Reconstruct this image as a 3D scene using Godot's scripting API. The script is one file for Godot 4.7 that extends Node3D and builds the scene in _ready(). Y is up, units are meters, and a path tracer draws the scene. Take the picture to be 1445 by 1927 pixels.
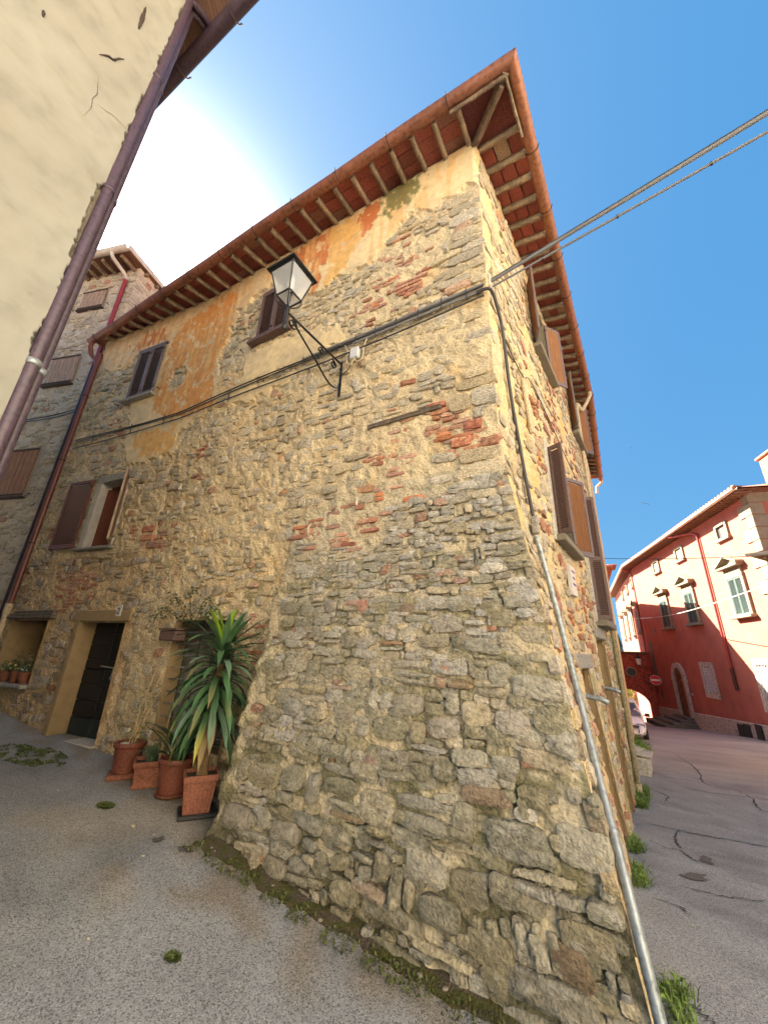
extends Node3D

# ---------------------------------------------------------------- frames of the place (metres, y up)
const C0 := Vector3(1.2141, 0, -3.6024)          # foot of the plumb corner of the stone house
const L1 := Vector3(-0.867819, 0, -0.49688)       # along its street front
const N1 := Vector3(-0.49688, 0, 0.867819)
const L2 := Vector3(-0.915003, 0, -0.403446)       # the front turns a little at the old building seam
const N2 := Vector3(-0.403446, 0, 0.915003)
const R2 := Vector3(0.589654, 0, -0.807656)        # along its side street
const NR := Vector3(0.807656, 0, 0.589654)
const BEND := 6.1
const UPV := Vector3.UP
var M := {}
var T := {}
var rng := RandomNumberGenerator.new()
var fine := FastNoiseLite.new()
var broad := FastNoiseLite.new()
var cell := FastNoiseLite.new()
var taken := {}


class Shape:
	var v := PackedVector3Array()
	var c := PackedColorArray()
	var i := PackedInt32Array()
	func add(p: Vector3, col := Color.WHITE) -> int:
		col.a = 1.0
		v.append(p)
		c.append(col)
		return v.size() - 1
	func tri(a: int, b: int, d: int, out_dir: Vector3) -> void:
		if (v[b] - v[a]).cross(v[d] - v[a]).dot(out_dir) > 0:
			i.append_array([a, d, b])
		else:
			i.append_array([a, b, d])
	func quad(a: int, b: int, d: int, e: int, out_dir: Vector3) -> void:
		if (v[d] - v[a]).cross(v[e] - v[b]).dot(out_dir) > 0:
			i.append_array([a, d, b, a, e, d])
		else:
			i.append_array([a, b, d, a, d, e])
	func face(pts: Array, out_dir: Vector3, col := Color.WHITE) -> void:
		var b := v.size()
		for p in pts:
			add(p, col)
		for k in range(1, pts.size() - 1):
			tri(b, b + k, b + k + 1, out_dir)
	func join(o: Shape) -> void:
		var b := v.size()
		v.append_array(o.v)
		c.append_array(o.c)
		for k in o.i:
			i.append(b + k)
	func moved(x: Transform3D) -> Shape:
		var o := Shape.new()
		o.v = x * v
		o.c = c.duplicate()
		o.i = i.duplicate()
		return o
	func mesh(smooth: bool) -> ArrayMesh:
		var a := []
		a.resize(Mesh.ARRAY_MAX)
		var n := PackedVector3Array()
		if smooth:
			n.resize(v.size())
			for k in range(0, i.size(), 3):
				var q := (v[i[k + 2]] - v[i[k]]).cross(v[i[k + 1]] - v[i[k]])
				n[i[k]] += q
				n[i[k + 1]] += q
				n[i[k + 2]] += q
			for k in n.size():
				n[k] = n[k].normalized()
			a[Mesh.ARRAY_VERTEX] = v
			a[Mesh.ARRAY_COLOR] = c
			a[Mesh.ARRAY_INDEX] = i
		else:
			var vv := PackedVector3Array()
			var cc := PackedColorArray()
			vv.resize(i.size())
			cc.resize(i.size())
			n.resize(i.size())
			for k in range(0, i.size(), 3):
				var q := (v[i[k + 2]] - v[i[k]]).cross(v[i[k + 1]] - v[i[k]]).normalized()
				for j in 3:
					vv[k + j] = v[i[k + j]]
					cc[k + j] = c[i[k + j]]
					n[k + j] = q
			a[Mesh.ARRAY_VERTEX] = vv
			a[Mesh.ARRAY_COLOR] = cc
		a[Mesh.ARRAY_NORMAL] = n
		var m := ArrayMesh.new()
		m.add_surface_from_arrays(Mesh.PRIMITIVE_TRIANGLES, a)
		return m


# ---------------------------------------------------------------- naming
func numbered(called: String) -> String:
	var k: int = taken.get(called, 0)
	taken[called] = k + 1
	return called if k == 0 else "%s_%03d" % [called, k]


func tag(o: Node, label: String, category: String, group := "") -> Node:
	o.set_meta("label", label)
	o.set_meta("category", category)
	if group:
		o.set_meta("group", group)
	return o


func thing(called: String, label: String, category: String, at := Vector3.ZERO, group := "") -> Node3D:
	var o := Node3D.new()
	o.name = numbered(called)
	add_child(o)
	o.position = at
	tag(o, label, category, group)
	return o


func world_of(o: Node) -> Transform3D:
	var x := Transform3D()
	while o is Node3D and o != self:
		x = o.transform * x
		o = o.get_parent()
	return x


# a part whose shape is given in the scene's own axes
func part(parent: Node, called: String, s: Shape, m: Material, smooth := false, label := "") -> MeshInstance3D:
	var o := MeshInstance3D.new()
	o.name = called if parent != self else numbered(called)
	if parent != self:
		o.transform = world_of(parent).affine_inverse()
	o.mesh = s.mesh(smooth)
	o.mesh.surface_set_material(0, m)
	parent.add_child(o, true)
	if label:
		o.set_meta("label", label)
	return o


# a part whose shape is given in its thing's axes
func own(parent: Node, called: String, s: Shape, m: Material, smooth := false, at := Transform3D()) -> MeshInstance3D:
	var o := MeshInstance3D.new()
	o.name = called if parent != self else numbered(called)
	o.transform = at
	o.mesh = s.mesh(smooth)
	o.mesh.surface_set_material(0, m)
	parent.add_child(o, true)
	return o


func stuff(o: Node) -> Node:
	o.set_meta("kind", "stuff")
	return o


func structure(o: Node) -> Node:
	o.set_meta("kind", "structure")
	return o


# ---------------------------------------------------------------- shapes
func frame(at: Vector3, x: Vector3, y: Vector3, z: Vector3) -> Transform3D:
	return Transform3D(Basis(x, y, z), at)


# box centred in the frame, edges chamfered
func box(s: Shape, x: Transform3D, size: Vector3, bev := 0.004, col := Color.WHITE) -> void:
	var h := size / 2
	bev = minf(bev, minf(h.x, minf(h.y, h.z)) * 0.45)
	var q := {}
	for sx in [-1, 1]:
		for sy in [-1, 1]:
			for sz in [-1, 1]:
				for ax in 3:
					var p := Vector3(sx * h.x, sy * h.y, sz * h.z)
					if ax != 0:
						p.x -= sx * bev
					if ax != 1:
						p.y -= sy * bev
					if ax != 2:
						p.z -= sz * bev
					q[[sx, sy, sz, ax]] = s.add(x * p, col)
	var b := x.basis
	for ax in 3:
		var e1 := (ax + 1) % 3
		var e2 := (ax + 2) % 3
		for sg in [-1, 1]:
			var ids := []
			for c in [[-1, -1], [1, -1], [1, 1], [-1, 1]]:
				var k := [0, 0, 0]
				k[ax] = sg
				k[e1] = c[0]
				k[e2] = c[1]
				ids.append(q[[k[0], k[1], k[2], ax]])
			var d := Vector3.ZERO
			d[ax] = sg
			s.quad(ids[0], ids[1], ids[2], ids[3], b * d)
		for s1 in [-1, 1]:
			for s2 in [-1, 1]:
				var k0 := [0, 0, 0]
				k0[ax] = -1
				k0[e1] = s1
				k0[e2] = s2
				var k1 := k0.duplicate()
				k1[ax] = 1
				var d2 := Vector3.ZERO
				d2[e1] = s1
				d2[e2] = s2
				s.quad(q[[k0[0], k0[1], k0[2], e1]], q[[k1[0], k1[1], k1[2], e1]], q[[k1[0], k1[1], k1[2], e2]], q[[k0[0], k0[1], k0[2], e2]], b * d2)
	for sx in [-1, 1]:
		for sy in [-1, 1]:
			for sz in [-1, 1]:
				s.tri(q[[sx, sy, sz, 0]], q[[sx, sy, sz, 1]], q[[sx, sy, sz, 2]], b * Vector3(sx, sy, sz))


# bar between two points; w across, h along up_hint
func bar(s: Shape, a: Vector3, b: Vector3, w: float, h: float, up_hint := Vector3.UP, bev := 0.003, col := Color.WHITE) -> void:
	var z := (b - a).normalized()
	var xx := up_hint.cross(z)
	if xx.length() < 0.001:
		xx = Vector3.RIGHT.cross(z)
	xx = xx.normalized()
	box(s, frame((a + b) / 2, xx, z.cross(xx), z), Vector3(w, h, (b - a).length()), bev, col)


func tube(s: Shape, path: Array, r, sides := 10, caps := true, col := Color.WHITE) -> void:
	var n := path.size()
	var up := Vector3(0.123, 0.97, 0.2).normalized()
	var base := s.v.size()
	for k in n:
		var t: Vector3 = (path[mini(k + 1, n - 1)] - path[maxi(k - 1, 0)]).normalized()
		if absf(t.dot(up)) > 0.95:
			up = Vector3(0.9, 0.1, 0.3).normalized()
		var a := t.cross(up).normalized()
		var b := a.cross(t).normalized()
		up = b
		var rr: float = r[k] if r is Array else r
		for j in sides:
			var w := TAU * j / sides
			s.add(path[k] + (a * cos(w) + b * sin(w)) * rr, col)
	for k in n - 1:
		for j in sides:
			var j2 := (j + 1) % sides
			var mid: Vector3 = (path[k] + path[k + 1]) / 2
			var o := (s.v[base + k * sides + j] + s.v[base + k * sides + j2]) / 2 - mid
			o -= (path[k + 1] - path[k]).normalized() * o.dot((path[k + 1] - path[k]).normalized())
			s.quad(base + k * sides + j, base + k * sides + j2, base + (k + 1) * sides + j2, base + (k + 1) * sides + j, o)
	if caps:
		for e in [0, n - 1]:
			var ce := s.add(path[e], col)
			var dirv: Vector3 = (path[0] - path[1]) if e == 0 else (path[n - 1] - path[n - 2])
			for j in sides:
				s.tri(ce, base + e * sides + j, base + e * sides + (j + 1) % sides, dirv)


# profile of (radius, height) turned about the frame's y axis
func lathe(s: Shape, x: Transform3D, prof: Array, segs := 20, col := Color.WHITE) -> void:
	var base := s.v.size()
	for p in prof:
		for j in segs:
			var w := TAU * j / segs
			s.add(x * Vector3(p.x * cos(w), p.y, p.x * sin(w)), col)
	for k in prof.size() - 1:
		var d: Vector2 = prof[k + 1] - prof[k]
		for j in segs:
			var j2 := (j + 1) % segs
			var w := TAU * (j + 0.5) / segs
			var o := Vector3(cos(w) * d.y, -d.x, sin(w) * d.y)
			s.quad(base + k * segs + j, base + k * segs + j2, base + (k + 1) * segs + j2, base + (k + 1) * segs + j, x.basis * o)


func smooth_path(pts: Array, per := 6) -> Array:
	var out := []
	var n := pts.size()
	for k in n - 1:
		var p0: Vector3 = pts[maxi(k - 1, 0)]
		var p1: Vector3 = pts[k]
		var p2: Vector3 = pts[k + 1]
		var p3: Vector3 = pts[mini(k + 2, n - 1)]
		for j in per:
			out.append(p1.cubic_interpolate(p2, p0, p3, float(j) / per))
	out.append(pts[n - 1])
	return out


func lin(r: float, g: float, b: float) -> Color:
	return Color(r, g, b)


func table(x: float, xs: Array, ys: Array) -> float:
	if x <= xs[0]:
		return ys[0]
	for k in range(1, xs.size()):
		if x <= xs[k]:
			return lerpf(ys[k - 1], ys[k], (x - xs[k - 1]) / (xs[k] - xs[k - 1]))
	return ys[-1]


# ---------------------------------------------------------------- the lie of the land
func ground_y(x: float, z: float) -> float:
	var q := Vector3(x, 0, z) - C0
	var s := q.dot(L1)
	var t := q.dot(R2)
	var c := q.dot(NR)
	var h := table(s, [-0.6, 0.0, 1.0, 2.0, 3.0, 4.0, 5.0, 6.4, 7.5, 9.1, 12.0, 20.0], [-0.2, -0.17, -0.15, -0.08, -0.02, 0.03, 0.08, 0.16, 0.19, 0.42, 0.75, 1.2])
	h += table(t, [0.0, 5.0, 8.0, 12.0, 16.0, 20.7, 24.0, 29.3, 35.6, 60.0], [0.0, -0.62, -0.75, -1.0, -1.2, -1.45, -1.6, -2.0, -2.65, -4.5])
	h += 0.04 * clampf(c, -2.0, 6.0) * smoothstep(10.0, 20.0, t)
	return h


func on_ground(x: float, z: float, up := 0.0) -> Vector3:
	return Vector3(x, ground_y(x, z) + up, z)


# ---------------------------------------------------------------- textures and materials
func ramp(cols: Array, at: Array) -> Gradient:
	var g := Gradient.new()
	g.colors = PackedColorArray(cols)
	g.offsets = PackedFloat32Array(at)
	return g


func noise_tex(kind: int, freq: float, octaves: int, g: Gradient, sd: int, size := 512, warp := 0.0) -> NoiseTexture2D:
	var n := FastNoiseLite.new()
	n.noise_type = kind
	n.frequency = freq
	n.seed = sd
	n.fractal_octaves = octaves
	n.fractal_gain = 0.55
	if kind == FastNoiseLite.TYPE_CELLULAR:
		n.cellular_return_type = FastNoiseLite.RETURN_DISTANCE2_SUB
		n.fractal_type = FastNoiseLite.FRACTAL_NONE
	if warp > 0.0:
		n.domain_warp_enabled = true
		n.domain_warp_amplitude = warp
		n.domain_warp_frequency = freq
	var t := NoiseTexture2D.new()
	t.width = size
	t.height = size
	t.seamless = true
	t.noise = n
	if g:
		t.color_ramp = g
	return t


func grey(x: float) -> Color:
	return Color(x, x, x).linear_to_srgb()


# base colour in linear reflectance
func mat(called: String, col: Color, rough := 0.9, tex: Texture2D = null, scale := 1.0, bump: Texture2D = null, depth := 0.3, vertex := false, metal := 0.0) -> StandardMaterial3D:
	var m := StandardMaterial3D.new()
	m.resource_name = called
	m.albedo_color = col.linear_to_srgb()
	m.roughness = rough
	m.metallic = metal
	m.vertex_color_use_as_albedo = vertex
	if tex or bump:
		m.uv1_triplanar = true
		m.uv1_world_triplanar = true
		m.uv1_scale = Vector3.ONE * scale
		m.uv1_triplanar_sharpness = 3.0
	if tex:
		m.albedo_texture = tex
	if bump:
		m.heightmap_enabled = true
		m.heightmap_texture = bump
		m.heightmap_scale = depth
	M[called] = m
	return m


func make_materials() -> void:
	var SX := FastNoiseLite.TYPE_SIMPLEX_SMOOTH
	var CE := FastNoiseLite.TYPE_CELLULAR
	T.grain = noise_tex(SX, 0.012, 6, ramp([grey(0.36), grey(0.74), grey(0.92), grey(1.0)], [0.05, 0.38, 0.6, 0.95]), 3, 1024, 20.0)
	T.pits = noise_tex(SX, 0.02, 5, ramp([grey(0.25), grey(0.72), grey(0.88), grey(1.0)], [0.0, 0.33, 0.5, 1.0]), 8, 1024, 30.0)
	T.soft = noise_tex(SX, 0.008, 5, ramp([grey(0.74), grey(0.92), grey(1.0)], [0.0, 0.5, 1.0]), 15, 512)
	T.bump = noise_tex(SX, 0.018, 6, null, 21, 1024, 12.0)
	T.fineb = noise_tex(SX, 0.05, 4, null, 27, 512)
	T.chips = noise_tex(CE, 0.09, 1, ramp([grey(0.30), grey(0.62), grey(1.0)], [0.0, 0.3, 1.0]), 33, 1024)
	T.wood = wood_image()
	T.asphalt = asphalt_image()
	T.asphalt_b = noise_tex(CE, 0.11, 1, null, 41, 1024)

	mat("mortar", Color(1, 1, 1), 0.95, T.pits, 1.5, T.bump, 1.9, true)
	mat("stone", Color(1, 1, 1), 0.9, T.grain, 2.1, T.bump, 1.8, true)
	mat("brick", Color(1, 1, 1), 0.92, T.grain, 2.3, T.bump, 0.6, true)
	mat("soffit_tile", Color(1, 1, 1), 0.8, T.grain, 2.0, T.fineb, 0.3, true)
	mat("old_wood", Color(1, 1, 1), 0.9, T.wood, 1.6, T.wood, 0.7, true)
	mat("painted_wood", Color(0.15, 0.088, 0.075), 0.6, T.grain, 2.0, T.fineb, 0.06)
	mat("purple_wood", Color(0.19, 0.14, 0.135), 0.55, T.grain, 2.0, T.fineb, 0.06)
	mat("red_wood", Color(0.15, 0.042, 0.02), 0.5, T.soft, 2.0, T.fineb, 0.06)
	mat("orange_wood", Color(0.5, 0.225, 0.095), 0.7, T.wood, 1.5, T.wood, 0.2)
	mat("pale_wood", Color(0.6, 0.42, 0.3), 0.8, T.wood, 1.5, T.wood, 0.3)
	mat("dark_void", Color(0.07, 0.07, 0.075), 0.25)  # flat dark colour standing in for the shade of unlit openings
	mat("black_door", Color(0.011, 0.012, 0.014), 0.55, T.soft, 3.0, T.fineb, 0.15)
	mat("door_metal", Color(0.045, 0.065, 0.07), 0.5, T.grain, 2.0, T.fineb, 0.1, false, 0.5)
	mat("copper", Color(0.34, 0.135, 0.08), 0.5, T.grain, 0.9, T.fineb, 0.05, true, 0.25)
	mat("brown_pipe", Color(0.17, 0.05, 0.035), 0.38, T.soft, 1.5, T.fineb, 0.03)
	mat("dark_pipe", Color(0.055, 0.016, 0.014), 0.38, T.soft, 1.5, T.fineb, 0.03)
	mat("violet_pipe", Color(0.075, 0.045, 0.068), 0.45, T.grain, 1.5, T.fineb, 0.05)
	mat("red_pipe", Color(0.3, 0.035, 0.04), 0.4, T.soft, 1.5)
	mat("cream_pipe", Color(0.6, 0.48, 0.3), 0.55, T.grain, 1.5)
	mat("mossy_pipe", Color(0.33, 0.27, 0.15), 0.7, T.grain, 1.5)
	mat("zinc", Color(0.36, 0.4, 0.41), 0.45, T.grain, 1.3, T.fineb, 0.05, false, 0.5)
	mat("black_iron", Color(0.018, 0.019, 0.021), 0.42, T.soft, 3.0, T.fineb, 0.05, false, 0.2)
	mat("rusty_iron", Color(0.06, 0.035, 0.025), 0.8, T.grain, 3.0)
	mat("dark_cable", Color(0.045, 0.043, 0.042), 0.6)
	mat("grey_cable", Color(0.22, 0.21, 0.2), 0.6)
	mat("white_plastic", Color(0.62, 0.62, 0.63), 0.5, T.soft, 3.0)
	mat("plate", Color(0.62, 0.6, 0.56), 0.35, T.soft, 4.0)
	mat("ink", Color(0.015, 0.02, 0.035), 0.5)
	mat("blue_ink", Color(0.03, 0.06, 0.25), 0.5)
	mat("grey_stone", Color(0.36, 0.33, 0.28), 0.9, T.grain, 1.5, T.bump, 0.8)
	mat("pale_stone", Color(0.56, 0.52, 0.44), 0.88, T.grain, 1.2, T.bump, 0.5)
	mat("render_grey", Color(0.48, 0.44, 0.38), 0.95, T.soft, 1.0, T.bump, 0.3)
	mat("ochre_plaster", Color(0.32, 0.225, 0.115), 0.95, T.soft, 1.2, T.bump, 0.2)
	mat("cream_plaster", Color(0.8, 0.76, 0.68), 0.95, T.soft, 0.35, T.bump, 0.35)
	mat("broken_render", Color(1, 1, 1), 0.95, T.soft, 0.8, T.fineb, 0.12, true)
	mat("render_coat", Color(1, 1, 1), 0.95, T.soft, 1.3, T.bump, 0.5, true)
	mat("pink_plaster", Color(0.38, 0.122, 0.09), 0.92, T.soft, 0.22, T.fineb, 0.1)
	mat("red_plaster", Color(0.5, 0.105, 0.065), 0.92, T.grain, 0.3, T.bump, 0.4)
	mat("peach_plaster", Color(0.66, 0.42, 0.24), 0.92, T.soft, 0.3, T.fineb, 0.1)
	mat("trim", Color(0.22, 0.19, 0.135), 0.85, T.soft, 0.7, T.fineb, 0.1)
	mat("plinth", Color(0.5, 0.46, 0.41), 0.92, T.grain, 0.4, T.bump, 0.4)
	mat("teal_shutter", Color(0.07, 0.12, 0.125), 0.6, T.soft, 1.0)
	mat("walnut", Color(0.25, 0.1, 0.035), 0.5, T.wood, 0.8, T.wood, 0.1)
	mat("dark_step", Color(0.16, 0.16, 0.13), 0.9, T.grain, 0.8, T.bump, 0.3)
	mat("roof_tile", Color(0.42, 0.17, 0.1), 0.9, T.grain, 0.7, T.bump, 0.3)
	mat("fascia", Color(0.56, 0.52, 0.46), 0.7, T.soft, 0.7)
	mat("soffit_wood", Color(0.26, 0.13, 0.08), 0.8, T.wood, 0.7)
	mat("terracotta", Color(0.2, 0.058, 0.033), 0.55, T.grain, 2.5, T.fineb, 0.06)
	mat("old_terracotta", Color(0.27, 0.1, 0.058), 0.88, T.grain, 2.2, T.bump, 0.3)
	mat("soil", Color(0.045, 0.032, 0.022), 1.0, T.pits, 5.0, T.bump, 1.5)
	mat("bark", Color(0.28, 0.17, 0.07), 0.95, T.wood, 3.0, T.bump, 1.0)
	mat("black_plastic", Color(0.02, 0.02, 0.02), 0.5)
	mat("cane", Color(0.5, 0.34, 0.16), 0.8, T.soft, 4.0)
	var lf := mat("leaf", Color(1, 1, 1), 0.6, null, 1.0, null, 0.0, true)
	lf.backlight_enabled = true
	lf.backlight = Color(0.25, 0.3, 0.1)
	mat("asphalt", Color(1, 1, 1), 0.78, T.asphalt, 0.8, T.asphalt_b, 0.5, true)
	mat("tar", Color(0.05, 0.048, 0.046), 0.9, T.soft, 3.0)
	mat("earth", Color(0.12, 0.09, 0.06), 1.0, T.pits, 2.5, T.bump, 2.0, true)
	mat("sign_red", Color(0.6, 0.02, 0.025), 0.4)
	mat("sign_white", Color(0.75, 0.75, 0.75), 0.4)
	mat("car_paint", Color(0.72, 0.73, 0.75), 0.25)
	M.car_paint.clearcoat_enabled = true
	M.car_paint.clearcoat = 0.8
	mat("tyre", Color(0.02, 0.02, 0.02), 0.8)
	mat("chrome", Color(0.55, 0.55, 0.57), 0.2, null, 1.0, null, 0.0, false, 0.9)
	var g := mat("lamp_glass", Color(0.72, 0.74, 0.76), 0.12)
	g.transparency = BaseMaterial3D.TRANSPARENCY_ALPHA
	g.albedo_color.a = 0.42
	var g2 := mat("window_glass", Color(0.03, 0.035, 0.04), 0.06)
	g2.transparency = BaseMaterial3D.TRANSPARENCY_ALPHA
	g2.albedo_color.a = 0.6
	mat("milk_glass", Color(0.7, 0.7, 0.68), 0.3)
	mat("bird", Color(0.03, 0.03, 0.035), 0.8)


func wood_image() -> ImageTexture:
	var w := 512
	var n := FastNoiseLite.new()
	n.seed = 5
	n.frequency = 0.02
	n.fractal_octaves = 4
	var data := PackedByteArray()
	data.resize(w * w)
	for y in w:
		for x in w:
			var g := n.get_noise_2d(x * 6.0, y * 0.35) * 0.6 + n.get_noise_2d(x * 1.3 + 300.0, y * 0.1) * 0.5
			var k := n.get_noise_2d(x * 14.0, y * 0.5 + 900.0)
			data[y * w + x] = int(clampf(0.78 + g * 0.35 - (0.35 if k > 0.42 else 0.0), 0.2, 1.0) * 255)
	var im := Image.create_from_data(w, w, false, Image.FORMAT_L8, data)
	return ImageTexture.create_from_image(im)


func asphalt_image() -> ImageTexture:
	var w := 1024
	var r := RandomNumberGenerator.new()
	r.seed = 77
	var data := PackedByteArray()
	data.resize(w * w)
	data.fill(150)
	for y in w:
		for x in w:
			data[y * w + x] = 186 + (r.randi() & 63)
	for k in 42000:
		var cx := r.randi() % w
		var cy := r.randi() % w
		var rr := 1 + r.randi() % 4
		var val := r.randi_range(125, 250) if r.randf() < 0.85 else r.randi_range(235, 255)
		for dy in range(-rr, rr + 1):
			for dx in range(-rr, rr + 1):
				if dx * dx + dy * dy <= rr * rr:
					data[((cy + dy + w) % w) * w + (cx + dx + w) % w] = val
	var im := Image.create_from_data(w, w, false, Image.FORMAT_L8, data)
	return ImageTexture.create_from_image(im)


func _ready() -> void:
	var cam := Camera3D.new()
	cam.name = "camera"
	cam.fov = 106.46
	cam.near = 0.05
	cam.far = 2000.0
	cam.transform = Transform3D(Basis(Vector3(0.999338, 0.034169, 0.012521), Vector3(-0.03639, 0.93832, 0.343847), Vector3(0, -0.344075, 0.938942)), Vector3(0, 1.65, 0))
	add_child(cam)

	var sun_at := Vector3(-0.532, 0.600, -0.598).normalized()
	var sun := DirectionalLight3D.new()
	sun.name = "sun"
	sun.light_energy = 1.6
	sun.light_color = Color(1.0, 0.93, 0.82)
	sun.light_angular_distance = 0.5
	sun.shadow_enabled = true
	sun.basis = Basis.looking_at(-sun_at)
	add_child(sun)

	var env := Environment.new()
	env.background_mode = Environment.BG_SKY
	var sky := Sky.new()
	var pan := PanoramaSkyMaterial.new()
	pan.panorama = sky_image(sun_at)
	sky.sky_material = pan
	env.sky = sky
	env.tonemap_mode = Environment.TONE_MAPPER_LINEAR
	env.tonemap_exposure = 9.2
	env.sdfgi_enabled = true
	env.ssao_enabled = true
	env.ssil_enabled = true
	var we := WorldEnvironment.new()
	we.name = "world_environment"
	we.environment = env
	add_child(we)

	rng.seed = 20240
	fine.seed = 11
	fine.frequency = 1.0
	fine.fractal_octaves = 4
	broad.seed = 23
	broad.frequency = 1.0
	broad.fractal_octaves = 2
	cell.seed = 31
	cell.frequency = 1.0
	cell.noise_type = FastNoiseLite.TYPE_CELLULAR
	make_materials()
	build_ground()
	build_house()
	build_openings()
	build_eaves()
	build_side_details()
	build_tall_house()
	build_plaster_house()
	build_palazzo()
	build_far_street()
	build_bounce_house()
	build_lamp()
	build_cables()
	build_pots()
	build_yucca()
	build_small_plants()
	build_road_marks()


# clear spring sky: deep blue overhead, paler low down, a wide white aureole round the hidden sun
func sky_image(sun_at: Vector3) -> ImageTexture:
	var w := 512
	var h := 256
	var im := Image.create(w, h, false, Image.FORMAT_RGBF)
	for y in h:
		var el := (0.5 - (y + 0.5) / h) * PI
		var low := pow(1.0 - clampf(sin(el), 0.0, 1.0), 2.6)
		for x in w:
			var az := ((x + 0.5) / w) * TAU
			var d := Vector3(sin(az) * cos(el), sin(el), -cos(az) * cos(el))
			var a := rad_to_deg(acos(clampf(d.dot(sun_at), -1.0, 1.0)))
			var c := Color(0.009, 0.038, 0.0825).lerp(Color(0.023, 0.06, 0.1), low)
			var g := 0.08 * exp(-pow(a / 27.0, 1.7)) + 0.022 * exp(-a / 34.0)
			var g2 := 2.6 * exp(-pow(a / 11.0, 2.0))
			c += Color(0.98, 0.95, 0.9) * g + Color(1.0, 0.95, 0.86) * g2
			im.set_pixel(x, y, c)
	return ImageTexture.create_from_image(im)


func build_ground() -> void:
	var xs := PackedFloat32Array()
	var zs := PackedFloat32Array()
	for k in 10:
		xs.append(-400.0 + k * 38.0)
	var q := -20.0
	while q < 32.0:
		xs.append(q)
		q += 0.2 if q > -10.0 and q < 9.0 else 0.8
	for k in 10:
		xs.append(34.0 + k * k * 5.0)
	q = -400.0
	while q < 400.0:
		zs.append(q)
		q += 60.0 if q < -60.0 or q >= 30.0 else (0.2 if q > -14.0 and q < 1.0 else 1.0)
	var s := Shape.new()
	for z in zs:
		for x in xs:
			var near := clampf(1.0 - Vector2(x, z).length() / 40.0, 0.0, 1.0)
			var k := 0.5 + 0.5 * broad.get_noise_2d(x * 0.45, z * 0.45)
			var k2 := fine.get_noise_2d(x * 1.6 + 40.0, z * 1.6)
			var base := Color(0.285, 0.29, 0.30).lerp(Color(0.215, 0.22, 0.228), k)
			base = base * 1.62 * (1.0 + 0.22 * k2)
			# pale dust and worn binder in front of the pots
			var p := Vector3(x, 0, z) - C0
			var dust := smoothstep(0.05, 0.4, fine.get_noise_2d(x * 0.8 + 9.0, z * 0.8) + 0.55 - Vector2(p.dot(L1) - 3.4, p.dot(N1) - 0.9).length() * 0.5)
			base = base.lerp(Color(0.52, 0.46, 0.37), dust * 0.6)
			var foot := p.dot(N1) - (0.9 if p.dot(L1) < 2.9 else 0.1)
			if p.dot(L1) > -0.8 and p.dot(L1) < 10.0 and foot > -0.5:
				base = base.lerp(Color(0.33, 0.27, 0.19), 0.75 * smoothstep(0.0, 0.35, fine.get_noise_2d(x * 3.0 + 5.0, z * 3.0) + 0.4 - foot * 1.3))
			var patch := fine.get_noise_2d(x * 0.55 - 31.0, z * 0.55 + 12.0)
			if patch > 0.28:
				base *= 0.78
			var lighter := smoothstep(0.1, 0.5, fine.get_noise_2d(x * 0.35 + 70.0, z * 0.35))
			base = base.lerp(Color(0.66, 0.65, 0.66), lighter * 0.5 * smoothstep(1.0, 4.0, p.dot(NR)))  # paler blotches of asphalt, only towards the side street
			s.add(Vector3(x, ground_y(x, z) + near * 0.006 * k2, z), base)
	var n := xs.size()
	for j in zs.size() - 1:
		for i in n - 1:
			s.quad(j * n + i, j * n + i + 1, (j + 1) * n + i + 1, (j + 1) * n + i, Vector3.UP)
	structure(part(self, "ground", s, M.asphalt, true))


# ================================================================ the stone corner house
var house: Node3D
var front_wall: Node3D
var side_wall: Node3D
const OPEN := [[7.26, 3.36, 8.10, 4.77], [6.26, 0.10, 7.46, 1.98], [8.46, 0.88, 9.70, 2.00], [3.56, 0.42, 4.92, 2.00]]
var PL := []
var OR := []
var BR := []
var BRS := []


func pv(a: Array) -> PackedVector2Array:
	var o := PackedVector2Array()
	for k in range(0, a.size(), 2):
		o.append(Vector2(a[k], a[k + 1]))
	return o


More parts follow.
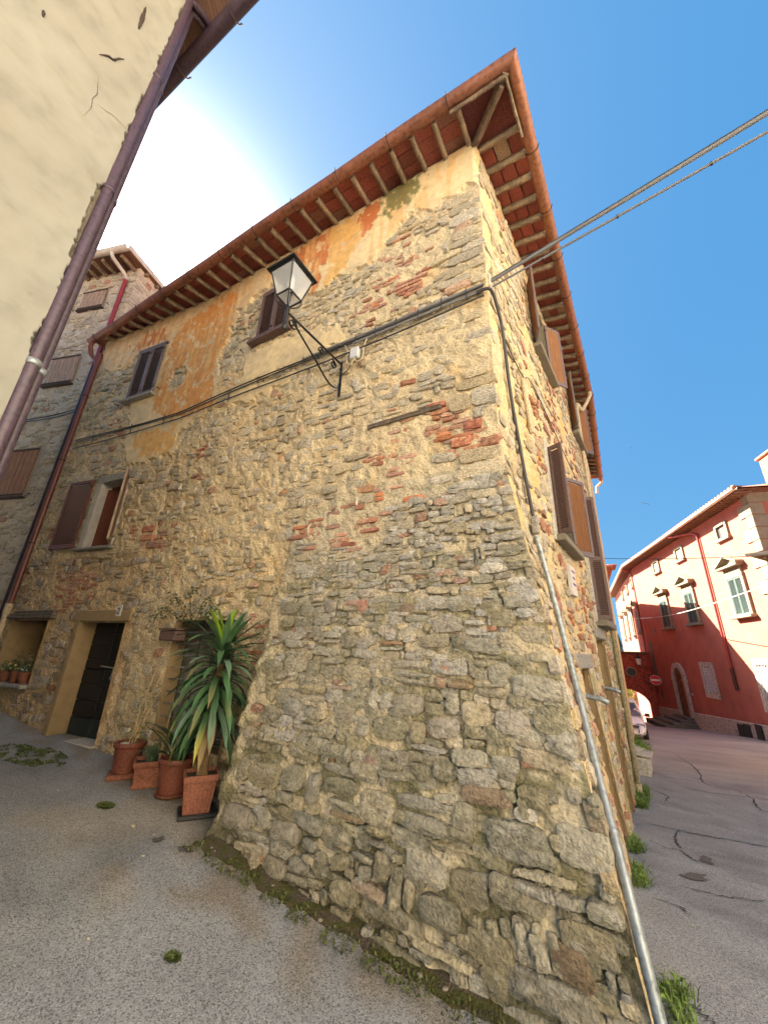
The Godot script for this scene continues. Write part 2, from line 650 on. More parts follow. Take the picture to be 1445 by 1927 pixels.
func wall_zones() -> void:
	# remains of render on the front: outlines in metres (along the front from the corner, height)
	PL = [
		pv([9.9, 9.3, 7.3, 9.3, 5.2, 9.3, 5.10, 8.06, 5.22, 7.46, 5.41, 7.18, 5.31, 6.53, 5.10, 5.97, 6.11, 5.70, 6.08, 5.14, 6.35, 5.07, 6.73, 5.16, 7.06, 5.06, 7.48, 5.17, 7.76, 5.45, 7.86, 6.0, 7.94, 6.56, 8.19, 6.82, 8.18, 7.40, 8.35, 8.19, 8.80, 8.0, 9.36, 8.07, 9.9, 8.5]),
		pv([4.38, 6.83, 3.41, 6.84, 3.21, 6.73, 2.84, 6.72, 2.40, 6.55, 2.25, 6.38, 2.28, 6.14, 2.56, 6.12, 2.99, 6.13, 3.63, 6.14, 4.17, 6.12, 4.54, 6.09, 4.56, 6.52]),
		pv([4.75, 6.15, 3.51, 5.95, 3.30, 5.95, 3.25, 5.83, 3.57, 5.77, 4.10, 5.70, 4.75, 5.80]),
		pv([5.94, 9.4, 0.0, 9.4, 0.02, 8.25, 0.37, 8.17, 0.74, 8.14, 1.17, 8.34, 1.55, 7.97, 1.70, 7.66, 2.15, 7.69, 2.60, 7.75, 2.73, 7.53, 3.14, 7.62, 3.67, 8.37, 4.36, 8.52, 4.92, 8.29, 5.42, 8.34]),
	]
	OR = [
		[pv([5.27, 8.94, 6.09, 8.91, 6.86, 8.80, 7.02, 8.38, 7.20, 8.02, 7.18, 6.93, 7.15, 6.37, 6.55, 6.01, 5.80, 5.94, 5.13, 5.97, 5.37, 6.55, 5.42, 7.23, 5.18, 7.54, 5.19, 8.55]), Color(0.72, 0.32, 0.085)],
		[pv([8.85, 8.63, 8.24, 8.59, 8.27, 8.85, 7.50, 8.76, 7.31, 8.37, 7.79, 8.38, 8.30, 8.39]), Color(0.55, 0.20, 0.07)],
		[pv([7.51, 5.83, 6.11, 5.70, 6.13, 5.15, 6.85, 5.20, 7.45, 5.52]), Color(0.74, 0.42, 0.13)],
		[pv([3.77, 8.96, 3.34, 9.12, 2.74, 9.11, 2.31, 8.76, 2.19, 8.23, 2.40, 8.06, 2.67, 8.45, 2.88, 8.13, 3.01, 7.55, 3.19, 7.74, 3.16, 8.07]), Color(0.58, 0.19, 0.06)],
		[pv([2.10, 9.1, 1.66, 9.1, 1.65, 8.83, 1.91, 8.39, 2.09, 8.29]), Color(0.52, 0.15, 0.045)],
		[pv([2.74, 9.11, 2.10, 8.98, 2.09, 8.38, 2.43, 7.57, 2.65, 7.44, 2.82, 7.66, 2.67, 8.40]), Color(0.74, 0.44, 0.14)],
	]
	BR = [
		pv([1.72, 7.91, 1.04, 7.87, 0.52, 7.43, 0.59, 6.92, 0.86, 6.60, 1.26, 6.40, 1.80, 6.30, 2.29, 6.70, 1.84, 6.99, 1.66, 7.39]),
		pv([1.67, 4.40, 0.70, 4.36, 0.79, 3.28, 1.64, 3.29]),
		pv([0.72, 4.47, 0.39, 4.36, 0.40, 4.15, 0.0, 4.01, 0.0, 3.68, 0.66, 3.79]),
		pv([2.75, 3.15, 2.70, 3.46, 2.06, 3.50, 1.35, 3.24, 1.33, 2.78, 1.61, 2.71, 2.71, 2.99]),
		pv([6.97, 3.79, 5.61, 3.74, 5.69, 3.12, 6.23, 3.17, 6.67, 3.40]),
		pv([8.78, 2.90, 7.59, 3.05, 7.23, 2.44, 8.07, 2.12, 8.55, 2.17]),
		pv([8.62, 6.77, 8.13, 6.94, 7.86, 5.88, 8.43, 5.88]),
		pv([3.45, 1.35, 3.0, 1.3, 3.0, 2.2, 3.45, 2.15]),
		pv([5.4, 5.2, 5.15, 5.2, 5.15, 4.2, 5.4, 4.2]),
	]
	# coverage of the bricks still showing in each of those patches
	BRS = [0.62, 0.5, 0.8, 0.5, 0.75, 0.75, 0.7, 0.45, 0.4]


func front_o(s: float, y: float) -> float:
	var f := clampf((3.83 - 0.2 * s - y) / 3.78, 0.0, 1.3)
	var se := 2.78 + 0.07 * broad.get_noise_2d(y * 2.3, 5.0)
	return (0.88 - 0.04 * s) * f * (1.0 - smoothstep(se, se + 0.13, s))


func front(s: float, y: float, d: float) -> Vector3:
	if s <= BEND:
		var sh := 0.0
		if s < 2.8:
			sh = -0.66 * clampf((3.83 - y) / 3.78, 0.0, 1.3) * (1.0 - s / 2.8)
		return C0 + L1 * (s + sh) + N1 * (front_o(s, y) + d) + Vector3(0, y, 0)
	return C0 + L1 * BEND + L2 * (s - BEND) + N2 * d + Vector3(0, y, 0)


func side(t: float, y: float, d: float) -> Vector3:
	var f := clampf((3.83 - y) / 3.78, 0.0, 1.5)
	var o := 0.75 * maxf(0.0, 1.0 - 0.15 * maxf(t, 0.0)) * maxf(maxf(3.83 - 0.65 * t, 1.6) - y, 0.0) / 3.78 + d
	if t > 7.6:
		o -= (t - 7.6) * 0.078
	return C0 + R2 * (t - 0.8 * f * maxf(0.0, 1.0 - t / 3.0)) + NR * o + Vector3(0, y, 0)


func rendered(s: float, y: float) -> bool:
	var p := Vector2(s + 0.13 * broad.get_noise_2d(s * 2.2, y * 2.2) + 0.06 * fine.get_noise_2d(s * 6.0, y * 6.0), y + 0.13 * broad.get_noise_2d(s * 2.2 + 50.0, y * 2.2) + 0.06 * fine.get_noise_2d(s * 6.0 + 30.0, y * 6.0))
	for k in PL.size():
		if Geometry2D.is_point_in_polygon(p, PL[k]):
			return Vector2(s - 6.62, (y - 7.05) * 0.8).length() > 0.26 + 0.1 * fine.get_noise_2d(s * 5.0, y * 5.0)
	return false


func in_open(s: float, y: float, grow := 0.0) -> bool:
	for r in OPEN:
		if s > r[0] - grow and s < r[2] + grow and y > r[1] - grow and y < r[3] + grow:
			return true
	return false


func front_colour(s: float, y: float, cover: bool) -> Color:
	var n1 := fine.get_noise_2d(s * 1.4, y * 1.4)
	var n2 := fine.get_noise_2d(s * 7.0 + 80.0, y * 7.0)
	var c: Color
	if cover:
		c = Color(0.80, 0.63, 0.36).lerp(Color(0.70, 0.55, 0.33), clampf(0.5 + 1.4 * n1, 0.0, 1.0))
		var p := Vector2(s + 0.12 * fine.get_noise_2d(s * 4.0, y * 1.2 + 7.0), y + 0.25 * fine.get_noise_2d(s * 5.0 + 9.0, y * 1.0))
		var wash := fine.get_noise_2d(s * 4.5 + 60.0, y * 0.55)
		if y > 7.6 and wash > 0.05:
			c = c.lerp(Color(0.76, 0.47, 0.2), minf(0.75, (wash - 0.05) * 3.5))
		for o in OR:
			if Geometry2D.is_point_in_polygon(p, o[0]):
				var streak := fine.get_noise_2d(s * 6.0, y * 0.7 + 33.0)
				var flake := fine.get_noise_2d(s * 3.2 + 3.0, y * 2.6)
				var k: Color = o[1]
				c = c.lerp(k.lerp(Color(0.80, 0.50, 0.20), clampf(streak * 1.8, 0.0, 0.75)), 0.1 if flake > 0.3 else 0.95)
		# green growth under the leak at the eaves
		var g := Vector2((s - 1.28) / 0.36, (y - 8.95) / 0.42).length() + 0.9 * fine.get_noise_2d(s * 7.0, y * 4.0)
		if g < 0.85:
			c = c.lerp(Color(0.10, 0.115, 0.025), 0.8)
		elif g < 1.05:
			c = c.lerp(Color(0.27, 0.25, 0.08), 0.6)
		c *= 1.0 + 0.14 * n2
	else:
		c = Color(0.84, 0.68, 0.42).lerp(Color(0.72, 0.58, 0.37), clampf(0.5 + 1.3 * n1, 0.0, 1.0))
		c = c.lerp(Color(0.825, 0.550, 0.250), smoothstep(0.15, 0.5, fine.get_noise_2d(s * 0.9 + 17.0, y * 0.9)) * 0.5)
		c *= 1.0 + 0.25 * n2
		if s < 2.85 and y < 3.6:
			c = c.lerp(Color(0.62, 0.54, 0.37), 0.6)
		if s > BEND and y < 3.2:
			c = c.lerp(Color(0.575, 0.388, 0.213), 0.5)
		c = algae(c, s, y)
	c.a = 1.0
	return c


# green and dark growth on the foot of the battered corner, in clumps
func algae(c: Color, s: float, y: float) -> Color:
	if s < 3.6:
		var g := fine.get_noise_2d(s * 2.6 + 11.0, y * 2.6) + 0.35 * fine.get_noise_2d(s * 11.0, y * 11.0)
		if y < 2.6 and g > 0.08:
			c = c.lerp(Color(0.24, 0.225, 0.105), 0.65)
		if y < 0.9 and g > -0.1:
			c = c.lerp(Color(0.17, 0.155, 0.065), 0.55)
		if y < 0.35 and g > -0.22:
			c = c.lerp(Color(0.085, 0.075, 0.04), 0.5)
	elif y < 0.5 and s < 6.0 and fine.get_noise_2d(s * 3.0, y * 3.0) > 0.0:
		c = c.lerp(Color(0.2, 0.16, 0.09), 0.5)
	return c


func side_colour(t: float, y: float) -> Color:
	var n1 := fine.get_noise_2d(t * 1.1 + 200.0, y * 1.1)
	var n2 := fine.get_noise_2d(t * 6.0 + 280.0, y * 6.0)
	var c := Color(0.825, 0.613, 0.312).lerp(Color(0.700, 0.562, 0.362), clampf(0.5 + 1.3 * n1, 0.0, 1.0))
	c = c.lerp(Color(0.875, 0.500, 0.150), smoothstep(0.1, 0.45, fine.get_noise_2d(t * 0.8 + 317.0, y * 0.5)) * 0.6)
	c *= 1.0 + 0.22 * n2
	if t > 3.5 and y < 1.6 and fine.get_noise_2d(t * 2.0, y * 1.2) > 0.05:
		c = c.lerp(Color(0.3, 0.26, 0.1), 0.6)
	return c


func compact(a: Shape) -> Shape:
	var o := Shape.new()
	var at := {}
	for k in a.i:
		if not at.has(k):
			at[k] = o.add(a.v[k], a.c[k])
		o.i.append(at[k])
	return o


func build_house() -> void:
	wall_zones()
	house = thing("stone_house", "old rubble stone corner house with patched render, copper gutter and battered buttress", "house", C0 + Vector3(0, -0.2, 0))
	# ---- front wall: mortar bed and render, one sheet with openings
	var g := 0.026
	var nu := int(9.9 / g)
	var nv := int(9.62 / g)
	var s := Shape.new()
	var covered := PackedByteArray()
	for j in nv + 1:
		var y := -0.45 + j * g
		for i in nu + 1:
			var u := i * g
			var cover := rendered(u, y)
			covered.append(1 if cover else 0)
			var d := 0.0
			if cover:
				d = 0.032 + 0.007 * fine.get_noise_2d(u * 3.0, y * 3.0)
			else:
				d = 0.034 * fine.get_noise_2d(u * 4.5, y * 4.5) + 0.02 * fine.get_noise_2d(u * 13.0, y * 13.0)
				d += 0.03 * broad.get_noise_2d(u * 0.7, y * 0.7) - (0.016 if u < 2.9 and y < 3.4 else 0.006)
				if absf(u - BEND) < 0.05 and y < 5.2:
					d -= 0.03
			d *= smoothstep(0.0, 0.06, u)
			s.add(front(u, y, d), front_colour(u, y, cover))
	var coat := Shape.new()
	coat.v = s.v
	coat.c = s.c
	for j in nv:
		for i in nu:
			if in_open((i + 0.5) * g, -0.45 + (j + 0.5) * g):
				continue
			var b := j * (nu + 1) + i
			var to: Shape = coat if covered[b] + covered[b + 1] + covered[b + nu + 1] + covered[b + nu + 2] > 2 else s
			to.i.append_array([b, b + 1, b + nu + 2, b, b + nu + 2, b + nu + 1])
	front_wall = part(house, "front_wall", s, M.mortar, true)
	part(front_wall, "render_coat", compact(coat), M.render_coat, true)
	# ---- side wall
	s = Shape.new()
	g = 0.035
	nu = int(7.6 / g)
	nv = int(11.0 / g)
	for j in nv + 1:
		var y := -1.8 + j * g
		for i in nu + 1:
			var u := i * g
			var d := 0.03 * fine.get_noise_2d(u * 4.5 + 300.0, y * 4.5) + 0.018 * fine.get_noise_2d(u * 12.0 + 300.0, y * 12.0)
			d *= smoothstep(0.0, 0.06, u)
			s.add(side(u, y, d), side_colour(u, y))
	for j in nv:
		for i in nu:
			var cu := (i + 0.5) * g
			var cy := -1.8 + (j + 0.5) * g
			var hole := false
			for r in SIDE_OPEN:
				hole = hole or (cu > r[0] and cu < r[2] and cy > r[1] and cy < r[3])
			if hole:
				continue
			var b := j * (nu + 1) + i
			s.i.append_array([b, b + nu + 2, b + 1, b, b + nu + 1, b + nu + 2])
	# the far stretch, turned away
	for j in 12:
		var y0 := -3.0 + j
		for i in 8:
			var u0 := 7.6 + i * 0.8
			s.face([side(u0, y0, 0), side(u0 + 0.8, y0, 0), side(u0 + 0.8, y0 + 1, 0), side(u0, y0 + 1, 0)], NR, side_colour(u0, y0))
	side_wall = part(house, "side_wall", s, M.mortar, true)
	# ---- rear and inner walls close the block
	s = Shape.new()
	var e1 := front(9.9, 0, 0)
	var e2 := e1 - N2 * 9.0
	var r1 := side(14.0, 0, 0)
	var r2 := r1 + Vector3(-4.0, 0, -1.0)
	var loop := [e1, e2, r2, r1]
	for k in 3:
		var a: Vector3 = loop[k]
		var b: Vector3 = loop[k + 1]
		s.face([a - UPV * 3, b - UPV * 3, b + UPV * 9.3, a + UPV * 9.3], (b - a).cross(UPV) * -1.0, Color(0.5, 0.42, 0.3))
	part(house, "rear_wall", s, M.mortar)
	lay_house_stones()


# ---------------------------------------------------------------- stones and bricks laid one by one
func one_stone(map: Callable, u: float, v: float, hw: float, hh: float, prot: float, col: Color, square: float, turn: float, big: bool) -> Shape:
	var s := Shape.new()
	var per := 6 if big else 3
	var n := per * 4
	var scales := [1.0, 0.86, 0.6, 0.3] if big else [1.0, 0.55]
	var loose := 0.34 * (1.0 - square)
	var cs := []
	for e in [[-1, -1], [1, -1], [1, 1], [-1, 1]]:
		cs.append(Vector2(e[0] * hw * (1.0 - loose * rng.randf()), e[1] * hh * (1.0 - loose * 1.2 * rng.randf())))
	var edge := []
	for k in 4:
		var a: Vector2 = cs[k]
		var b: Vector2 = cs[(k + 1) % 4]
		var out := Vector2(b.y - a.y, a.x - b.x).normalized()
		for j in per:
			var f := (j + 0.5) / per
			var belly := minf(hw, hh) * (0.14 * sin(PI * f) * (1.0 - square) + rng.randf_range(-0.09, 0.07) * (1.2 - square))
			edge.append(a.lerp(b, f) + out * belly)
	var tx := rng.randf_range(-0.4, 0.4) * prot
	var ty := rng.randf_range(-0.4, 0.3) * prot
	var ct := cos(turn)
	var st := sin(turn)
	var hx := rng.randf() * 100.0
	var blotch := pick(STONES)
	var put := func(q: Vector2, d: float, c: Color) -> int:
		return s.add(map.call(u + q.x * ct - q.y * st, v + q.x * st + q.y * ct, d), c)
	# sides, with a crisp arris
	for r in 2:
		for k in n:
			var q: Vector2 = edge[k]
			var d := -0.06 if r == 0 else prot * (0.62 + 0.3 * fine.get_noise_2d(q.x * 9.0 + hx, q.y * 9.0)) + tx * q.x / hw + ty * q.y / hh
			put.call(q * (1.03 if r == 0 else 1.0), d, col * 0.92)
	var f0 := s.v.size()
	for r in scales.size():
		for k in n:
			var q: Vector2 = edge[k] * scales[r]
			if r == 0:
				s.add(s.v[n + k], col * (1.0 + rng.randf_range(-0.1, 0.12)))
				continue
			var nz := fine.get_noise_2d(q.x * 11.0 + hx, q.y * 11.0)
			var step := 0.22 if fine.get_noise_2d(q.x * 5.0 + hx + 40.0, q.y * 7.0) > 0.08 else 0.0
			var d := prot * (0.86 + 0.42 * nz + step) + tx * q.x / hw + ty * q.y / hh
			var c := col * (1.0 + 0.5 * nz + rng.randf_range(-0.08, 0.08))
			if nz > 0.2:
				c = c.lerp(blotch, 0.4)
			put.call(q, d, c)
	var mid: int = put.call(Vector2.ZERO, prot * rng.randf_range(0.85, 1.15), col)
	var outw: Vector3 = map.call(u, v, 1.0) - map.call(u, v, 0.0)
	var ctr := s.v[mid]
	for k in n:
		var k2 := (k + 1) % n
		s.quad(k, k2, n + k2, n + k, s.v[n + k] - ctr + outw * 0.02)
		for r in scales.size() - 1:
			var a := f0 + r * n
			s.quad(a + k, a + k2, a + n + k2, a + n + k, outw)
		s.tri(f0 + (scales.size() - 1) * n + k, f0 + (scales.size() - 1) * n + k2, mid, outw)
	return s


# rows of uneven stones over a patch of wall; every stone that is not buried is added to the list
func lay(z: Dictionary, map: Callable, skip: Callable, tone: Callable, list: Array, wall: Node, weight := 1.0) -> void:
	var v: float = z.v0
	var row := 0
	while v < z.v1:
		var h := rng.randf_range(z.h0, z.h1)
		var u: float = z.u0 + rng.randf_range(-0.06, 0.06)
		while u < z.u1:
			var w := rng.randf_range(z.w0, z.w1)
			if rng.randf() < 0.18:
				w *= 0.5
			var cu := u + w / 2
			var wave: float = z.get("wave", 0.05) * broad.get_noise_2d(cu * 1.3, v * 1.3)
			var pieces := [[0.5, 1.0]]
			if rng.randf() < z.get("split", 0.2) and h > 0.09:
				var k := rng.randf_range(0.35, 0.65)
				pieces = [[k / 2, k], [(1 + k) / 2, 1 - k]]
			for p in pieces:
				var cv: float = v + h * p[0] + wave
				var show := rng.randf()
				var gap: float = z.get("gap", 0.012)
				var hw: float = w / 2 - gap * rng.randf_range(0.3, 1.3)
				var hh: float = h * p[1] / 2 - gap * rng.randf_range(0.3, 1.1)
				var t: float = rng.randf_range(-1, 1) * z.get("turn", 0.05)
				var prot: float = z.prot * rng.randf_range(0.5, 1.35)
				if show > z.cover or hh < 0.012 or hw < 0.012 or cu - hw < z.get("low", -9.0) or skip.call(cu, cv, hw, hh):
					continue
				var col: Color = tone.call(cu, cv)
				var at: Vector3 = map.call(cu, cv, 0.0)
				var dist := at.distance_to(Vector3(0, 1.65, 0))
				list.append({"size": weight * hw * hh / (dist * dist), "shape": one_stone(map, cu, cv, hw, hh, prot, col, z.get("square", 0.45), t, hw * hh / (dist * dist) > 0.0009), "wall": wall, "kind": z.get("kind", "stone")})
			u += w
		v += h
		row += 1


const STONES := [[0.65, 0.6, 0.5], [0.75, 0.688, 0.575], [0.525, 0.488, 0.425], [0.663, 0.525, 0.312], [0.587, 0.5, 0.35], [0.712, 0.575, 0.362], [0.45, 0.4, 0.312], [0.625, 0.587, 0.525], [0.775, 0.637, 0.425], [0.562, 0.475, 0.375]]
const BRICKS := [[0.56, 0.213, 0.118], [0.616, 0.269, 0.157], [0.65, 0.325, 0.213], [0.493, 0.168, 0.095], [0.627, 0.224, 0.09], [0.538, 0.28, 0.213]]


func pick(a: Array) -> Color:
	var k: Array = a[rng.randi() % a.size()]
	return Color(k[0], k[1], k[2]) * rng.randf_range(0.62, 1.15)


func front_tone(s: float, y: float) -> Color:
	var c := pick(STONES)
	if rng.randf() < 0.05:
		c = pick(BRICKS)
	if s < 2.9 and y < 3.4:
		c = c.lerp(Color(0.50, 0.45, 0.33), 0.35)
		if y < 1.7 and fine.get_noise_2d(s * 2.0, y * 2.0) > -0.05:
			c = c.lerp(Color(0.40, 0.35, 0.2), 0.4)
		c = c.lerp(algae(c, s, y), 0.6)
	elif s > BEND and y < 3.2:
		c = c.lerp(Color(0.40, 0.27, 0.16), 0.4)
	else:
		c = c.lerp(Color(0.775, 0.625, 0.388), 0.35)
	return c


func brick_tone(_s: float, _y: float) -> Color:
	return pick(BRICKS).lerp(Color(0.72, 0.5, 0.34), rng.randf_range(0.0, 0.45))


func in_bricks(s: float, y: float) -> int:
	for k in BR.size():
		if Geometry2D.is_point_in_polygon(Vector2(s, y), BR[k]):
			return k
	return -1


func skip_front(s: float, y: float, hw: float, hh: float) -> bool:
	if in_open(s, y, maxf(0.0, minf(hw, hh))) or in_open(s - hw, y, 0.02) or in_open(s + hw, y, 0.02) or in_open(s, y - hh, 0.02) or in_open(s, y + hh, 0.02):
		return true
	if rendered(s, y) or rendered(s - hw, y) or rendered(s + hw, y) or in_bricks(s, y) >= 0:
		return true
	if s > 2.62 and s < 3.0 and y < 3.1:
		return true
	if s > 3.45 and s < 4.4 and y > 6.9 and y < 8.3:
		return true
	return s > 7.2 and s < 8.2 and y > 6.7 and y < 8.3


func skip_side(t: float, y: float, hw: float, hh: float) -> bool:
	for r in SIDE_OPEN:
		if t + hw > r[0] - 0.06 and t - hw < r[2] + 0.06 and y + hh > r[1] - 0.08 and y - hh < r[3] + 0.06:
			return true
	return fine.get_noise_2d(t * 0.9 + 500.0, y * 0.5) > 0.25


func skip_front_brick(s: float, y: float, hw: float, _hh: float) -> bool:
	var k := in_bricks(s, y)
	return k < 0 or rng.randf() > BRS[k] or in_open(s, y, 0.05) or in_open(s - hw, y, 0.02) or in_open(s + hw, y, 0.02) or fine.get_noise_2d(s * 2.0 + 61.0, y * 2.0) > 0.22


func side_tone(t: float, y: float) -> Color:
	var c := pick(STONES).lerp(Color(0.66, 0.50, 0.28), 0.35)
	var reds := fine.get_noise_2d(t * 0.8 + 400.0, y * 0.7) + (0.1 if t > 1.6 else -0.25)
	if rng.randf() < 0.18 + reds:
		c = pick(BRICKS).lerp(Color(0.6, 0.36, 0.2), 0.25)
	return c


func lay_house_stones() -> void:
	var list := []
	var f := front
	var sd := side
	var sk := skip_front
	var ft := front_tone
	# the battered corner: large blocks below, flatter ones above
	lay({"u0": 0.0, "u1": 2.6, "v0": -0.3, "v1": 0.75, "h0": 0.11, "h1": 0.23, "w0": 0.14, "w1": 0.38, "cover": 0.93, "prot": 0.038, "gap": 0.011, "wave": 0.16, "turn": 0.11, "split": 0.3, "low": -0.03}, f, sk, ft, list, front_wall)
	lay({"u0": 0.0, "u1": 2.6, "v0": 0.75, "v1": 2.0, "h0": 0.085, "h1": 0.18, "w0": 0.1, "w1": 0.31, "cover": 0.9, "prot": 0.032, "gap": 0.011, "wave": 0.12, "turn": 0.08, "split": 0.3, "low": -0.03}, f, sk, ft, list, front_wall)
	lay({"u0": 0.0, "u1": 2.6, "v0": 2.0, "v1": 3.3, "h0": 0.06, "h1": 0.14, "w0": 0.08, "w1": 0.28, "cover": 0.86, "prot": 0.027, "gap": 0.01, "wave": 0.1, "turn": 0.06, "split": 0.25, "low": -0.03}, f, sk, ft, list, front_wall)
	# chips and pinnings between the blocks
	lay({"u0": 0.0, "u1": 2.6, "v0": -0.3, "v1": 3.3, "h0": 0.05, "h1": 0.1, "w0": 0.06, "w1": 0.17, "cover": 0.62, "prot": 0.017, "gap": 0.005, "wave": 0.1, "turn": 0.2, "low": -0.02}, f, sk, ft, list, front_wall)
	# long quoins up the corner
	lay({"u0": 0.0, "u1": 0.34, "v0": 3.3, "v1": 8.05, "h0": 0.13, "h1": 0.25, "w0": 0.24, "w1": 0.55, "cover": 0.88, "prot": 0.024, "gap": 0.01, "square": 0.8, "split": 0.05, "turn": 0.02, "low": -0.03}, f, sk, ft, list, front_wall)
	lay({"u0": 0.5, "u1": 2.7, "v0": 3.3, "v1": 5.9, "h0": 0.07, "h1": 0.16, "w0": 0.1, "w1": 0.32, "cover": 0.56, "prot": 0.022, "wave": 0.1, "turn": 0.08}, f, sk, ft, list, front_wall)
	lay({"u0": 0.5, "u1": 3.6, "v0": 5.9, "v1": 8.4, "h0": 0.06, "h1": 0.14, "w0": 0.09, "w1": 0.26, "cover": 0.7, "prot": 0.022, "wave": 0.1, "turn": 0.08}, f, sk, ft, list, front_wall)
	lay({"u0": 2.7, "u1": 6.05, "v0": 0.0, "v1": 5.9, "h0": 0.07, "h1": 0.17, "w0": 0.08, "w1": 0.24, "cover": 0.56, "prot": 0.026, "wave": 0.12, "turn": 0.14}, f, sk, ft, list, front_wall)
	lay({"u0": 3.6, "u1": 6.05, "v0": 5.9, "v1": 8.8, "h0": 0.06, "h1": 0.15, "w0": 0.09, "w1": 0.26, "cover": 0.6, "prot": 0.024, "wave": 0.12, "turn": 0.1}, f, sk, ft, list, front_wall)
	lay({"u0": 6.15, "u1": 9.9, "v0": 0.0, "v1": 8.2, "h0": 0.08, "h1": 0.19, "w0": 0.1, "w1": 0.32, "cover": 0.66, "prot": 0.028, "wave": 0.12, "turn": 0.12}, f, sk, ft, list, front_wall)
	# bricks where the photograph shows brick
	lay({"u0": 0.0, "u1": 9.0, "v0": 1.3, "v1": 8.0, "h0": 0.058, "h1": 0.075, "w0": 0.12, "w1": 0.27, "cover": 0.85, "prot": 0.012, "gap": 0.008, "square": 0.85, "split": 0.0, "turn": 0.03, "wave": 0.02, "kind": "brick"}, f, skip_front_brick, brick_tone, list, front_wall)
	for b in [[0.28, 4.12, 0.105, 0.062], [0.42, 3.93, 0.12, 0.06], [0.10, 3.86, 0.1, 0.06], [0.72, 4.52, 0.12, 0.036], [6.32, 3.62, 0.16, 0.06], [6.3, 3.45, 0.17, 0.06], [6.1, 3.3, 0.15, 0.06], [1.1, 5.0, 0.11, 0.035]]:
		list.append({"size": 1.0, "shape": one_stone(f, b[0], b[1], b[2], b[3], 0.028, pick(BRICKS), 0.85, 0.02, true), "wall": front_wall, "kind": "brick"})
	# the side wall, seen along its length
	lay({"u0": 0.0, "u1": 0.4, "v0": -0.4, "v1": 8.9, "h0": 0.14, "h1": 0.26, "w0": 0.22, "w1": 0.4, "cover": 0.85, "prot": 0.03, "square": 0.7, "split": 0.05, "turn": 0.02, "low": -0.03}, sd, skip_side, side_tone, list, side_wall, 0.35)
	lay({"u0": 0.4, "u1": 7.5, "v0": -1.3, "v1": 8.9, "h0": 0.09, "h1": 0.2, "w0": 0.14, "w1": 0.4, "cover": 0.72, "prot": 0.03, "wave": 0.1, "turn": 0.06}, sd, skip_side, side_tone, list, side_wall, 0.35)
	list.sort_custom(func(a, b): return a.size > b.size)
	var count := {"stone": 0, "brick": 0}
	var rest := {}
	for e in list:
		if count[e.kind] < 300:
			count[e.kind] += 1
			part(e.wall, e.kind, e.shape, M[e.kind], true)
		else:
			var key: Array = [e.wall, e.kind]
			if not rest.has(key):
				rest[key] = Shape.new()
			rest[key].join(e.shape)
	for key in rest:
		stuff(part(key[0], "small_stones" if key[1] == "stone" else "small_bricks", rest[key], M[key[1]], true))
	print("stones ", list.size(), " ", count)


# ---------------------------------------------------------------- windows, doors, shutters of the stone house
const SIDE_OPEN := [[2.5, 7.1, 3.7, 8.65], [6.0, 7.1, 7.15, 8.65], [2.35, 3.38, 3.65, 4.88], [5.2, 2.4, 6.3, 5.0], [2.4, -0.9, 3.3, 1.53], [4.7, -1.1, 5.65, 2.03]]


func fframe(s: float, y: float, d: float) -> Transform3D:
	if s <= BEND:
		return frame(front(s, y, d), L1, UPV, N1)
	return frame(front(s, y, d), L2, UPV, N2)


func sframe(t: float, y: float, d: float) -> Transform3D:
	return frame(C0 + R2 * t + NR * d + UPV * y, R2, UPV, NR)


# louvred leaf: frame and slats; x from hinge outwards, y up from its foot, z the face
func leaf(parent: Node, x: Transform3D, w: float, h: float, m: Material, m2: Material, called := "shutter", mid := false, backed := false) -> Node3D:
	var s := Shape.new()
	var st := 0.055
	box(s, x * Transform3D(Basis(), Vector3(st / 2, h / 2, 0)), Vector3(st, h, 0.036))
	box(s, x * Transform3D(Basis(), Vector3(w - st / 2, h / 2, 0)), Vector3(st, h, 0.036))
	box(s, x * Transform3D(Basis(), Vector3(w / 2, 0.045, 0)), Vector3(w - 2 * st, 0.09, 0.034))
	box(s, x * Transform3D(Basis(), Vector3(w / 2, h - 0.035, 0)), Vector3(w - 2 * st, 0.07, 0.034))
	if mid:
		box(s, x * Transform3D(Basis(), Vector3(w / 2, h * 0.47, 0)), Vector3(w - 2 * st, 0.08, 0.034))
	var o := part(parent, called, s, m)
	s = Shape.new()
	var y := 0.105
	while y < h - 0.08:
		if not (mid and absf(y - h * 0.47) < 0.055):
			box(s, x * Transform3D(Basis(Vector3.RIGHT, -0.8 if backed else 0.75), Vector3(w / 2, y, 0)), Vector3(w - 2 * st + 0.01, 0.04, 0.008), 0.001)
		y += 0.052 if backed else 0.04
	stuff(part(o, "slats", s, m2))
	for hy in [0.16, h - 0.16]:
		part(o, "hinge", bx(x * Transform3D(Basis(), Vector3(0.0, hy, 0.022)), Vector3(0.07, 0.035, 0.012), 0.002), M.rusty_iron)
	if backed:
		part(o, "slat_backing", bx(x * Transform3D(Basis(), Vector3(w / 2, h / 2, -0.03)), Vector3(w - 0.06, h - 0.1, 0.01), 0.001), m2)  # added panel so the gaps between the slats read dark
	return o


